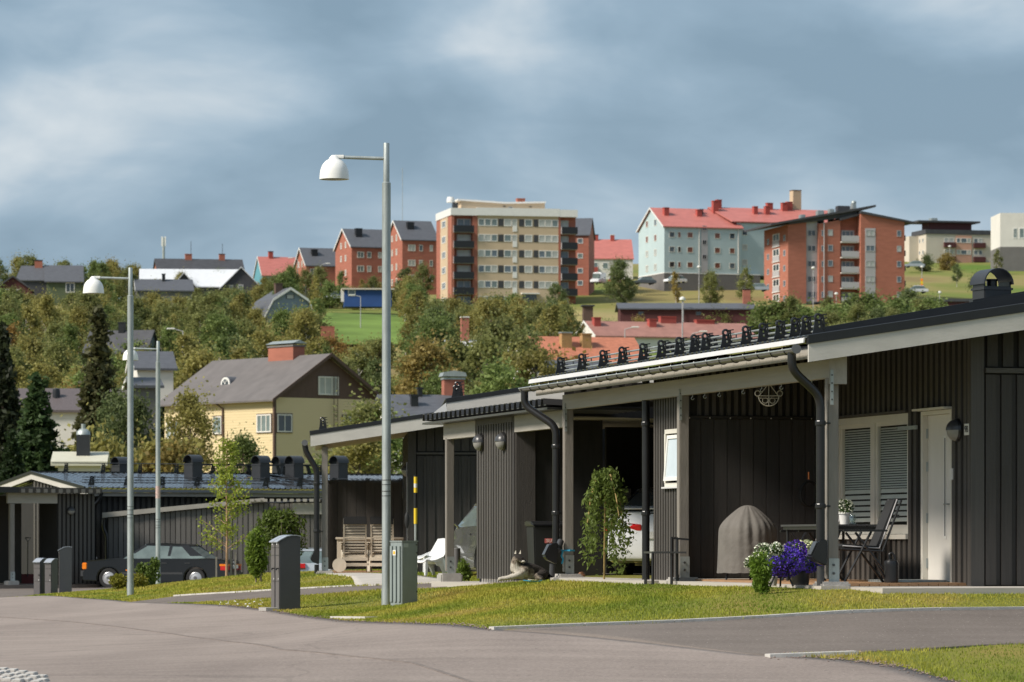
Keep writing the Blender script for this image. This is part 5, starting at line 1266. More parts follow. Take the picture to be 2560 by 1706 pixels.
def skin_obj(name, verts, edges, radii, m, parent, sub=2, root=0):
    me = bpy.data.meshes.new(name); me.from_pydata(verts, edges, []); o = bpy.data.objects.new(name, me); link(o, parent)
    me.materials.append(m)
    md = o.modifiers.new('skin', 'SKIN'); sv = me.skin_vertices[0].data
    for i, r_ in enumerate(radii): sv[i].radius = r_ if isinstance(r_, tuple) else (r_, r_); sv[i].use_root = i == root
    s_ = o.modifiers.new('sub', 'SUBSURF'); s_.levels = s_.render_levels = sub
    return o
def fur_material():
    m = bpy.data.materials.new('husky coat'); m.use_nodes = True
    N, L = m.node_tree.nodes, m.node_tree.links; b = N['Principled BSDF']; b.inputs['Roughness'].default_value = 0.9; b.inputs['Specular IOR Level'].default_value = 0.15
    t = N.new('ShaderNodeTexCoord'); sp = N.new('ShaderNodeSeparateXYZ'); L.new(t.outputs['Object'], sp.inputs[0])
    no = N.new('ShaderNodeTexNoise'); no.inputs['Scale'].default_value = 14; no.inputs['Detail'].default_value = 6; L.new(t.outputs['Object'], no.inputs['Vector'])
    def mth(op, a, b_):
        n_ = N.new('ShaderNodeMath'); n_.operation = op
        for i, x in enumerate((a, b_)):
            if isinstance(x, (int, float)): n_.inputs[i].default_value = x
            else: L.new(x, n_.inputs[i])
        return n_.outputs[0]
    # dark saddle: higher up and towards the rear; pale legs, chest and face
    f = mth('ADD', mth('ADD', mth('MULTIPLY', sp.outputs[2], 2.2), mth('MULTIPLY', sp.outputs[0], 1.6)), mth('MULTIPLY', mth('SUBTRACT', no.outputs[0], 0.5), 0.8))
    r_ = N.new('ShaderNodeValToRGB'); e_ = r_.color_ramp.elements
    e_[0].position, e_[0].color = 0.30, (0.46, 0.42, 0.36, 1); e_[1].position, e_[1].color = 0.62, (0.035, 0.03, 0.027, 1)
    q_ = e_.new(0.45); q_.color = (0.22, 0.18, 0.14, 1)
    L.new(f, r_.inputs[0]); L.new(r_.outputs[0], b.inputs['Base Color'])
    bp = N.new('ShaderNodeBump'); bp.inputs['Strength'].default_value = 0.6; bp.inputs['Distance'].default_value = 0.02
    n2_ = N.new('ShaderNodeTexNoise'); n2_.inputs['Scale'].default_value = 60; L.new(t.outputs['Object'], n2_.inputs['Vector']); L.new(n2_.outputs[0], bp.inputs['Height']); L.new(bp.outputs[0], b.inputs['Normal'])
    return m
m_fur = fur_material()
m_furpale = mat('pale face fur', (0.50, 0.46, 0.39), 0.9, 0.15, 20)
m_furdark = mat('dark fur', (0.05, 0.042, 0.035), 0.9, 0.3, 20)
p = at(1302, 1452, 169)
p.z = max(p.z, hgt(p.x, p.y) - 0.01)
dog = thing('dog', 'grey and white husky lying on the lawn by the slatted carport', 'dog', (p.x, p.y, p.z), R(0))
# local: x right (rump), -y towards the viewer; chest at the left, head turned to the right
V_ = [(0.30, 0.10, 0.13), (0.14, 0.08, 0.15), (0.0, 0.03, 0.16), (-0.08, 0.0, 0.19), (-0.07, -0.02, 0.27), (-0.055, -0.03, 0.335), (0.0, -0.055, 0.315), (0.045, -0.075, 0.285), (0.065, -0.085, 0.275),
      (0.0, -0.08, 0.10), (-0.10, -0.12, 0.06), (-0.24, -0.16, 0.03), (-0.34, -0.18, 0.022),
      (-0.06, 0.08, 0.09), (-0.18, 0.02, 0.045), (-0.30, -0.04, 0.03),
      (0.34, 0.0, 0.09), (0.22, -0.10, 0.06), (0.34, -0.14, 0.03),
      (0.40, 0.16, 0.06), (0.46, 0.05, 0.04)]
E__ = [(0, 1), (1, 2), (2, 3), (3, 4), (4, 5), (5, 6), (6, 7), (7, 8), (2, 9), (9, 10), (10, 11), (11, 12), (2, 13), (13, 14), (14, 15), (0, 16), (16, 17), (17, 18), (0, 19), (19, 20)]
Rr = [0.125, 0.135, 0.125, 0.105, 0.085, 0.085, 0.06, 0.036, 0.026, 0.06, 0.042, 0.03, 0.032, 0.05, 0.035, 0.03, 0.08, 0.05, 0.03, 0.05, 0.03]
db = skin_obj('dog_body', V_, E__, Rr, m_fur, dog)
for sx, y_ in ((-0.085, 0.01), (-0.015, -0.035)):
    b = MB().prism([(sx - 0.03, y_, 0.39), (sx + 0.032, y_ - 0.01, 0.39), (sx + 0.018, y_, 0.475)], (0.0, 0.022, 0)); b.obj('ear', m_furdark, dog, bevel=0.006)
    MB().prism([(sx - 0.014, y_ - 0.004, 0.395), (sx + 0.018, y_ - 0.014, 0.395), (sx + 0.013, y_ - 0.006, 0.455)], (0, 0.003, 0)).obj('inner_ear', m_furpale, dog)
MB().lathe([(0, -0.014), (0.016, -0.006), (0.017, 0.006), (0, 0.016)], 10, (0.085, -0.092, 0.282)).obj('nose', m_rubber, dog, True)
for x_, y_, z_ in ((0.012, -0.103, 0.337), (0.043, -0.06, 0.345)): MB().lathe([(0, -0.008), (0.009, 0), (0, 0.008)], 8, (x_, y_, z_)).obj('eye', m_rubber, dog, True)
b = MB(); b.lathe([(0.0, -0.028), (0.026, -0.016), (0.034, 0.0), (0.026, 0.016), (0.0, 0.028)], 12, (0.035, -0.084, 0.282)); b.lathe([(0.0, -0.03), (0.03, 0.0), (0.0, 0.03)], 12, (-0.005, -0.075, 0.29)); b.obj('cheek_fur', m_furpale, dog, True)
MB().tube([(0.02, -0.118, 0.272), (0.06, -0.112, 0.262)], 0.005, 5).obj('mouth', m_rubber, dog)
rp_ = MB()
pts = [at(1308, 1451.5, 171), at(1325, 1453, 171), at(1345, 1456, 170), at(1362, 1454, 169), at(1384, 1449, 166), at(1412, 1446, 166.5), at(1437, 1443, 166), at(1437, 1395, 166.6)]
for q in pts[:5]: q.z = max(q.z, hgt(q.x, q.y) + 0.02)
o_ = MB().tube(pts[:7], 0.008, 6).obj('leash', mat('turquoise rope', (0.03, 0.33, 0.52), 0.7, 0.1), None, True); tag(o_, 'turquoise leash running from the dog to the post', 'leash')
q = a_loc(0, Y1, 0.42); b = MB().lathe([(0.105, -0.012), (0.108, 0), (0.105, 0.012)], 8, (0, 0, 0)); b.tube([(-0.1, -0.08, 0), (-0.125, -0.09, -0.08), (-0.1, -0.09, -0.13), (-0.12, -0.09, -0.2)], 0.014, 6)
o_ = b.obj('rope_loop', MATS['turquoise rope'], None, loc=q); o_.rotation_euler = (0, 0, R(14.3)); tag(o_, 'turquoise rope tied round the foot of the far porch post', 'rope')
q = at(1421, 1453, 170)
dsl = MB().box(-0.22, 0.24, -0.16, 0.3, -0.1, 0.03).obj('drain_slab', m_conc, None, bevel=0.01, loc=(q.x, q.y, -0.55)); tag(dsl, 'concrete slab under the downpipe beside the dog', 'slab')
q = at(1454, 1440, 166)
o_ = MB().lathe([(0.05, 0), (0.06, 0.03), (0.03, 0.07), (0.0, 0.075)], 10).obj('sand_scoop', mat('terracotta plastic', (0.45, 0.2, 0.1), 0.6), None, True, loc=(q.x, q.y, -0.525)); tag(o_, 'small terracotta toy lying beside the far porch post', 'toy')

# ------------------------------------------------------------------ wooden recliners, table, white loungers by the third house
m_pale = mat('bleached teak', (0.58, 0.51, 0.41), 0.65, 0.14, 6, (1, 1, 0.3))
def recliner(label, loc, rz):
    E_ = thing('wooden_recliner', label, 'chair', loc, rz, 'wooden recliners at the third house')
    y0_, y1_ = -0.18, -0.36
    for i in range(11):
        z = 0.44 + i * 0.062; y = -0.12 - 0.17 * i / 10
        piece('slat', m_pale, E_, -0.215, 0.215, y - 0.012, y + 0.012, z, z + 0.038)
    for sx in (-1, 1):
        MB().bar((sx * 0.235, -0.1, 0.34), (sx * 0.235, -0.30, 1.14), 0.03, 0.045).obj('back_rail', m_pale, E_)
        MB().bar((sx * 0.28, -0.22, 0), (sx * 0.28, 0.1, 0.62), 0.03, 0.045).obj('leg', m_pale, E_)
        MB().bar((sx * 0.28, 0.36, 0), (sx * 0.28, -0.06, 0.6), 0.03, 0.045).obj('leg', m_pale, E_)
        MB().box(sx * 0.285 - 0.03, sx * 0.285 + 0.03, -0.22, 0.36, 0.62, 0.645).obj('armrest', m_pale, E_, bevel=0.006)
        MB().bar((sx * 0.24, -0.1, 0.36), (sx * 0.24, 0.4, 0.40), 0.025, 0.05).obj('seat_rail', m_pale, E_)
    for z, y in ((0.12, -0.16), (0.24, -0.12), (0.30, -0.09)): piece('stretcher', m_pale, E_, -0.28, 0.28, y - 0.015, y + 0.015, z, z + 0.07)
    for i in range(6): piece('seat_slat', m_pale, E_, -0.21, 0.21, -0.06 + i * 0.075, -0.005 + i * 0.075, 0.40, 0.42)
    MB().box(-0.25, 0.25, -0.335, -0.315, 1.02, 1.19).obj('head_cushion', m_cush2, E_, bevel=0.008)
    return E_
cz = CO.z - 0.03 + 0.032
p = at(886, 1432, 116); recliner('bleached wooden recliner left of the street lamp pole', (p.x, p.y + 0.1, cz), R(4))
p = at(957, 1432, 116); recliner('bleached wooden recliner half hidden by the street lamp pole', (p.x, p.y + 0.1, cz), R(-3))
p = at(925, 1430, 111)
tb = thing('wooden_table', 'bleached wooden garden table behind the two recliners', 'table', (p.x, p.y + 0.2, cz), R(2.7))
MB().box(-0.78, 0.86, -0.4, 0.5, 0.70, 0.75).obj('table_top', m_pale, tb, bevel=0.006); MB().box(-0.74, 0.82, -0.36, 0.46, 0.63, 0.698).obj('apron', m_pale, tb)
for x in (-0.7, 0.78):
    for y in (-0.32, 0.42): MB().box(x - 0.05, x + 0.05, y - 0.05, y + 0.05, 0, 0.7).obj('leg', m_pale, tb)
p = at(842, 1432, 118)
o_ = MB().lathe([(0.15, -0.02), (0.15, 0.02)], 24, (0, 0, 0), 'y').obj('folding_stool_top', m_pale, None, loc=(p.x + 0.03, p.y + 0.6, cz + 0.15)); tag(o_, 'round pale wooden disc leaning at the table end', 'disc')
def lounger(label, loc, rz, sc=1.0):
    E_ = thing('plastic_armchair', label, 'chair', loc, rz, 'white plastic armchairs on the lawn', (sc, sc, sc))
    prof_ = [(-0.34, 0.33), (-0.3, 0.36), (-0.15, 0.33), (0.02, 0.30), (0.1, 0.33), (0.2, 0.5), (0.33, 0.74), (0.37, 0.76)]
    n_ = 10; vs = []; fs = []
    for j in range(n_ + 1):
        t = j / n_ * 2 - 1
        for i, (x, z) in enumerate(prof_):
            back = max(0, (i - 4) / 3)
            wv = 0.30 - 0.05 * back
            vs.append((x, t * wv, z + 0.055 * abs(t) ** 3 * (1 - 0.6 * back) - 0.04 * back * abs(t) ** 4))
    m1 = len(prof_)
    for j in range(n_):
        for i in range(m1 - 1): fs.append((j * m1 + i, (j + 1) * m1 + i, (j + 1) * m1 + i + 1, j * m1 + i + 1))
    o_ = MB().add(vs, fs).obj('shell', m_plastic, E_, True); sd_ = o_.modifiers.new('t', 'SOLIDIFY'); sd_.thickness = 0.022
    for sx in (-1, 1):
        MB().prism([(-0.34, sx * 0.29, 0.345), (-0.26, sx * 0.29, 0.36), (-0.24, sx * 0.29, 0.24), (-0.28, sx * 0.3, 0.0), (-0.35, sx * 0.3, 0.0)], (0, -sx * 0.05, 0)).obj('leg', m_plastic, E_, bevel=0.012)
        MB().prism([(-0.04, sx * 0.29, 0.33), (0.16, sx * 0.29, 0.36), (0.26, sx * 0.3, 0.0), (0.19, sx * 0.3, 0.0), (0.09, sx * 0.29, 0.22), (-0.02, sx * 0.29, 0.26)], (0, -sx * 0.05, 0)).obj('leg', m_plastic, E_, bevel=0.012)
        MB().prism([(-0.34, sx * 0.315, 0.36), (-0.05, sx * 0.315, 0.40), (0.16, sx * 0.305, 0.48), (0.14, sx * 0.305, 0.34), (-0.05, sx * 0.315, 0.33)], (0, -sx * 0.03, 0)).obj('armrest', m_plastic, E_, bevel=0.01)
    return E_
m_plastic = mat('white garden plastic', (0.76, 0.76, 0.75), 0.35, 0.03, 2)
p = at(1079, 1440, 128); lounger('white plastic armchair nearer the beige post, half in front', (p.x, p.y, p.z), R(30), 0.8)
p = at(1077, 1436, 121); lounger('larger white plastic armchair behind its twin', (p.x, p.y, p.z), R(32), 0.98)
q = ground(1141, 142)
o_ = MB().lathe([(0.07, -0.1), (0.07, 0.36), (0.06, 0.37), (0, 0.37)], 14).obj('bollard', mat('grey bollard', (0.13, 0.125, 0.12), 0.6, 0.1), None, True, loc=q + Vector((0, 0, 0.25))); tag(o_, 'short grey pipe stub behind the carport post footing', 'bollard')
p = at(1018, 1330, 120)
br = thing('broom', 'long handled broom leaning by the third house door', 'broom', (p.x, p.y - 0.2, p.z)); MB().tube([(0, 0, -0.75), (0.0, 0, 1.05)], 0.012, 6).obj('handle', m_hood, br)
MB().lathe([(0.02, 0.0), (0.045, -0.06), (0.055, -0.2), (0.02, -0.32)], 10).obj('brush', m_rubber, br, True)
br.location.z += 0.4
# shovel and boards in the left carport
p = at(58, 1458, 78)
sv = thing('snow_shovel', 'snow shovel with red blade leaning inside the left carport', 'shovel', (p.x, p.y + 1.2, -1.42), R(20))
MB().tube([(0, 0, 0.3), (0.03, 0.1, 1.45)], 0.017, 6).obj('shaft', m_black, sv); MB().tube([(-0.06, 0.1, 1.55), (0.12, 0.1, 1.55), (0.03, 0.1, 1.42), (-0.06, 0.1, 1.55)], 0.018, 5).obj('grip', m_black, sv)
MB().prism([(-0.25, 0, 0), (0.25, 0, 0), (0.25, 0.06, 0.38), (-0.25, 0.06, 0.38)], (0, 0.03, 0.0)).obj('blade', mat('dark red plastic', (0.16, 0.02, 0.02), 0.5), sv)
p = ground(181, 79)
fp = thing('fence_panel', 'short weathered fence panel standing before the sedan nose', 'fence', p, R(10))
for i in range(2): piece('board', m_bark, fp, -0.12 + i * 0.13, 0.0 + i * 0.13, 0, 0.03, 0.0, 1.42 + 0.04 * i)
for x in (-0.1, 0.1): piece('foot', m_conc, fp, x - 0.08, x + 0.08, -0.1, 0.1, -0.1, 0.18)
# ------------------------------------------------------------------ hillside buildings
m_brick = mat('red brick', (0.335, 0.118, 0.078), 0.85, 0.14, 0.6, (1, 1, 4), 0.2, 8)
m_brick2 = mat('orange red brick', (0.37, 0.135, 0.088), 0.85, 0.12, 0.6, (1, 1, 4), 0.2, 8)
m_beige = mat('beige facade panel', (0.52, 0.40, 0.27), 0.8, 0.05, 0.5)
m_blue = mat('pale blue render', (0.43, 0.525, 0.535), 0.85, 0.05, 0.3)
m_cream = mat('cream render', (0.55, 0.49, 0.41), 0.85, 0.06, 0.3)
m_whitew = mat('off white render', (0.66, 0.63, 0.58), 0.8, 0.06, 0.4)
m_slate = mat('grey tile roof', (0.085, 0.088, 0.10), 0.6, 0.18, 1.5, (1, 1, 6), 0.2, 8)
m_redroof = mat('red sheet roof', (0.45, 0.15, 0.125), 0.5, 0.12, 0.6, (1, 1, 5), 0.15, 6)
m_brownroof = mat('brown red roof', (0.30, 0.145, 0.115), 0.75, 0.18, 0.8)
m_orangeroof = mat('orange tile roof', (0.42, 0.15, 0.085), 0.75, 0.2, 2.0, (1, 1, 3), 0.3, 6)
m_darkroof = mat('dark slate roof', (0.05, 0.05, 0.056), 0.65, 0.2, 1.2)
m_whiteroof = mat('pale metal roof', (0.62, 0.63, 0.65), 0.4, 0.05, 1)
m_yellow = mat('yellow clapboard', (0.67, 0.545, 0.325), 0.7, 0.06, 1.2, (1, 1, 6))
m_brown = mat('brown gable boards', (0.10, 0.058, 0.042), 0.7, 0.12, 3, (4, 4, 0.5))
m_greyw = mat('blue grey boards', (0.19, 0.24, 0.30), 0.7, 0.08, 1, (1, 1, 5))
m_green = mat('moss green boards', (0.09, 0.115, 0.06), 0.75, 0.08, 1, (1, 1, 5))
m_maroon = mat('maroon boards', (0.075, 0.018, 0.018), 0.75, 0.1, 1)
m_basement = mat('grey basement wall', (0.15, 0.14, 0.135), 0.85, 0.08, 0.6)
m_pinkp = mat('salmon panel', (0.52, 0.29, 0.21), 0.8, 0.05)
m_greyp = mat('light grey panel', (0.40, 0.385, 0.39), 0.6, 0.05, 0.5)
m_cob = mat('cobalt blue boards', (0.018, 0.065, 0.22), 0.7, 0.1, 1)
m_redch = mat('red painted chimney', (0.36, 0.065, 0.05), 0.7, 0.1)
m_curt = mat('pane with pale curtain', (0.40, 0.41, 0.38), 0.2, 0.25, 0.5, spec=0.6)
m_warm = mat('pane with brown curtain', (0.20, 0.085, 0.06), 0.2, 0.3, 0.6, spec=0.6)
m_bluegl = mat('blue grey pane', (0.11, 0.14, 0.165), 0.15, 0.3, 0.5, spec=0.7)
PANES = [m_curt, m_bluegl, m_glass, m_glass2]
_wf = {}
def frame_mesh(key, m, bar_=0.09, mull=0):
    k = (m.name, bar_, mull)
    if k not in _wf:
        b = MB(); t = bar_
        b.box(-.5, .5, -.06, 0, -.5, -.5 + t); b.box(-.5, .5, -.06, 0, .5 - t, .5); b.box(-.5, -.5 + t, -.06, 0, -.5 + t, .5 - t); b.box(.5 - t, .5, -.06, 0, -.5 + t, .5 - t)
        for i in range(mull):
            x = -.5 + (i + 1) / (mull + 1); b.box(x - t / 3, x + t / 3, -.06, 0, -.5 + t, .5 - t)
        me = b.mesh('window'); me.materials.append(m); _wf[k] = me
    return _wf[k]
_pn = {}
def pane_mesh(m):
    if m.name not in _pn:
        me = MB().box(-.45, .45, -.025, -.002, -.45, .45).mesh('pane'); me.materials.append(m); _pn[m.name] = me
    return _pn[m.name]
wr = random.Random(11)
def fwin(E, x, z, w, h, y=0.0, side=None, fm=None, pm=None, mull=0, name='window', bar_=0.09):
    """window centred at x on the front wall (plane y); side 'l': on the left wall, x measured back from the front"""
    o = bpy.data.objects.new(name, frame_mesh(0, fm or m_white, bar_, mull))
    if side == 'l': o.location = (y, x, z); o.rotation_euler = (0, 0, R(-90))
    elif side == 'r': o.location = (y, x, z); o.rotation_euler = (0, 0, R(90))
    else: o.location = (x, y, z)
    o.scale = (w, 1, h); link(o, E)
    q = bpy.data.objects.new('pane', pane_mesh(pm or wr.choice(PANES))); link(q, o)
    return o
def far(name, label, cat, px, py, s, al, w, d, h, wall, roof=None, rise=0.0, kind='x', over=0.35, sink=5.0, verge=None, group=None, gable=None, rh=0.18):
    """box building: front-left corner at its base seen at (px, py); kind 'x': ridge parallel to the front, 'y': gable facing front"""
    p = at(px, py, s)
    E = thing(name, label, cat, p, R(al), group)
    b = MB(); hd = d / 2; hw_ = w / 2
    if kind == 'x':
        b.prism([(0, 0, -sink), (0, d, -sink), (0, d, h), (0, hd, h + rise), (0, 0, h)], (w, 0, 0))
    elif kind == 'y':
        b.prism([(0, 0, -sink), (w, 0, -sink), (w, 0, h), (hw_, 0, h + rise), (0, 0, h)], (0, d, 0))
    else: b.box(0, w, 0, d, -sink, h)
    b.obj('wall', wall, E)
    if roof and kind in 'xy':
        o_ = over; sl_ = rise / (hd if kind == 'x' else hw_); r_ = MB()
        for sg in (0, 1):
            if kind == 'x':
                e = (-o_ if sg == 0 else d + o_); q = [(-o_, e, h - o_ * sl_), (-o_, hd, h + rise), (-o_, hd, h + rise + rh), (-o_, e, h - o_ * sl_ + rh)]; r_ = MB().prism(q, (w + 2 * o_, 0, 0))
            else:
                e = (-o_ if sg == 0 else w + o_); q = [(e, -o_, h - o_ * sl_), (hw_, -o_, h + rise), (hw_, -o_, h + rise + rh), (e, -o_, h - o_ * sl_ + rh)]; r_ = MB().prism(q, (0, d + 2 * o_, 0))
            r_.obj('roof', roof, E)
            if verge:
                if kind == 'x': MB().prism([(-o_ - 0.06, a[1], a[2] - 0.08) for a in q[:2]] + [(-o_ - 0.06, a[1], a[2] + 0.05) for a in q[2:]], (0.05, 0, 0)).obj('bargeboard', verge, E)
                else: MB().prism([(a[0], -o_ - 0.06, a[2] - 0.08) for a in q[:2]] + [(a[0], -o_ - 0.06, a[2] + 0.05) for a in q[2:]], (0, 0.05, 0)).obj('bargeboard', verge, E)
    elif roof: MB().box(-over, w + over, -over, d + over, h, h + rise).obj('roof', roof, E)
    return E
def chimney(E, x, y, z0, z1, w=0.7, d=0.7, m=None, cap=None, name='chimney'):
    c = MB().box(x - w / 2, x + w / 2, y - d / 2, y + d / 2, z0, z1).obj(name, m or m_brick, E)
    MB().box(x - w / 2 - .06, x + w / 2 + .06, y - d / 2 - .06, y + d / 2 + .06, z1, z1 + 0.12).obj('chimney_cap', cap or m_black, c)
    return c

# beige and brick tower block
Z3 = zm(1060, 460, .2742)
T = thing('apartment_block', 'eight storey beige and brick apartment block with black balconies', 'building', at(1128.5, 770, 14.1), R(12))
ks = .2742 / 14.1 / math.cos(R(12))
tx = lambda zx: (zx - 250) * ks
tz = lambda zy: (770 - (460 + zy * .2742)) / 14.1
W_ = tx(1400); zt = tz(222)
MB().box(0, W_, 1.2, 14, -8, tz(285)).obj('wall', m_brick, T)
MB().box(tx(490), tx(1230), 0.2, 1.25, -8, tz(285)).obj('beige_wall', m_beige, T)
MB().box(0, 0.5, 0, 1.25, -8, tz(285)).obj('brick_pier', m_brick2, T)
MB().box(tx(445), tx(490) - 0.01, 0.15, 1.25, -8, tz(285)).obj('brick_pier', m_brick, T)
MB().box(tx(1230) + 0.01, tx(1250), 0.15, 1.25, -8, tz(285)).obj('brick_pier', m_brick, T)
MB().box(-0.12, W_ + 0.1, -0.1, 14.1, tz(285), tz(219)).obj('roof_band', m_white, T)
MB().box(tx(480), tx(1240), -0.12, 0.3, tz(282), tz(212)).obj('roof_band', m_white, T)
MB().box(-0.06, 0.01, 3.2, 10.0, -8, tz(290)).obj('beige_wall', m_beige, T)
MB().prism([(tx(390), 5, tz(222)), (tx(1160), 5, tz(222)), (tx(1160), 5, tz(140)), (tx(800), 5, tz(152)), (tx(390), 5, tz(130))], (0, 5, 0)).obj('penthouse', m_beige, T)
for a, c, z0_, z1_ in ((tx(355), tx(800), 130, 152), (tx(800), tx(1165), 152, 140)):
    MB().prism([(a, 4.7, tz(z0_)), (c, 4.7, tz(z1_)), (c, 4.7, tz(z1_) + 0.3), (a, 4.7, tz(z0_) + 0.3)], (0, 5.6, 0)).obj('penthouse_roof', m_white, T)
chimney(T, tx(945), 6, tz(150), tz(103), 1.4, 1.4, m_brick, m_brick)
fwin(T, tx(842), tz(195), 0.8, 0.6, 4.98, pm=m_glass)
for zx in (775, 1015): piece('roof_lamp', m_hood, T, tx(zx), tx(zx) + 0.4, 4.9, 5.0, tz(180), tz(172))
dsh = MB().lathe([(0.75, 0), (0.72, 0.6), (0.55, 0.95), (0.0, 1.0)], 14, (tx(285), 4.2, tz(152))).obj('radar_dome', m_white, T, True)
MB().box(tx(300), tx(345), 3.5, 4.6, tz(220), tz(155)).obj('roof_plant', m_hood, T)
for r_ in range(6):
    zc = tz(345 + 141.2 * r_); hh = 65 * .2742 / 14.1; y_ = 0.195
    def col(a, c): return ((tx(a) + tx(c)) / 2, tx(c) - tx(a))
    cols = [(497, 553), (556, 612), (616, 672), (732, 800), (806, 850), (920, 990), (1050, 1108), (1111, 1168), (1171, 1228)]
    if r_ == 5: cols = cols[:5]
    for a, c in cols:
        x, w = col(a, c); fwin(T, x, zc, w, hh, y_, pm=wr.choice([m_curt, m_curt, m_bluegl, m_glass2]))
    for a, c in ((680, 727), (868, 915), (1003, 1045)):
        if r_ < 5 or a == 680: x, w = col(a, c); piece('dark_panel', m_hood, T, x - w / 2, x + w / 2, y_ - 0.06, y_ - 0.005, zc - hh / 2, zc + hh / 2)
    x, w = col(810, 850); piece('white_panel', m_white, T, x - w / 2, x + w / 2, y_ - 0.07, y_ - 0.005, zc - hh / 2 - 0.95, zc - hh / 2 - 0.02)
    x, w = col(310, 440); fwin(T, x, zc, w, hh, 1.195, mull=1, pm=wr.choice([m_curt, m_bluegl]), fm=m_greyp)
    x, w = col(1255, 1335); fwin(T, x, zc, w, hh, 1.195, pm=wr.choice([m_curt, m_bluegl]), fm=m_greyp)
    zb = tz(440 + 141.2 * r_)
    for a, c in ((267, 452), (1254, 1400)):
        bl = MB().box(tx(a), tx(c), -0.5, -0.42, zb, zb + 1.2).obj('balcony', m_black, T)
        MB().box(tx(a), tx(c), -0.41, 1.2, zb - 0.06, zb + 0.12).obj('balcony_floor', m_greyp, bl); MB().box(tx(a), tx(a) + 0.06, -0.41, 1.1, zb + 0.13, zb + 1.19).obj('balcony_side', m_greyp, bl)
    fwin(T, 6.6, zc, 3.6, 1.25, -0.065, side='l', mull=2, pm=m_glass)
piece('entrance', m_glass, T, tx(900), tx(1030), 0.1, 0.19, tz(1085), tz(1000)); piece('canopy', m_white, T, tx(885), tx(1045), -1.0, 0.18, tz(998), tz(988))

# three brick gabled blocks left of the tower, one behind it
Z2 = zm(600, 460, .2742)
def brick_block(label, lx, cx_, rx, peak, eave, base, s, rows, cols, gcols, chim, al=14, dgab=None):
    c = Z2(cx_, base); E = None
    k = .2742 / s
    d = dgab or 12.0; w = (rx - cx_) * k / math.cos(R(al)); h = (base - eave) * k
    E = far('brick_apartment_block', label, 'building', c[0], c[1], s, al, w, d, h, m_brick, m_slate, (eave - peak) * k * 1.04, 'x', 0.3, 6, m_white, 'brick blocks on the hill')
    for zy in rows:
        for a, b_ in cols: fwin(E, ((a + b_) / 2 - cx_) * k, (base - zy) * k, (b_ - a) * k, 1.2, 0.0, mull=1 if b_ - a > 50 else 0, fm=m_frame, pm=wr.choice([m_curt, m_glass2, m_bluegl]))
    for i, zy in enumerate(gcols):
        for y_ in (d * 0.36, d * 0.64): fwin(E, y_, (base - zy) * k, 0.9, 1.2, -0.004, side='l', fm=m_frame, pm=m_curt)
    if chim: a, b_, t = chim; chimney(E, ((a + b_) / 2 - cx_) * k, d * 0.3, h + 1, (base - t) * k, (b_ - a) * k, 1.0, m_black)
    return E
brick_block('brick block with grey roof directly left of the street lamp head pole', 908, 1018, 1380, 405, 572, 1010, 13.0, (645, 772), ((1070, 1135), (1165, 1205), (1270, 1330)), (545, 665, 800), (1100, 1160, 398), al=19, dgab=11)
brick_block('brick block with grey roof between the street lamp and the tower', 1380, 1480, 1800, 330, 507, 960, 13.3, (582, 720, 855), ((1535, 1605), (1640, 1675), (1740, 1770)), (480, 610, 745, 880), (1568, 1632, 342), al=18, dgab=10.5)
brick_block('lowest brick block with grey roof, leftmost of the brick row', 520, 605, 910, 582, 742, 900, 12.6, (800,), ((640, 700),), (720,), (685, 740, 592), al=17, dgab=9.5)
E = far('brick_apartment_block', 'brick block peeking out behind the right side of the tower', 'building', *Z3(1290, 935), 13.6, -6, 4.3, 12, 9.4, m_brick, m_slate, 3.4, 'x', 0.25, 6, None, 'brick blocks on the hill')
for zy in (522, 658, 793, 905): fwin(E, 2.7, (935 - zy) * .2742 / 13.6, 1.0, 0.95, 0.0, fm=m_white)
# low houses with pinkish red roofs
E = far('red_roofed_house', 'pinkish red roofed house with teal gable left of the brick blocks', 'house', *Z2(205, 900), 12.2, 16, 7.6, 8, 1.5, mat('teal gable', (0.10, 0.28, 0.34), 0.8), m_redroof, 3.9, 'x', 0.2, 6, m_white)
chimney(E, 2.6, 4, 3, 6.6, 0.9, 0.9, m_redch)
E = far('red_roofed_house', 'white house with pinkish red roof right of the tower', 'house', *Z3(1505, 900), 12.8, 4, 8.6, 9, 4.7, m_whitew, m_redroof, 3.9, 'x', 0.2, 6)
chimney(E, 1.9, 4.5, 7, 9.6, 0.6, 0.8, m_redch); chimney(E, 5.0, 4.5, 7, 9.6, 0.75, 0.9, m_redch, m_white)
for x, z in ((1.2, 3.3), (3.2, 3.3)): fwin(E, x, z, 1.1, 1.3, 0.0)
piece('red_balcony', m_redch, E, 0.8, 1.7, -0.4, -0.01, 1.9, 3.0)

# pale blue apartment building with red roof
Z4 = zm(1560, 440, .2168)
sB = 13.4; kb = .2168 / sB; alB = 9
c = Z4(465, 1115)
bx = lambda zx: (zx - 465) * kb / math.cos(R(alB)); bz = lambda zy: (1115 - zy) * kb
dB = 13.5
Bl = far('apartment_building', 'pale blue apartment building with red roof and red chimneys', 'building', *c, sB, 22, bx(1412), dB, bz(580), m_blue, m_redroof, (580 - 350) * kb * 1.02, 'x', 0.35, 0, m_white)
Bl.rotation_euler = (0, 0, R(alB + 10))
MB().box(-0.05, bx(1412) + 3.8, -0.05, dB, -7, -0.1).obj('basement', m_basement, Bl)
MB().box(-0.08, bx(1412) + 3.8, -0.09, dB, -0.12, 0.05).obj('plinth_band', m_white, Bl)
b2 = bx(1385)
MB().box(b2, bx(2350), 1.0, 13.0, -0.1, bz(535) + 0.35).obj('wall', m_blue, Bl)
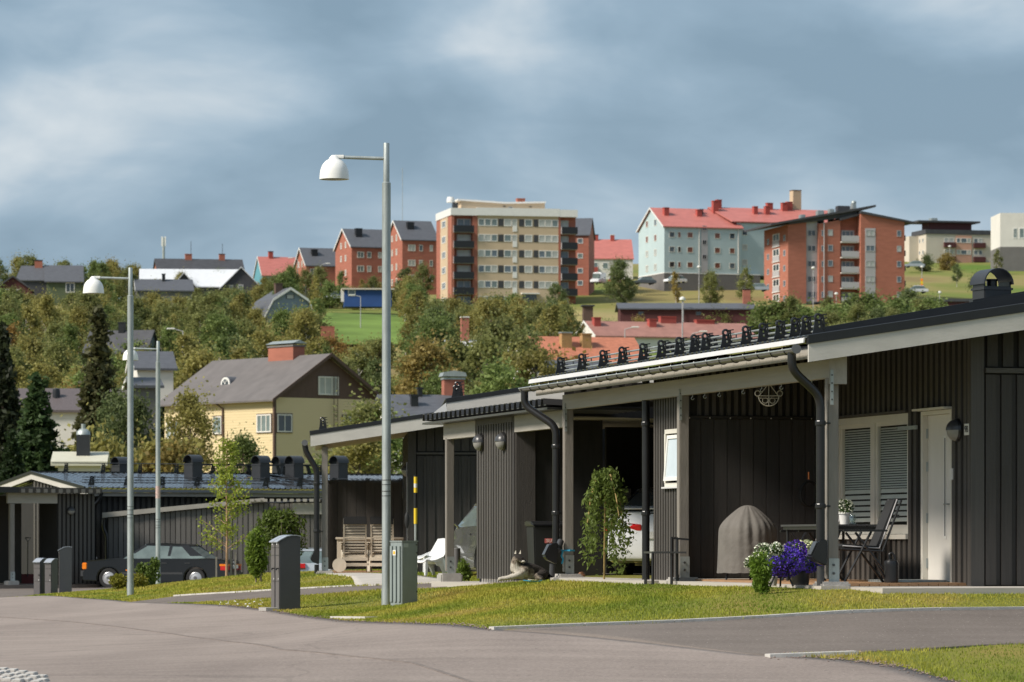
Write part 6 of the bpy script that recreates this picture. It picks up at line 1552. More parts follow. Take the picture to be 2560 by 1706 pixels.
for sg in (0, 1):
    y0_ = 0.6 if sg == 0 else 13.4
    MB().prism([(b2 - 1.2, y0_, bz(525) + 0.25), (b2 - 3.6, 7.0, bz(335) + 0.25), (bx(2700), 7.0, bz(335) + 0.25), (bx(2850), y0_, bz(525) + 0.25)], (0, 0, 0.2)).obj('roof', m_redroof, Bl)
for zy in (675, 845, 1020):
    for a, b_ in ((525, 590), (630, 665), (745, 815), (1080, 1150), (1265, 1330)): fwin(Bl, bx((a + b_) / 2), bz(zy), (b_ - a) * kb * 1.05, 1.1, 0.0, mull=0, fm=m_frame, pm=wr.choice([m_glass, m_warm, m_bluegl, m_warm]))
    fwin(Bl, bx(1478), bz(zy - 50), 1.05, 1.1, 1.0, fm=m_frame)
MB().box(bx(915), bx(995), -0.12, 0.05, 0.1, bz(585)).obj('stair_panel', m_greyp, Bl)
for zy in (590, 755, 925): fwin(Bl, bx(952), bz(zy), 0.85, 0.85, -0.12, mull=1, fm=m_greyp, pm=m_glass)
for zy in (518, 695, 865, 1035):
    for y_ in (4.6, 9.0): fwin(Bl, y_, bz(zy), 1.25, 1.25, 0.0, side='l', fm=m_frame, pm=wr.choice([m_curt, m_warm, m_bluegl]))
for zx in (890, 1372): MB().tube([(bx(zx), -0.1, 0.2), (bx(zx), -0.1, bz(585))], 0.09, 6).obj('downpipe', m_whitew, Bl)
for a, b_, t, y_ in ((495, 555, 355, 4.2), (900, 960, 370, 4.2), (1120, 1185, 255, 5.5), (1190, 1250, 235, 7), (1610, 1660, 310, 4.6), (1755, 1810, 305, 4.6), (1820, 1890, 255, 7), (2000, 2065, 250, 6.5), (2070, 2135, 235, 7)):
    chimney(Bl, bx((a + b_) / 2) + 0.4 + y_ * 0.13, y_, bz(580), bz(t) + y_ * 0.02, (b_ - a) * kb, 1.0, m_redch, m_redch)
chimney(Bl, bx(2290), 8.0, bz(400), bz(95) + 0.2, 1.7, 1.7, m_beige, m_brown, 'chimney_tower')
chimney(Bl, bx(1038), 5.0, bz(430), bz(352), 0.6, 0.6, m_black)

# red brick block on the right
Z5 = zm(1900, 440, .2806)
sR = 14.0; kr = .2806 / sR
c = Z5(250, 1240)
RR = thing('brick_apartment_block', 'red brick block with white glazed balconies and dark sloping roof', 'building', at(*c, sR), R(13))
rx_ = lambda zx: (zx - 250) * kr / math.cos(R(13)); rz_ = lambda zy: (1240 - zy) * kr
MB().prism([(0, 0, -6), (rx_(415), 0, -6), (rx_(415), 0, rz_(400)), (0, 0, rz_(432))], (0, 15, 0)).obj('wall', m_brick2, RR)
MB().prism([(rx_(415), 0.35, -6), (rx_(520), 0.35, -6), (rx_(520), 0.35, rz_(395)), (rx_(415), 0.35, rz_(410))], (0, 12, 0)).obj('grey_wall', m_greyp, RR)
MB().prism([(rx_(520), -0.6, -6), (rx_(715), -0.6, -6), (rx_(715), -0.6, rz_(385)), (rx_(520), -0.6, rz_(425))], (0, 13, 0)).obj('wall', m_brick2, RR)
MB().prism([(rx_(715), 0.9, -6), (rx_(885), 0.9, -6), (rx_(885), 0.9, rz_(350)), (rx_(715), 0.9, rz_(380))], (0, 11, 0)).obj('wall', m_brick, RR)
MB().prism([(rx_(885), -1.6, -6), (rx_(1285), -1.6, -6), (rx_(1285), -1.6, rz_(395)), (rx_(885), -1.6, rz_(325))], (0, 13, 0)).obj('wall', m_brick2, RR)
MB().box(rx_(1285), rx_(1318), 0.5, 8, -6, rz_(420)).obj('side_balconies', m_greyp, RR)
for i in range(5): piece('balcony', m_hood, RR, rx_(1288), rx_(1325), 0.2, 4, rz_(560 + 136 * i), rz_(510 + 136 * i))
MB().prism([(rx_(20) + 1.2, -1.2, rz_(448)), (rx_(1030), -1.2, rz_(268)), (rx_(1030), -1.2, rz_(248)), (rx_(20) + 1.2, -1.2, rz_(430))], (0, 17, 0)).obj('roof', m_darkroof, RR)
MB().prism([(rx_(250), -0.4, rz_(435)), (rx_(870), -0.4, rz_(350)), (rx_(870), -0.4, rz_(300)), (rx_(250), -0.4, rz_(412))], (0, 0.3, 0)).obj('roof_fascia', m_darkroof, RR)
MB().prism([(rx_(880), -2.0, rz_(330)), (rx_(1370), -2.0, rz_(412)), (rx_(1370), -2.0, rz_(396)), (rx_(880), -2.0, rz_(308))], (0, 15, 0)).obj('roof', m_darkroof, RR)
MB().prism([(rx_(705), -1.0, rz_(395)), (rx_(880), -1.0, rz_(345)), (rx_(880), -1.0, rz_(325)), (rx_(705), -1.0, rz_(372))], (0, 6, 0)).obj('roof', m_darkroof, RR)
for zx, w_, zt_, m_ in ((447, 0.9, 325, m_galv), (610, 1.2, 285, m_galv), (712, 0.9, 270, m_galv), (820, 2.4, 240, m_darkroof), (917, 0.7, 215, m_galv)):
    MB().box(rx_(zx) - w_ / 2, rx_(zx) + w_ / 2, 4, 5.5, rz_(400), rz_(zt_)).obj('roof_vent', m_, RR, bevel=0.1)
MB().lathe([(0.5, 0), (0.42, 0.35), (0.0, 0.5)], 12, (rx_(917), 4.5, rz_(213))).obj('roof_dome', m_galv, RR, True)
for i in range(5):
    z_ = rz_(505 + 137 * i)
    fwin(RR, (rx_(425) + rx_(512)) / 2, z_, 1.65, 1.1, 0.35, mull=1, fm=m_greyp, pm=m_glass)
    fwin(RR, rx_(625), z_ + 0.05, 0.9, 1.15, -0.6, fm=m_greyp, pm=wr.choice([m_curt, m_bluegl]))
    fwin(RR, rx_(553), z_ - 0.05, 0.4, 1.1, -0.6, fm=m_greyp, pm=m_bluegl)
    fwin(RR, rx_(972), z_ + 0.05, 1.75, 1.1, -1.63, mull=1, fm=m_greyp, pm=wr.choice([m_curt, m_bluegl]))
    fwin(RR, rx_(1235), z_ + 0.05, 0.8, 1.1, -1.6, fm=m_greyp, pm=wr.choice([m_curt, m_bluegl]))
    zb = rz_(580 + 138 * i)
    bl = MB().box(rx_(720), rx_(880), -1.2, -1.12, zb, zb + 1.05).obj('balcony', mat('white balcony rail', (0.42, 0.41, 0.42), 0.5, 0.12, 2.5, (6, 1, 0.3)), RR)
    MB().box(rx_(716), rx_(884), -1.1, 0.9, zb - 0.2, zb - 0.02).obj('balcony_floor', m_white, bl)
    fwin(RR, (rx_(735) + rx_(875)) / 2, zb + 1.2, 2.4, 1.9, 0.9, mull=2, fm=m_greyp, pm=m_bluegl, name='balcony_door')
    zl_ = rz_(545 + 136 * i)
    for y_ in (2.2, 12.4): fwin(RR, y_, zl_, 1.3, 1.1, 0.0, side='l', fm=m_greyp, pm=m_bluegl)
    lb = MB().box(-0.12, -0.06, 5.2, 9.4, zl_ - 1.15, zl_ - 0.25).obj('glazed_balcony', m_greyp, RR)
    MB().box(-0.16, -0.02, 5.0, 9.6, zl_ - 1.3, zl_ - 1.16).obj('balcony_floor', m_white, lb)
    fwin(RR, 7.3, zl_ + 0.45, 4.2, 1.3, -0.01, side='l', mull=1, fm=m_white, pm=m_glass)
MB().box(rx_(925), rx_(1020), -1.625, -1.59, -2, rz_(460)).obj('grey_panel', m_greyp, RR)
MB().box(-0.05, 3.4, -0.05, 15, -6, rz_(1140)).obj('base_wall', m_whitew, RR) if False else MB().box(-0.06, -0.01, 0.0, 15, -6, rz_(1140)).obj('base_wall', m_whitew, RR)
MB().tube([(rx_(565), -0.75, 0), (rx_(565), -0.75, rz_(410))], 0.09, 6).obj('downpipe', m_greyp, RR)
MB().prism([(rx_(350), -4, rz_(1145)), (rx_(610), -4, rz_(1105)), (rx_(610), -4, rz_(1120)), (rx_(350), -4, rz_(1160))], (0, 3.5, 0)).obj('entrance_roof', m_hood, RR)
for a in (365, 470, 590): piece('entrance_post', m_maroon, RR, rx_(a), rx_(a) + 0.3, -3.8, -3.5, -2, rz_(1130))

# cream flats and white hall at the right edge
c = Z5(1480, 780)
E = far('cream_flats', 'cream flats with flat dark roof and maroon balconies on the hilltop', 'building', *c, 11.2, 14, 17.5, 9, 6.6, m_cream, m_darkroof, 1.0, 'f', 0.2, 6)
ke = .2806 / 11.2
MB().box(-2.2, 0, 5, 9, -4, 6.4).obj('wall', m_cream, E)
MB().box(1.5, 11.5, 2, 7, 7.6, 9.3).obj('penthouse', m_maroon, E); MB().box(-1.5, 13.2, 1, 8, 9.3, 9.7).obj('penthouse_roof', m_darkroof, E); piece('roof_vent', m_galv, E, 2.4, 3.8, 3, 5, 9.7, 10.4)
for a, b_ in ((1645, 1755), (1925, 2035)):
    for zy in (590, 715): MB().box((a - 1480) * ke, (b_ - 1480) * ke, -0.7, -0.02, (780 - zy - 45) * ke, (780 - zy) * ke).obj('balcony', m_maroon, E)
piece('salmon_panel', m_pinkp, E, (1760 - 1480) * ke, (1910 - 1480) * ke, -0.12, -0.01, -1, 6.4)
for zy in (570, 675):
    for a, b_ in ((1650, 1690), (1700, 1740), (1765, 1800), (1805, 1865), (1870, 1900), (1930, 1970), (1975, 2010)): fwin(E, ((a + b_) / 2 - 1480) * ke, (780 - zy) * ke, (b_ - a) * ke, 1.05, -0.13 if 1760 < a < 1905 else 0.0, pm=wr.choice([m_curt, m_bluegl]))
    for y_ in (2.0, 4.2): fwin(E, y_, (780 - zy) * ke, 0.9, 0.9, 0.0, side='l', pm=m_bluegl)
c = Z5(2140, 740)
E = far('white_hall', 'white flat-roofed hall with brown base at the right edge', 'building', *c, 11.6, 3, 16, 12, 9.9, m_whitew, None, 0, 'f', 0, 2)
MB().box(-0.05, 16, -0.05, 12, -4, 2.6).obj('brown_base', m_basement, E)
for a, b_ in ((2258, 2290), (2308, 2400)): fwin(E, ((a + b_) / 2 - 2140) * .2806 / 11.6, (740 - 510) * .2806 / 11.6, (b_ - a) * .2806 / 11.6, 2.3, 0.0, mull=1)

# low dark red lodge and its black shelter
c = zm(1560, 440, .2168)(-40, 1640)
E = far('long_lodge', 'long low dark red lodge with grey tiled roof on the slope', 'building', *c, 17.0, 2, 19.6, 7, 1.35, m_maroon, m_slate, 0.9, 'x', 0.4, 4)
for x in (3, 11.5): fwin(E, x, 0.7, 0.9, 0.6, 0.0, pm=m_glass, fm=m_brown)
chimney(E, 18.9, 3.5, 0, 4.4, 1.1, 1.1, m_brick, m_black)
E = far('dark_carport', 'dark low carport roof below the parked white car', 'building', *Z5(1620, 1190), 15.0, 2, 8, 5, 1.3, m_maroon, m_darkroof, 0.5, 'f', 0.3, 4)
E = far('garden_shelter', 'small open timber shelter right of the tower', 'shelter', *Z3(1455, 1190), 17, 6, 1.4, 1.6, 1.2, m_brown, m_darkroof, 0.2, 'f', 0.25, 2)

# brown-red roofed and orange-roofed houses in the middle
Z8 = zm(1340, 760, .3444)
E = far('brown_roofed_house', 'long house with brownish red roof and white gable', 'house', *Z8(445, 330), 19.5, 17, 21.5, 9.0, 1.7, m_whitew, m_brownroof, 2.0, 'x', 0.35, 6, m_white)
for a, b_, t in ((490, 540, 95), (915, 970, 100), (1030, 1150, 75), (1310, 1450, 95)):
    chimney(E, ((a + b_) / 2 - 445) * .3444 / 19.5 - 0.3, 4.6 if b_ - a > 60 else 3.2, 2.6, (330 - t) * .3444 / 19.5, (b_ - a) * .3444 / 19.5, 1.0, m_redch, m_redch)
Z7 = zm(900, 780, .3188)
E = far('orange_roofed_house', 'house with orange tiled roof and two yellow brick chimneys', 'house', *Z7(1340, 478), 26.5, 16, 11.2, 8.5, 1.1, m_whitew, m_orangeroof, 2.4, 'x', 0.4, 6, m_white)
m_ybrick = mat('yellow brick', (0.36, 0.22, 0.09), 0.85, 0.15, 3)
chimney(E, 4.2, 2.6, 1.5, 3.9, 1.0, 0.9, m_ybrick, m_galv); chimney(E, 6.2, 2.6, 1.5, 3.8, 0.9, 0.9, m_ybrick, m_ybrick)
E = far('small_gabled_house', 'little white gabled house with grey roof below the orange roof', 'house', *Z7(1440, 620), 34, 26, 5.5, 4.5, 1.0, m_whitew, m_slate, 1.2, 'x', 0.3, 5, m_white)
E = far('grey_roofed_house', 'house with dark grey roof and black flue pipes behind the row houses', 'house', *Z7(250, 900), 40, 12, 6.2, 6.5, 0.6, m_whitew, m_slate, 1.35, 'x', 0.35, 5)
chimney(E, 1.7, 1.5, 0.6, 1.95, 0.45, 0.45, m_black); chimney(E, 2.35, 3.0, 1.2, 2.45, 0.28, 0.28, m_black); chimney(E, 4.6, 3.6, 1.0, 3.1, 1.3, 0.9, m_brick, m_galv)
MB().prism([(3.8, 3.0, 3.3), (5.4, 3.0, 3.3), (5.3, 3.0, 3.55), (4.6, 3.0, 3.68), (3.9, 3.0, 3.55)], (0, 1.3, 0)).obj('chimney_hood', m_galv, E)
E = far('grey_gable_house', 'weathered house with steep gable half hidden by trees', 'house', *Z7(1000, 560), 26, 20, 5.2, 6, 1.6, m_basement, m_slate, 2.8, 'y', 0.4, 5, m_greyp)
chimney(E, 0.4, 2, 0.5, 2.2, 1.0, 0.9, m_brown, m_brown)
E = far('white_roofed_house', 'pale roofed house with brick chimney among the middle trees', 'house', *Z7(600, 400), 24, 8, 7, 7, 1.0, m_greyp, m_whiteroof, 1.4, 'x', 0.3, 5)
chimney(E, 3.4, 3.4, 2, 4.9, 0.8, 0.8, m_brick, m_whitew)

# yellow house
Z6 = zm(320, 820, .2742)
sY = 36.0; ky = .2742 / sY
alY = 38
dY = (1335 - 215) * ky / math.sin(R(alY)) ; wY = (2262 - 1335) * ky / math.cos(R(alY))
c = Z6(1335, 1300)
Yh = far('yellow_house', 'yellow clapboard house with brown gable and large grey roof', 'house', *c, sY, alY, wY, dY, (1300 - 625) * ky, m_yellow, m_slate2 if 'm_slate2' in globals() else mat('worn grey felt roof', (0.125, 0.112, 0.108), 0.8, 0.15, 0.8), (625 - 235) * ky, 'y', 0.55, 3, m_brown, None, rh=0.12)
hY = (1300 - 625) * ky; rY = (625 - 235) * ky
MB().prism([(0.0, -0.04, hY - 0.05), (wY, -0.04, hY - 0.05), (wY / 2, -0.04, hY + rY - 0.05)], (0, 0.035, 0)).obj('gable_boards', m_brown, Yh)
i = 0
z = 0.1
while z < hY - 0.2:
    for nm, q in (('f', (0, wY, -0.028, -0.002)), ('l', (-0.028, -0.002, 0, dY))): piece('clapboard', m_yellow, Yh, *q, z, z + 0.165)
    z += 0.185
yx = lambda zx: (zx - 1335) * ky / math.cos(R(alY)); yz = lambda zy: (1300 - zy) * ky
def ywin(x, z, w, h, side=None): fwin(Yh, x, z, w + 0.12, h + 0.12, -0.03, side, m_brown, m_glass, 0, bar_=0.06); return fwin(Yh, x, z, w, h, -0.07, side, m_whitew, m_glass2 if side else m_glass, 1 if w < 1.5 else 2, bar_=0.07)
ywin(yx(1418), yz(868), 1.25, 1.25); ywin(yx(2030), yz(868), 1.85, 1.25)
fwin(Yh, yx(1805), yz(515), 1.75, 1.3, -0.05, None, m_frame, m_curt, 2, bar_=0.08)
yl = lambda zx: (1335 - zx) * ky / math.sin(R(alY))
for a, b_ in ((1165, 1320), (725, 820), (235, 380)): ywin(yl((a + b_) / 2), yz(868 if a > 400 else 895), (b_ - a) * ky / math.sin(R(alY)) * 0.92, 1.25, 'l')
piece('corner_board', m_brown, Yh, -0.08, 0.1, -0.08, 0.1, 0, hY); piece('corner_board', m_brown, Yh, wY - 0.1, wY + 0.06, -0.08, 0.1, 0, hY)
MB().tube([(-0.5, yl(800), hY - 0.3), (-0.12, yl(830), hY - 0.7), (-0.12, yl(838), 0)], 0.07, 6).obj('downpipe', m_brown, Yh)
ch = chimney(Yh, wY * 0.5, dY * 0.36, hY + rY - 0.8, hY + rY + 0.75, 1.0, 3.1, m_brick, m_basement)
MB().prism([(wY * 0.5 - 0.62, dY * 0.36 - 1.7, hY + rY + 0.98), (wY * 0.5 + 0.62, dY * 0.36 - 1.7, hY + rY + 0.98), (wY * 0.5, dY * 0.36 - 1.7, hY + rY + 1.22)], (0, 3.4, 0)).obj('chimney_hood', m_galv, ch)
dm = MB().lathe([(0.62, 0.0), (0.62, 1.3)], 18, (0, 0, 0), 'x').obj('dormer', m_slate, Yh, True); dm.location = (1.55, dY * 0.60, hY + rY * 1.55 / (wY / 2) + 0.1); dm.scale = (1, 1, 0.9)
dw = MB().lathe([(0.56, -0.06), (0.56, 0.0)], 18, (0, 0, 0), 'x').obj('dormer_window', m_white, Yh); dw.location = dm.location; dw.scale = (1, 1, 0.9)
MB().lathe([(0.40, -0.075), (0.40, -0.06)], 18, (0, 0, 0), 'x').obj('pane', m_glass, dw)
for y_ in (-0.16, 0.16): MB().bar((-0.08, 0, 0), (-0.08, y_ * 1.6, 0.4), 0.02, 0.05).obj('glazing_bar', m_white, dw)
for x_ in (yx(1842), yx(1875)): MB().tube([(x_, -0.25, 0), (x_, -0.25, hY + 1.7)], 0.025, 5).obj('ladder_rail', m_brown, Yh)
for i in range(14): MB().tube([(yx(1842), -0.25, 0.3 + i * 0.33), (yx(1875), -0.25, 0.3 + i * 0.33)], 0.018, 4).obj('ladder_rung', m_brown, Yh)

# left hillside houses
Z1 = zm(0, 600, .2742)
def lh(name, label, zx, zy, s, al, w, d, h, wall, roof, rise, kind, verge=None, over=0.3): return far(name, label, 'house', *Z1(zx, zy), s, al, w, d, h, wall, roof, rise, kind, over, 6, verge)
k = .2742
E = lh('green_house', 'moss green house with dark roof and white window at the left', 425, 560, 15, 7, 5.8, 8, 3.4, m_green, m_slate, 2.7, 'x', None, 0.4)
MB().prism([(-5.2, 0.6, 3.4), (0, 0.6, 3.4), (0, 4, 6.0), (-4.2, 4, 6.0)], (0, 0, 0.15)).obj('roof', m_slate, E); MB().box(-4.6, 0, 0.9, 7, -4, 3.4).obj('wall', m_darkroof, E)
fwin(E, 3.9, 2.3, 1.5, 1.7, 0.0, mull=1); chimney(E, -1.3, 4, 5, 7.0, 1.3, 1.0, m_brick, m_black)
E = lh('maroon_house', 'dark maroon gabled house at the left edge', -60, 560, 15.5, 6, 6.2, 7, 1.8, m_maroon, m_darkroof, 2.2, 'y', m_darkroof)
for x in (2.2, 3.8): fwin(E, x, 1.5, 0.8, 0.9, 0.0)
E = lh('long_dark_roof_house', 'long house with dark slate roof and two brick chimneys on the skyline', 1440, 420, 13.0, 10, 16.5, 9, 3.0, m_brick2, m_darkroof, 2.4, 'x', None, 0.3)
chimney(E, 6.3, 4.5, 4.5, 6.4, 1.3, 1.0, m_brick, m_brick); chimney(E, 12.8, 4.5, 4.5, 6.5, 1.1, 1.0, m_brick, m_brown)
for x in (6.8, 12.9): MB().tube([(x, 4.5, 6), (x, 4.5, 9.0 if x < 10 else 8.6)], 0.05, 5).obj('antenna', m_hood, E)
E = lh('pale_roof_house', 'house with pale metal roof and two black gables', 1290, 470, 14.5, 5, 17.0, 9, 1.0, m_darkroof, m_whiteroof, 3.0, 'x', None, 0.4)
for x0_, w_, hh in ((5.2, 4.2, 3.0), (13.6, 7.0, 4.0)):
    MB().prism([(x0_, -2.4, -4), (x0_ + w_, -2.4, -4), (x0_ + w_, -2.4, 0.4), (x0_ + w_ / 2, -2.4, hh), (x0_, -2.4, 0.4)], (0, 5, 0)).obj('gable_wall', m_darkroof, E)
    for sg in (-1, 1): MB().prism([(x0_ + w_ / 2, -2.8, hh + 0.02), (x0_ + w_ / 2 + sg * (w_ / 2 + 0.4), -2.8, 0.12), (x0_ + w_ / 2 + sg * (w_ / 2 + 0.4), -2.8, 0.3), (x0_ + w_ / 2, -2.8, hh + 0.2)], (0, 6, 0)).obj('roof', m_whiteroof, E)
fwin(E, 17.0, 0.6, 0.9, 1.0, -2.4); fwin(E, 15.4, 0.5, 0.6, 1.0, -2.4)
E = lh('grey_roof_house', 'house with grey roof, pale gable end and small black chimney', 1250, 600, 16, 8, 8.6, 7, 2.4, m_basement, m_slate, 1.8, 'x', m_white, 0.3)
chimney(E, 4.3, 3, 3, 5.1, 0.5, 0.5, m_black)
E = lh('black_roof_house', 'house with blue black roof and black gable among the trees', 760, 1120, 22, 10, 7.2, 6, 0.6, m_greyw, m_darkroof, 3.0, 'x', None, 0.3)
chimney(E, 3.6, 3, 2, 4.6, 0.7, 0.7, m_black)
E.rotation_euler = (0, 0, R(-14))
E = lh('white_garage', 'long pale roof seen through the trees above the black roof', 760, 800, 17.5, 4, 8.2, 6, 0.6, m_whitew, m_whiteroof, 0.8, 'x')
E = lh('white_gabled_house', 'white house with grey tiled roof behind the third lamp', 1255, 1290, 32, 12, 2.8, 5, 1.0, m_whitew, m_slate, 1.3, 'x', m_white)
E = lh('brown_roof_house', 'house with brown corrugated roof behind the spruces', 180, 1620, 34, 4, 8.6, 7, 0.5, m_whitew, mat('brown corrugated roof', (0.105, 0.085, 0.085), 0.6, 0.2, 3, (8, 1, 1)), 1.6, 'x')
MB().lathe([(0.28, 0), (0.28, 1.35), (0.24, 1.5), (0.0, 1.55)], 12, (2.6, 2.0, 0.7)).obj('flue', m_black, E, True)
E = lh('low_white_roof_shed', 'low shed with pale roof and dark chimney box behind the left house', 530, 2125, 60, 4, 1.75, 4, 0.35, m_whitew, mat('pale yellowish roof', (0.50, 0.48, 0.38), 0.7, 0.06), 0.4, 'x')
MB().box(0.72, 1.28, 1.0, 1.6, 0.4, 1.62).obj('chimney_box', m_vent, E); MB().lathe([(0.30, 0), (0.28, 0.15), (0.15, 0.27), (0.09, 0.28), (0.09, 0.48)], 12, (1.0, 1.3, 1.6)).obj('chimney_cowl', m_galv, E, True)
E = lh('grey_shed', 'small grey shed with white eaves left of the yellow house', 1230, 1560, 38, 14, 1.6, 3, 1.6, m_basement, m_slate, 0.5, 'x', m_white)

# gambrel house and blue shed
p = at(*Z2(215, 1390), 16.5); kg = .2742 / 16.5
Gm = thing('gambrel_house', 'blue grey house with gambrel roof and white trim', 'house', p, R(20))
gw = (690 - 215) * kg / math.cos(R(20)); H1, H2, H3 = (1390 - 1225) * kg, (1390 - 1060) * kg, (1390 - 955) * kg
prof_ = [(0, H1), (gw * 0.17, H2), (gw * 0.5, H3), (gw * 0.83, H2), (gw, H1)]
MB().prism([(0, 0, -5), (gw, 0, -5)] + [(x, 0, z) for x, z in reversed(prof_)], (0, 9, 0)).obj('wall', m_greyw, Gm)
for (a, z0_), (b_, z1_) in zip(prof_, prof_[1:]):
    MB().prism([(a, -0.4, z0_), (b_, -0.4, z1_), (b_, -0.4, z1_ + 0.25), (a, -0.4, z0_ + 0.25)], (0, 9.8, 0)).obj('roof', m_slate, Gm)
    MB().prism([(a, -0.5, z0_ - 0.12), (b_, -0.5, z1_ - 0.12), (b_, -0.5, z1_ + 0.28), (a, -0.5, z0_ + 0.28)], (0, 0.09, 0)).obj('bargeboard', m_white, Gm)
fwin(Gm, gw * 0.5, H2 + 0.6, 1.3, 0.7, 0.0, fm=m_hood, pm=m_curt); fwin(Gm, gw * 0.8, H1 + 0.6, 1.2, 1.4, 0.0, mull=2)
MB().box(-2.6, -0.02, 1, 4, -5, H1 - 1.0).obj('porch', m_whitew, Gm); MB().box(-2.9, 0.1, 0.7, 4.4, H1 - 1.0, H1 - 0.6).obj('porch_roof', m_whitew, Gm)
for z in (0.8, -1.4): fwin(Gm, 2.4, z + 0.6, 1.3, 1.2, -2.62 if z < 0 else -0.02, side='l', mull=1)
chimney(Gm, gw * 0.42, 4, H3 - 0.5, H3 + 1.0, 1.1, 0.9, m_brown, m_brown)
Sh = far('blue_shed', 'cobalt blue shed with cream roof edge below the brick blocks', 'shed', *Z2(950, 1075), 15.2, 4, 7.8, 4, 2.0, m_cob, m_cream, 0.22, 'f', 0.45, 0.8)
fwin(Sh, 1.25, 1.5, 1.2, 1.1, 0.0, fm=m_frame); piece('door', m_whitew, Sh, -0.5, -0.03, 0.2, 1.0, 0, 2.0)
E = far('brick_shed', 'little brick outbuilding below the green slope', 'shed', *Z2(745, 1375), 19, 8, 1.7, 2, 1.0, m_brick, m_brick, 0.1, 'f', 0.02, 3)

# masts, hillside lamps, cars and signs
def mast(label, px, py0, py1, s, r=0.12):
    p = at(px, py0, s); E = thing('radio_mast', label, 'mast', p); MB().tube([(0, 0, -4), (0, 0, (py0 - py1) / s)], r, 6).obj('mast_pole', m_galv, E); return E
mast('very thin radio mast right of the lamp head against the sky', 1006, 560, 420, 11, 0.07)
E = mast('antenna mast on the skyline above the pale metal roofs', 409, 660, 595, 11, 0.32)
for x in (-0.35, 0.35): MB().box(x - 0.16, x + 0.16, -0.2, 0.2, 4.0, 6.2).obj('antenna_panel', m_white, E)
def hill_lamp(px, py, s, top, side=-1, lab='', ball=False):
    p = at(px, py, s); h = (py - top) / s
    E = thing('hill_lamp', lab, 'street lamp', p, 0, 'lamps on the hillside')
    MB().tube([(0, 0, -3), (0, 0, h)], [0.09, 0.06], 6).obj('pole', m_greyp, E)
    if ball: MB().lathe([(0.1, -0.1), (0.32, 0.0), (0.30, 0.2), (0.0, 0.34)], 12, (0, 0, h)).obj('lamp_head', m_white, E, True)
    else:
        MB().tube([(0, 0, h), (side * 0.9, 0, h + 0.25)], 0.05, 5).obj('arm', m_greyp, E)
        MB().box(min(side * 0.8, side * 1.7), max(side * 0.8, side * 1.7), -0.15, 0.15, h + 0.2, h + 0.36).obj('lamp_head', m_white, E, bevel=0.05)
    return E
for a in ((*Z1(1668, 1030), 24, 600 + 835 * k, -1, 'thin curved lamp in the trees above the yellow house'), (*Z2(735, 1020), 14, 460 + 740 * k, 1, 'slender lamp left of the blue shed'), (*Z2(525, 940), 14, 460 + 690 * k, -1, 'slender lamp at the pinkish red roof'),
          (*Z2(1100, 1350), 17, 460 + 1030 * k, -1, 'curved lamp on the bright green slope'), (*Z8(645, 220), 21, 760 + 186 * .3444, 1, 'curved lamp before the brownish red roof, left one'), (*Z8(1135, 260), 22, 760 + 218 * .3444, 1, 'curved lamp before the brownish red roof, right one'),
          (*Z7(360, 230), 22, 780 + 178 * .3188, 1, 'lamp arm among the trees right of the big lamp pole')):
    hill_lamp(*a[:3], a[3], a[4], a[5])
for a in ((*Z3(1505, 985), 13.5, 460 + 745 * k, 1, 'ball lamp beside the parked white van'), (*Z4(865, 1350), 14.5, 440 + 1055 * .2168, 1, 'ball lamp on the grass before the blue building'), (*Z4(683, 1570), 17, 440 + 1440 * .2168, 1, 'ball lamp in front of the dark red lodge'),
          (*Z5(475, 1240), 15, 440 + 825 * .2806, 1, 'tall lamp before the grey panels of the brick block'), (*Z5(680, 1220), 15, 440 + 1055 * .2806, 1, 'short lamp at the brick block entrance'), (*Z5(1443, 1000), 13, 440 + 815 * .2806, 1, 'ball lamp beside the orange sign on the slope'),
          (*Z5(1690, 775), 11.5, 440 + 632 * .2806, 1, 'ball lamp before the cream flats'), (*Z5(1600, 1200), 16, 440 + 1045 * .2806, 1, 'ball lamp beside the dark carport'), (1568 * 1.088, 870, 24, 750, 1, 'white lamp pole rising before the brownish roof')):
    hill_lamp(*a[:3], a[3], a[4], a[5], True)
def far_car(px, py, s, rz, m, label, van=False):
    p = at(px, py, s); E = thing('parked_car', label, 'car', p, R(rz), 'cars on the hillside')
    h = 0.75 if not van else 0.95; L_ = 2.1 if not van else 2.4
    MB().prism([(-L_, -0.85, 0.25), (L_, -0.85, 0.25), (L_, -0.85, 0.8), (L_ - 0.5, -0.85, h + 0.12), (-1.0, -0.85, h + 0.12), (-L_ + 0.1, -0.85, 0.7)], (0, 1.7, 0)).obj('body', m, E, bevel=0.08)
    zt_ = 1.45 if not van else 2.2; b = MB().prism([(-1.2, -0.78, h + 0.1), (L_ - 0.4, -0.78, h + 0.1), (L_ - 0.9 if not van else L_ - 0.1, -0.7, zt_ - 0.1), (-0.5, -0.7, zt_ - 0.1)], (0, 1.5, 0)); b.obj('window_glass', m_cargl if not van else m, E)
    MB().box(-0.55, L_ - 0.85 if not van else L_ - 0.1, -0.66, 0.66, zt_ - 0.12, zt_).obj('roof', m, E, bevel=0.04)
    if van: MB().box(-1.28, -0.9, -0.7, 0.7, h + 0.1, zt_ - 0.3).obj('windscreen', m_cargl, E)
    for x in (-1.3, 1.3):
        for y in (-0.8, 0.66): MB().lathe([(0.3, 0), (0.3, 0.16)], 12, (x, y, 0.3), 'y').obj('wheel', m_rubber, E)
    return E
m_carred = mat('red car paint', (0.45, 0.02, 0.02), 0.25, 0.05)
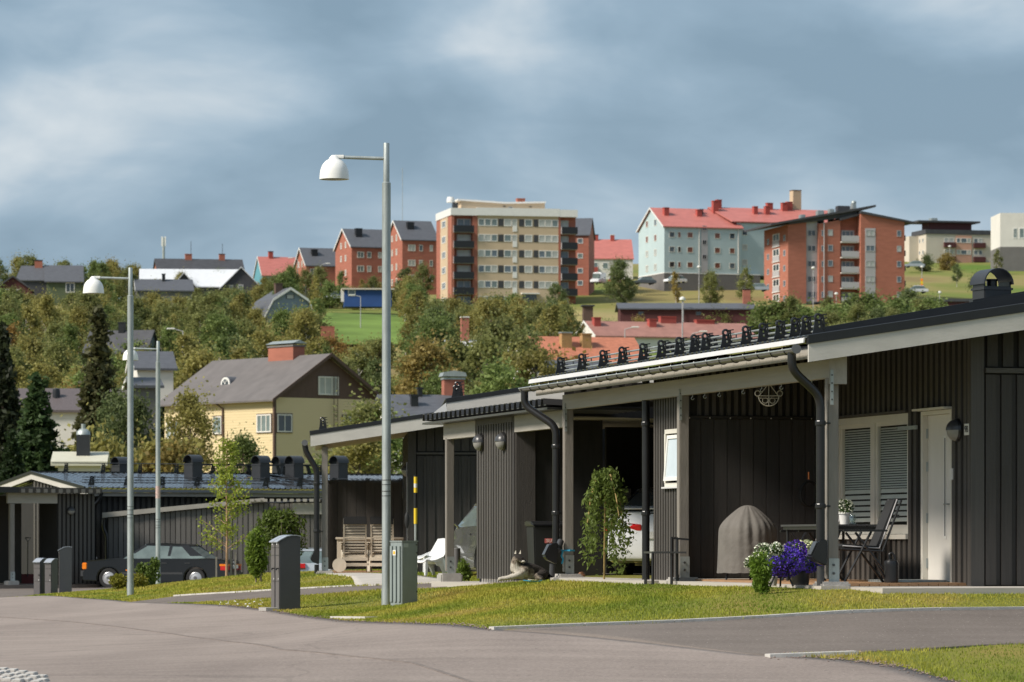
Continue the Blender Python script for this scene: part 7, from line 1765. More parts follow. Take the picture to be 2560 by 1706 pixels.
for a in ((*Z3(1590, 915), 13.6, 70, m_carwht, 'white van parked right of the tower', True), (*Z3(1735, 915), 13.6, 80, m_carred, 'red car beside the white van'), (*Z3(2010, 920), 13.6, 15, m_cargry, 'dark car before the blue gable'),
          (*Z4(590, 1240), 13.8, 30, m_carwht, 'white car at the corner of the blue building'), (*Z4(1530, 1335), 14.2, 8, m_carslv, 'silver car left of the red brick block'), (*Z5(1395, 1048), 13.5, 6, m_carwht, 'white car parked on the grassy slope road'),
          (*Z5(1375, 820), 11.8, 5, m_carslv, 'silver estate car below the cream flats'), (*Z2(870, 1060), 14.6, 6, m_carwht, 'white car left of the cobalt shed'), (*Z2(1460, 1040), 14.4, 20, m_carred, 'dark red car below the brick blocks'), (*Z2(760, 1060), 14.4, 6, m_carslv, 'silver car half hidden left of the cobalt shed')):
    far_car(*a)
p = at(*Z5(1440, 990), 13.2); E = thing('warning_sign', 'orange and yellow sign board on the grassy slope', 'sign', p)
MB().box(-0.2, 0.25, -0.05, 0.0, 0.3, 1.6).obj('sign_board', m_amber, E); MB().box(-0.2, 0.25, -0.06, -0.051, 0.6, 1.1).obj('sign_panel', m_yel, E)
# ------------------------------------------------------------------ trees
def tree_meshes(seed, leaves=1900, leaf=0.17, h=8.0, wide=2.3, low=0.22, clumps=26):
    g = np.random.default_rng(seed); P = []; b = MB()
    lean = g.uniform(-0.3, 0.3, 2)
    top = Vector((lean[0], lean[1], h * 0.93))
    trunk = [Vector((0, 0, -1.0)), Vector((lean[0] * 0.1, 0, h * 0.2)), Vector((lean[0] * 0.5, lean[1] * 0.4, h * 0.55)), top]
    b.tube(trunk, [0.15, 0.12, 0.07, 0.015], 6)
    cs = []
    for i in range(clumps):
        t = low + (0.97 - low) * (i + g.uniform(0, 1)) / clumps
        env = wide * (math.sin(math.pi * min(1, (t - low * 0.6) / (1.02 - low * 0.6)) ** 0.8) ** 0.75)
        a = g.uniform(0, 2 * math.pi); rr = env * g.uniform(0.25, 0.95)
        c = Vector((lean[0] * t + rr * math.cos(a), lean[1] * t + rr * math.sin(a), h * t))
        cs.append((c, g.uniform(0.3, 0.75) * (0.55 + 0.22 * wide)))
        root = Vector((lean[0] * t * 0.5, lean[1] * t * 0.5, max(0.1 * h, h * t - rr * 0.9)))
        b.tube([root, (root + c) / 2 + Vector((0, 0, 0.1)), c], [0.045, 0.03, 0.012], 4, False)
    w_ = np.array([r_ ** 2 for _, r_ in cs]); w_ /= w_.sum()
    for (c, r_), q in zip(cs, w_):
        n_ = max(8, int(leaves * q)); P.append(blob(int(n_ * 0.72), c, (r_, r_, r_ * 0.85), g, 0.1)); P.append(np.array(c) + g.normal(0, 1, (n_ - int(n_ * 0.72), 3)) * r_ * 0.85)
    P = np.concatenate(P); P += g.normal(0, 0.06, P.shape)
    return b, leaf_mesh('crown', P, leaf, m_leaf, 1.5, 0, seed)
def spruce_meshes(seed, h=9.0, r0=1.7, leaf=0.2, n_tier=34, dens=1.0):
    g = np.random.default_rng(seed); P = []; b = MB().tube([(0, 0, -1), (0, 0, h * 0.5), (0, 0, h)], [0.16, 0.1, 0.02], 6)
    for i in range(n_tier):
        t = 0.06 + 0.94 * i / n_tier; R_ = r0 * (1 - t) ** 0.85 + 0.12
        for k_ in range(int((9 if t < 0.7 else 6) * dens)):
            a = g.uniform(0, 2 * math.pi); L_ = R_ * g.uniform(0.65, 1.1); m_ = max(4, int(L_ * 17))
            u = np.linspace(0.1, 1, m_); x = u * L_
            z = h * t - 0.38 * x + 0.16 * x * u
            q = np.stack([x * math.cos(a), x * math.sin(a), z], 1) + g.normal(0, 0.07, (m_, 3)); P.append(q)
            P.append(q + g.normal(0, 0.09, (m_, 3)) - [0, 0, 0.08])
    return b, leaf_mesh('crown', np.concatenate(P), leaf, m_leaf, 1.9, -0.3, seed)
KINDS = []
for i in range(7):
    b, me = tree_meshes(100 + i, h=8.0, wide=[2.0, 2.4, 1.7, 2.8, 2.2, 1.5, 3.1][i], low=[.22, .15, .25, .12, .3, .2, .08][i], clumps=[44, 50, 38, 60, 44, 34, 66][i], leaves=[4200, 7000, 3300, 8600, 4800, 2900, 9600][i])
    tm = b.mesh('trunk', True); tm.materials.append(m_birchbark if i % 3 else m_bark); KINDS.append((tm, me))
BUSH = []
for i in range(3):
    b, me = tree_meshes(140 + i, h=3.0, wide=1.7, low=0.05, clumps=34, leaves=3600, leaf=0.14)
    tm = b.mesh('trunk', True); tm.materials.append(m_bark); BUSH.append((tm, me))
NEARK = []
for i in range(3):
    b, me = tree_meshes(160 + i, h=6.0, wide=1.6, low=0.2, clumps=48, leaves=7500, leaf=0.11)
    tm = b.mesh('trunk', True); tm.materials.append(m_bark); NEARK.append((tm, me))
SPR = []
for i in range(3):
    b, me = spruce_meshes(120 + i, 9.0, [1.5, 1.75, 1.35][i], 0.17, [40, 40, 46][i], [1.1, 1.5, 1.0][i])
    tm = b.mesh('trunk', True); tm.materials.append(m_darkbark); SPR.append((tm, me))
TINT = {'olive': (0.215, 0.225, 0.078), 'yellowish': (0.285, 0.258, 0.08), 'ochre': (0.305, 0.235, 0.075), 'rusty orange': (0.30, 0.19, 0.062), 'fresh green': (0.178, 0.228, 0.07), 'dark green': (0.14, 0.172, 0.066)}
MARKS = [(10, 'at the left edge'), (180, 'below the green house'), (330, 'behind the second lamp'), (450, 'above the yellow house roof'), (560, 'below the pale metal roofs'), (690, 'around the gambrel house'), (820, 'beside the green slope'),
         (930, 'left of the big lamp pole'), (1040, 'right of the big lamp pole'), (1150, 'below the left side of the tower'), (1270, 'below the tower entrance'), (1380, 'below the right side of the tower'), (1520, 'by the brownish red roof'), (1750, 'by the dark red lodge'), (2000, 'below the red brick block'), (2350, 'on the right grassy slope')]
def plant_tree(px, s, hgt_m, kind, tint, label=None, group=None, width=1.0, name='birch_tree', cat='tree', base=None, j=None):
    p = ground(px, s) if base is None else base
    if hgt_m < 0: hgt_m = (HY - p.z * s + hgt_m) / s          # negative: row of the tree top in the photograph
    href = {'K': 8.0, 'B': 3.0, 'N': 6.0, 'S': 9.0}[kind[0]]
    lst = {'K': KINDS, 'B': BUSH, 'N': NEARK, 'S': SPR}[kind[0]]; tm, me = lst[int(kind[1:])]
    f = hgt_m / href
    col = TINT[tint] if isinstance(tint, str) else tint
    if label is None:
        tn = tint if isinstance(tint, str) else 'olive'
        z = 'high up' if s < 19 else ('halfway up' if s < 26 else 'low down')
        label = '%s %s %s %s' % (tn, {'birch_tree': 'birch', 'bush': 'bush', 'spruce_tree': 'spruce', 'leafy_tree': 'tree'}[name], min(MARKS, key=lambda q: abs(q[0] - px))[1], z)
        group = group or ('%s trees on the hillside' % tn)
    E = thing(name, label, cat, p, wr.uniform(0, 6.28), group, (f * width, f * width, f))
    t = link(bpy.data.objects.new('trunk', tm), E)
    c = link(bpy.data.objects.new('crown', me), E)
    v = 1 + 0.18 * (wr.random() - 0.5) * 2
    c.color = (col[0] * v, col[1] * v, col[2] * v, 1)
    return E
# clear views: (px0, py0, px1, py1, scale of what must stay visible)
CLEAR = [(1075, 470, 1450, 742, 14.1), (850, 550, 985, 690, 13), (976, 530, 1085, 690, 13), (740, 600, 850, 655, 12.6), (640, 620, 745, 685, 12), (1475, 580, 1578, 670, 12.8), (1575, 480, 1930, 690, 13.4), (1440, 690, 1905, 757, 15),
         (1545, 750, 1890, 802, 17), (1450, 800, 1890, 846, 19.5), (1300, 838, 1600, 905, 26.5), (1900, 480, 2275, 742, 14), (2270, 560, 2600, 760, 12), (835, 712, 985, 756, 15), (830, 756, 1012, 845, 16.5), (645, 715, 785, 775, 16.5),
         (380, 850, 950, 1150, 31), (100, 655, 200, 735, 15), (0, 655, 110, 715, 15), (380, 640, 610, 672, 13), (345, 660, 640, 712, 14.5), (335, 690, 480, 735, 16), (215, 800, 372, 862, 22), (1120, 935, 1195, 1000, 38), (985, 985, 1150, 1050, 40),
         (40, 960, 260, 1000, 33), (1330, 915, 1400, 945, 33), (1160, 845, 1190, 880, 24), (600, 680, 660, 712, 14), (320, 900, 380, 960, 32)]
def skyline(px): return 640 if px < 90 else 648 if px < 700 else 665 if px < 1080 else 735
placed = []
tg = random.Random(5)
def blocked(px, s, h, r_):
    p = ground(px, s); by = HY - p.z * s; ty = by - h * s; hw_ = r_ * s
    if ty < skyline(px): return True
    for a, b_, c, d, ss in CLEAR:
        if s > ss and px + hw_ * 0.85 > a and px - hw_ * 0.85 < c and ty < d - 2 and by > b_: return True
    return False
# the wood on the hillside, tree by tree
n_ok = 0
for _ in range(16000):
    if n_ok >= 420: break
    s = FOC / math.sqrt(tg.uniform(235 ** 2, 735 ** 2)); px = tg.uniform(-30, 1420) if tg.random() < 0.95 else tg.uniform(1420, 2350)
    small = tg.random() < 0.3
    h = tg.uniform(2.6, 4.4) if small else tg.uniform(5.0, 8.6)
    f = h / (3.0 if small else 8.0); r_ = (1.9 if small else 2.5) * f
    x, y = (px - CX) / s, FOC / s
    if any((x - a) ** 2 + ((y - b_) * 0.45) ** 2 < (0.46 * (r_ + c)) ** 2 for a, b_, c in placed): continue
    if blocked(px, s, h, r_): continue
    placed.append((x, y, r_)); n_ok += 1
    t = tg.choices(['olive', 'yellowish', 'ochre', 'rusty orange', 'fresh green', 'dark green'], [36, 32, 6, 2, 22, 5])[0]
    if small: plant_tree(px, s, h, 'B%d' % tg.randrange(3), t, name='bush', cat='bush', width=tg.uniform(0.9, 1.3))
    else: plant_tree(px, s, h, 'K%d' % tg.randrange(7), t, width=tg.uniform(0.9, 1.25))
# trees one can pick out
PICK = [(478, 41, -985, 'N0', 'yellowish', 'golden olive tree in front of the yellow house wall', 0.9), (330, 45, -1005, 'N1', 'dark green', 'dark tree between the two left lamps', 0.85), (292, 44, -985, 'N0', 'dark green', 'dark tree left of the second lamp', 0.85), (1130, 30, -850, 'K1', 'olive', 'olive tree before the pale roofed house', 1.1), (1182, 29, -872, 'K3', 'yellowish', 'yellowish tree at the brick chimney', 1.0), (1095, 26, -800, 'K6', 'fresh green', 'green tree above the rusty orange one', 1.0), (1312, 29.5, -838, 'K3', 'olive', 'olive tree hiding the orange roof gable', 1.0), (1262, 28.5, -806, 'K6', 'olive', 'broad olive tree left of the orange roof gable', 0.9), (605, 43, -1095, 'N1', 'fresh green', 'small bright tree before the right part of the yellow house', 1.0), (395, 46, -1112, 'B0', 'yellowish', 'yellowish bush at the foot of the yellow house', 0.9), (440, 46, -1120, 'B1', 'ochre', 'ochre bush beside the golden olive tree', 0.9),
        (270, 47, -1110, 'B2', 'yellowish', 'yellow bush behind the left house roof', 0.8), (935, 46, -1010, 'N2', 'olive', 'olive tree at the right corner of the yellow house', 1.2), (968, 47, -1070, 'N0', 'fresh green', 'green tree under the third house eave', 1.2), (895, 48, -1095, 'N1', 'yellowish', 'low yellowish tree under the third house soffit', 1.3),
        (1068, 31, -858, 'K3', 'ochre', 'big rusty orange tree right of the big lamp pole', 1.1), (1222, 31, -842, 'K1', 'olive', 'tall olive tree left of the orange roof', 1.0), (1292, 33, -880, 'K0', 'yellowish', 'ochre tree overlapping the orange roof', 0.95), (1255, 36, -905, 'K4', 'fresh green', 'green tree just above the porch roof', 1.1), (1335, 34, -885, 'K6', 'yellowish', 'yellow tree below the orange roof', 0.9), (1395, 31, -905, 'B1', 'rusty orange', 'orange shrub at the foot of the orange roof', 1.0),
        (800, 14.3, 6.6, 'K3', 'olive', 'broad tree before the lowest brick block', 1.0), (852, 14.4, 6.4, 'K5', 'fresh green', 'slim tree before the brick block gable', 0.9), (935, 14.6, 5.6, 'K1', 'olive', 'round tree right beside the big lamp pole up the hill', 1.0), (1012, 14.2, 6.8, 'K0', 'dark green', 'dark tree before the second brick block', 1.0), (1058, 14.3, 7.4, 'K3', 'olive', 'broad olive tree against the tower corner', 0.8), (722, 14.8, 7.0, 'K6', 'fresh green', 'leafy tree between red roof and lowest brick block', 0.8), (765, 14.9, 6.8, 'K4', 'olive', 'tree right of the slender lamp', 0.9), (905, 14.5, 5.0, 'K2', 'ochre', 'thin ochre tree before the brick block', 0.8), (660, 14.8, 5.2, 'K1', 'yellowish', 'yellow tree before the pinkish red roof', 1.0),
        (1388, 15.2, 5.6, 'K6', 'dark green', 'dark bushy tree before the tower right corner', 0.9), (1555, 14.1, 8.0, 'K6', 'dark green', 'large dark tree beside the white van', 1.0), (1690, 14.3, 6.6, 'K5', 'ochre', 'thin ochre tree before the blue building corner', 0.9), (1776, 14.5, 6.6, 'K3', 'olive', 'broad olive tree before the blue building', 0.9), (1862, 14.5, 7.4, 'K2', 'olive', 'slim grey green tree right of the blue building windows', 1.0),
        (2392, 12.8, 4.6, 'K4', 'dark green', 'slim dark tree on the grassy slope', 0.9), (2445, 13.2, 3.4, 'B0', 'dark green', 'small dark bush near the roof vent', 0.9), (2495, 11.8, 5.4, 'K2', 'olive', 'thin tree before the white hall', 0.9), (2370, 11.6, 3.6, 'B1', 'ochre', 'ochre shrub before the cream flats', 1.1), (2310, 11.7, 3.4, 'B2', 'dark green', 'dark shrub left of the cream flats', 1.1),
        (1605, 17.6, 3.0, 'B2', 'ochre', 'ochre bush before the lodge', 1.1), (1520, 17.6, 2.6, 'B0', 'fresh green', 'light green bush left of the lodge', 1.5), (1045, 22, -790, 'K6', 'yellowish', 'yellowish tree beside the big lamp pole, upper one', 0.9), (1150, 21, -775, 'K3', 'olive', 'broad olive tree below the tower balconies', 0.9), (1210, 20, -760, 'K6', 'fresh green', 'bright green tree below the tower entrance', 0.8), (1290, 20, -765, 'K4', 'yellowish', 'yellowish tree right of the bright green one', 1.0), (1345, 20, -765, 'K1', 'olive', 'olive tree at the right foot of the tower', 0.9), (1410, 22, -790, 'K0', 'olive', 'olive tree left of the white gable', 0.9), (1480, 17.8, 2.3, 'B1', 'fresh green', 'low green bush beside the garden shelter', 1.4), (2135, 22, 3.2, 'B1', 'olive', 'olive bush above the snow guards', 1.2)]
for px, s, h, kd, tint, lab, wd in PICK: plant_tree(px, s, h, kd, tint, lab, 'picked out trees', wd, name='leafy_tree' if kd[0] != 'B' else 'bush', cat='tree' if kd[0] != 'B' else 'bush')
for i, px in enumerate(range(1935, 2345, 26)):
    plant_tree(px + tg.uniform(-6, 6), 17.6 + tg.uniform(-0.8, 1.2), tg.uniform(4.6, 6.0), 'K%d' % (i % 7) if i % 3 else 'B%d' % (i % 3), ['fresh green', 'dark green', 'olive'][i % 3], 'bush in the green row below the red brick block', 'green row below the red brick block', 1.25, name='bush', cat='bush')
for px, s, h, kd, lab, col, wd in ((8, 40, 11.6, 'S0', 'dark narrow spruce at the left edge', (0.04, 0.05, 0.025), 1.0), (92, 44, 9.0, 'S1', 'broad dark green spruce left of the street lamps', (0.055, 0.09, 0.032), 1.35), (247, 38, 12.6, 'S2', 'tall brownish spruce left of the second lamp', (0.085, 0.085, 0.036), 1.1), (168, 46, 5.0, 'S1', 'small spruce beside the broad one', (0.035, 0.06, 0.02), 1.2), (30, 46, 6.0, 'S1', 'low spruce in the left corner', (0.03, 0.05, 0.018), 1.2), (410, 34, 5.0, 'S1', 'dark pine left of the yellow house roof', (0.04, 0.06, 0.026), 1.5)):
    p = ground(px, s); plant_tree(px, s, h, kd, col, lab, 'spruces on the left', wd, name='spruce_tree')

# ------------------------------------------------------------------ garden plants
def garden(name, label, loc, P, leaf, col, stems=(), asp=1.8, up=0.0, seed=0, cat='shrub', bark=None, part='foliage'):
    E = thing(name, label, cat, loc)
    if len(stems):
        b = MB()
        for path, r0, r1 in stems: b.tube(path, [r0 + (r1 - r0) * i / (len(path) - 1) for i in range(len(path))], 6)
        b.obj('stem', bark or m_bark, E, True)
    mesh_obj(part, leaf_mesh(part, P, leaf, m_leaf, asp, up, seed), E, color=col); return E
g = np.random.default_rng(77)
# young birch with stakes
p = ground(566, 92)
P, st = [], [([(0, 0, -0.1), (0.02, 0, 1.2), (0.0, 0, 2.6), (0.03, 0, 4.05)], 0.045, 0.008)]
for i in range(46):
    z = 0.75 + 3.1 * (i / 46); L_ = (0.85 if z < 2.6 else 0.5) * (1 - 0.55 * (z / 4.2)) * g.uniform(0.5, 1.15); a = g.uniform(0, 6.28)
    e = np.array([L_ * math.cos(a), L_ * math.sin(a), z + L_ * 0.75 - 0.12]); st.append(([(0, 0, z), tuple(np.array([0, 0, z]) * 0.4 + e * 0.6 + [0, 0, 0.03]), tuple(e)], 0.010, 0.003))
    u = g.uniform(0.25, 1, 52)[:, None]; P.append(np.array([0, 0, z]) * (1 - u) + e * u + g.normal(0, 0.07, (52, 3)) - [0, 0, 0.04])
yb = garden('young_birch', 'young birch sapling with sparse bright leaves behind the sedan', p, np.concatenate(P), 0.055, (0.30, 0.35, 0.055), st, 1.4, 0, 1, 'tree', mat('reddish young bark', (0.36, 0.22, 0.13), 0.7, 0.2), 'crown')
for x, h in ((-0.28, 0.62), (0.12, 0.78), (0.24, 0.74)):
    q = piece('support_stake', m_post, yb, x - 0.022, x + 0.022, 0.05, 0.095, 0, h)
# two rounded shrubs by the mailboxes
p = ground(640, 122); garden('round_shrub', 'bright green egg-shaped shrub left of the tall mailboxes', p, np.concatenate([blob(1300, (0, 0, 0.66), (0.23, 0.23, 0.48), g, 0.3), blob(700, (0.03, 0, 0.4), (0.22, 0.22, 0.3), g, 0.4)]), 0.045, (0.16, 0.23, 0.035), [([(0, 0, -0.05), (0, 0, 0.9)], 0.02, 0.008), ([(0.1, -0.05, -0.05), (0.1, -0.05, 0.3)], 0.025, 0.02)], 1.9, 0, 2)
p = ground(700, 117)
P = []; st = [([(0, 0, 0), (0, 0, 1.15)], 0.03, 0.022)]
for i in range(26):
    a = g.uniform(0, 6.28); L_ = g.uniform(0.2, 0.46); pk = g.uniform(1.2, 1.42)
    path = [(0, 0, 1.15), (L_ * 0.5 * math.cos(a), L_ * 0.5 * math.sin(a), pk), (L_ * math.cos(a), L_ * math.sin(a), pk - 0.15), (L_ * 1.1 * math.cos(a), L_ * 1.1 * math.sin(a), pk - 0.7)]
    if i < 8: st.append((path, 0.012, 0.005))
    q = np.array(path); tt = g.uniform(0.6, 3, 130); ii = np.minimum(tt.astype(int), 2); P.append(q[ii] * (1 - (tt - ii))[:, None] + q[ii + 1] * (tt - ii)[:, None] + g.normal(0, 0.06, (130, 3)))
garden('weeping_shrub', 'mop-headed weeping shrub behind the tall mailboxes', p, np.concatenate(P), 0.042, (0.115, 0.16, 0.03), st, 2.2, -0.4, 3)
# weeping pea tree in front of the white car
p = ground(1510, 176)
P = []; st = [([(0, 0, -0.05), (0.01, 0, 0.7), (0.02, 0, 1.42)], 0.017, 0.014)]
for i in range(46):
    a = g.uniform(0, 6.28); L_ = g.uniform(0.10, 0.36); pk = g.uniform(1.40, 1.58); dn = g.choice([g.uniform(0.25, 0.7), g.uniform(0.8, 1.38), g.uniform(1.0, 1.4)])
    path = [(0.02, 0, 1.40), (L_ * 0.45 * math.cos(a), L_ * 0.45 * math.sin(a), pk), (L_ * 0.85 * math.cos(a), L_ * 0.85 * math.sin(a), pk - 0.3), (L_ * 1.3 * math.cos(a), L_ * 1.3 * math.sin(a), max(0.12, pk - dn))]
    if i < 8: st.append(([Vector(path[0]), Vector(path[1]), Vector(path[2]), Vector(path[2]) * 0.5 + Vector(path[3]) * 0.5], 0.014, 0.008))
    q = np.array(path); n_ = int(34 + 60 * dn); tt = g.uniform(0.85, 3, n_); ii = np.minimum(tt.astype(int), 2); P.append(q[ii] * (1 - (tt - ii))[:, None] + q[ii + 1] * (tt - ii)[:, None] + g.normal(0, 0.034, (n_, 3)))
garden('weeping_tree', 'small weeping tree with golden stems in front of the white hatchback', p, np.concatenate(P), 0.03, (0.15, 0.20, 0.045), st, 2.3, -0.9, 4, 'tree', mat('golden bark', (0.36, 0.25, 0.09), 0.6, 0.15))
# feathery bush, small shrubs
p = ground(1904, 211)
P = []
for i in range(60):
    a = g.uniform(0, 6.28); r_ = g.uniform(0, 0.11); H_ = g.uniform(0.3, 0.5); u = g.uniform(0.12, 1, 60)[:, None]
    P.append(np.array([[r_ * math.cos(a) * 0.6, r_ * math.sin(a) * 0.6, 0]]) * (1 - u) + np.array([[r_ * math.cos(a) * 1.3, r_ * math.sin(a) * 1.3, H_]]) * u + g.normal(0, 0.016, (60, 3)))
garden('feathery_bush', 'upright feathery bright green bush on the lawn before the flowers', p, np.concatenate(P), 0.018, (0.15, 0.235, 0.03), [([(0, 0, -0.03), (0, 0, 0.2)], 0.02, 0.01)], 3.2, 1.0, 5)
p = ground(1158, 146); garden('small_shrub', 'little light green shrub beside the carport post', p, np.concatenate([blob(420, (0, 0, 0.24), (0.12, 0.12, 0.2), g, 0.2), blob(160, (0.05, 0, 0.14), (0.1, 0.1, 0.1), g, 0.2)]), 0.032, (0.15, 0.215, 0.035), [([(0, 0, 0), (0, 0, 0.3)], 0.008, 0.004)], 2.2, 0.5, 6)
p = ground(310, 104); garden('low_shrub', 'low yellow green shrub before the sedan front wheel', p, np.concatenate([blob(500, (-0.15, 0, 0.2), (0.22, 0.2, 0.2), g, 0.3), blob(600, (0.28, 0, 0.2), (0.32, 0.22, 0.2), g, 0.3)]), 0.045, (0.22, 0.21, 0.03), (), 1.8, 0.3, 7)
p = ground(372, 101); garden('loose_shrub', 'loose green shrub in front of the third lamp foot', p, np.concatenate([blob(500, (0, 0, 0.3), (0.3, 0.25, 0.3), g, 0.2), blob(200, (0.15, 0, 0.55), (0.14, 0.14, 0.2), g, 0.1), blob(160, (-0.2, 0, 0.45), (0.14, 0.1, 0.16), g, 0.1)]), 0.05, (0.12, 0.17, 0.035), [([(0, 0, 0), (0.15, 0, 0.6)], 0.01, 0.004), ([(0, 0, 0), (-0.2, 0, 0.5)], 0.01, 0.004)], 1.8, 0.3, 8)

# ------------------------------------------------------------------ lawn blades
def lawn():
    g = np.random.default_rng(21)
    zones = [(-6, 7, 34, 43, 700, 0.03), (-8, 10, 43, 62, 700, 0.027), (-9, 6, 60, 80, 420, 0.028), (-17, 2, 72, 112, 170, 0.035)]
    out = []
    for x0, x1, y0, y1, dens, hh in zones:
        n = int((x1 - x0) * (y1 - y0) * dens); x = g.uniform(x0, x1, n); y = g.uniform(y0, y1, n)
        keep = np.abs(x / y) < 0.129
        x, y = x[keep], y[keep]
        keep = np.ones(len(x), bool)
        for p_ in PAVED: keep &= ~inside(p_, x, y)
        c, s_ = math.cos(AA), math.sin(AA); lx = (x - AO.x) * c + (y - AO.y) * s_; ly = -(x - AO.x) * s_ + (y - AO.y) * c
        keep &= ~((lx > -0.28) & (lx < 9) & (ly > -0.36) & (ly < 22)); keep &= ~((lx > 0.1) & (lx < 3.65) & (ly > -1.52) & (ly < 0.3)); keep &= ~((lx > -0.45) & (ly > 6.5) & (ly < 22))
        for (O_, al_, bx0, bx1, by0, by1) in ((K.location, KA, -0.1, 5, -8, 0.3), (C.location, R(2.7), -0.02, 6, 0.3, 14)):
            c, s_ = math.cos(al_), math.sin(al_); lx = (x - O_.x) * c + (y - O_.y) * s_; ly = -(x - O_.x) * s_ + (y - O_.y) * c
            keep &= ~((lx > bx0) & (lx < bx1) & (ly > by0) & (ly < by1))
        x, y = x[keep], y[keep]; out.append((x, y, np.full(len(x), hh)))
    x = np.concatenate([o[0] for o in out]); y = np.concatenate([o[1] for o in out]); h = np.concatenate([o[2] for o in out])
    z = height(x, y); n = len(x)
    patch = 0.55 + 0.9 * (0.5 + 0.5 * np.sin(x * 1.1 + 1.7 * np.sin(y * 0.31)) * np.sin(y * 0.53 + 0.8 * np.sin(x * 0.7)))
    h = h * g.uniform(0.5, 1.35, n) * patch; a = g.uniform(0, 6.28, n); w = 0.008 * (y / 50) * g.uniform(0.7, 1.4, n)
    lx, ly = g.normal(0, 0.4, n) * h, g.normal(0, 0.4, n) * h
    V = np.stack([np.stack([x - w * np.cos(a), y - w * np.sin(a), z - 0.01], 1), np.stack([x + w * np.cos(a), y + w * np.sin(a), z - 0.01], 1), np.stack([x + lx, y + ly, z + h], 1)], 1).reshape(-1, 3)
    m = bpy.data.materials.new('lawn blade'); m.use_nodes = True; N, L = m.node_tree.nodes, m.node_tree.links; b = N['Principled BSDF']; b.inputs['Roughness'].default_value = 0.6; b.inputs['Specular IOR Level'].default_value = 0.2
    t = N.new('ShaderNodeTexCoord'); mp = N.new('ShaderNodeMapping'); mp.inputs['Scale'].default_value = (1, 0.35, 1); L.new(t.outputs['Object'], mp.inputs[0])
    no = N.new('ShaderNodeTexNoise'); no.inputs['Scale'].default_value = 0.75; no.inputs['Detail'].default_value = 7; L.new(mp.outputs[0], no.inputs['Vector'])
    r_ = N.new('ShaderNodeValToRGB'); e = r_.color_ramp.elements; e[0].position, e[0].color = 0.32, (0.15, 0.205, 0.022, 1); e[1].position, e[1].color = 0.72, (0.42, 0.31, 0.08, 1)
    for q, c in ((0.46, (0.265, 0.29, 0.036, 1)), (0.57, (0.355, 0.33, 0.05, 1))): k_ = e.new(q); k_.color = c
    L.new(no.outputs[0], r_.inputs[0])
    gm = N.new('ShaderNodeNewGeometry'); mr = N.new('ShaderNodeMapRange'); mr.inputs[3].default_value = 0.78; mr.inputs[4].default_value = 1.22; L.new(gm.outputs['Random Per Island'], mr.inputs[0])
    sc = N.new('ShaderNodeVectorMath'); sc.operation = 'SCALE'; L.new(r_.outputs[0], sc.inputs[0]); L.new(mr.outputs[0], sc.inputs['Scale']); L.new(sc.outputs[0], b.inputs['Base Color'])
    tl = N.new('ShaderNodeBsdfTranslucent'); L.new(sc.outputs[0], tl.inputs[0]); ms = N.new('ShaderNodeMixShader'); ms.inputs[0].default_value = 0.3; L.new(b.outputs[0], ms.inputs[1]); L.new(tl.outputs[0], ms.inputs[2]); L.new(ms.outputs[0], N['Material Output'].inputs[0])
    o = link(bpy.data.objects.new('lawn_grass', np_mesh('lawn_grass', V, np.arange(3 * n).reshape(-1, 3), m, False)))
    tag(o, 'short mown grass with yellowish dry patches on the lawns', 'grass', None, 'stuff'); print('blades', n)
lawn()
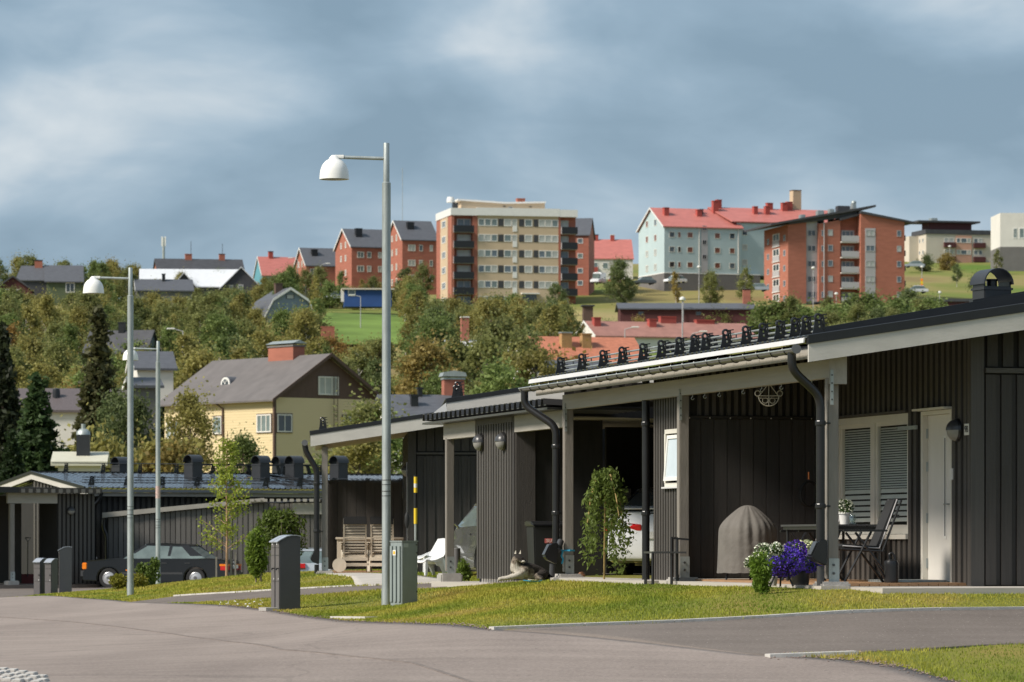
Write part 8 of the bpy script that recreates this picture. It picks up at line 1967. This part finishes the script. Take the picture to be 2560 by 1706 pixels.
# loose stones along the lawn edge at the lower right and a few clover flowers
def scatter(name, label, cat, n, zone, size, m, seed):
    g = np.random.default_rng(seed); b = MB()
    for _ in range(n):
        px, d = zone(g); x, y = px_d(px, d)
        if name == 'clover_flowers' and any(inside(q, np.array([x]), np.array([y]))[0] for q in PAVED): continue
        r_ = size * g.uniform(0.5, 1.4); z = hgt(x, y)
        b.lathe([(r_ * 0.6, 0.0), (r_, r_ * 0.35), (r_ * 0.5, r_ * 0.8)], 5, (x, y, z))
    o = b.obj(name, m); return tag(o, label, cat, None, 'stuff')
m_gravel = mat('reddish gravel', (0.22, 0.165, 0.14), 0.9, 0.35, 30)
EDGE = [((2450, 45), (2250, 48.2)), ((2250, 48.2), (2100, 49.3)), ((2100, 49.3), (1930, 50)), ((1930, 50), (2150, 50.2)), ((1232, 55), (1080, 60)), ((1080, 60), (930, 68)), ((930, 68), (800, 75)), ((800, 75), (700, 80)), ((700, 80), (560, 88))]
def edge(g):
    i = g.integers(0, len(EDGE)); t = g.uniform(); a, b_ = EDGE[i]
    return a[0] + (b_[0] - a[0]) * t + g.normal(0, 12), a[1] + (b_[1] - a[1]) * t + g.normal(0, 0.2)
scatter('gravel', 'loose reddish gravel scattered along the edges of the lawn', 'gravel', 1000, edge, 0.012, m_gravel, 1)
scatter('clover_flowers', 'tiny pale clover flowers in the lawn left of the mailboxes', 'flowers', 70, lambda g: (g.uniform(440, 660), g.uniform(84.0, 91)), 0.018, m_white, 2)

cobbles = MB(); g = np.random.default_rng(9)
for i in range(9):
    for j in range(4):
        px = -90 + i * 24 + j * 6 + g.uniform(-3, 3); py = 1672 + (px + 20) * 0.2 + j * 7.5 + g.uniform(-1, 1); d_ = FOC * 1.21 / (py - HY); x = (px - CX) * d_ / FOC
        if py < 1730: cobbles.box(x - 0.045, x + 0.042, d_ - 0.16, d_ + 0.16, hgt(x, d_) - 0.05, hgt(x, d_) + 0.02 + 0.012 * g.uniform())
tag(cobbles.obj('cobble_edge', m_kerb, bevel=0.008), 'strip of pale cobbles at the lower left corner of the road', 'cobbles', None, 'stuff')
# ------------------------------------------------------------------ tell look-alikes apart by their place in the row
bpy.context.view_layer.update()
same = {}
for o in scene.objects:
    if o.parent is None and 'label' in o: same.setdefault(o['label'], []).append(o)
ORD = ['first', 'second', 'third', 'fourth', 'fifth', 'sixth', 'seventh', 'eighth', 'ninth', 'tenth', 'eleventh', 'twelfth', 'thirteenth', 'fourteenth', 'fifteenth', 'sixteenth', 'seventeenth', 'eighteenth']
for lab, lst in same.items():
    if len(lst) > 1:
        lst.sort(key=lambda o: o.matrix_world.translation.x / max(o.matrix_world.translation.y, 1))
        for i, o in enumerate(lst): o['label'] = ' '.join(lab.split()[:12]) + ', ' + ORD[min(i, 17)] + ' from left'
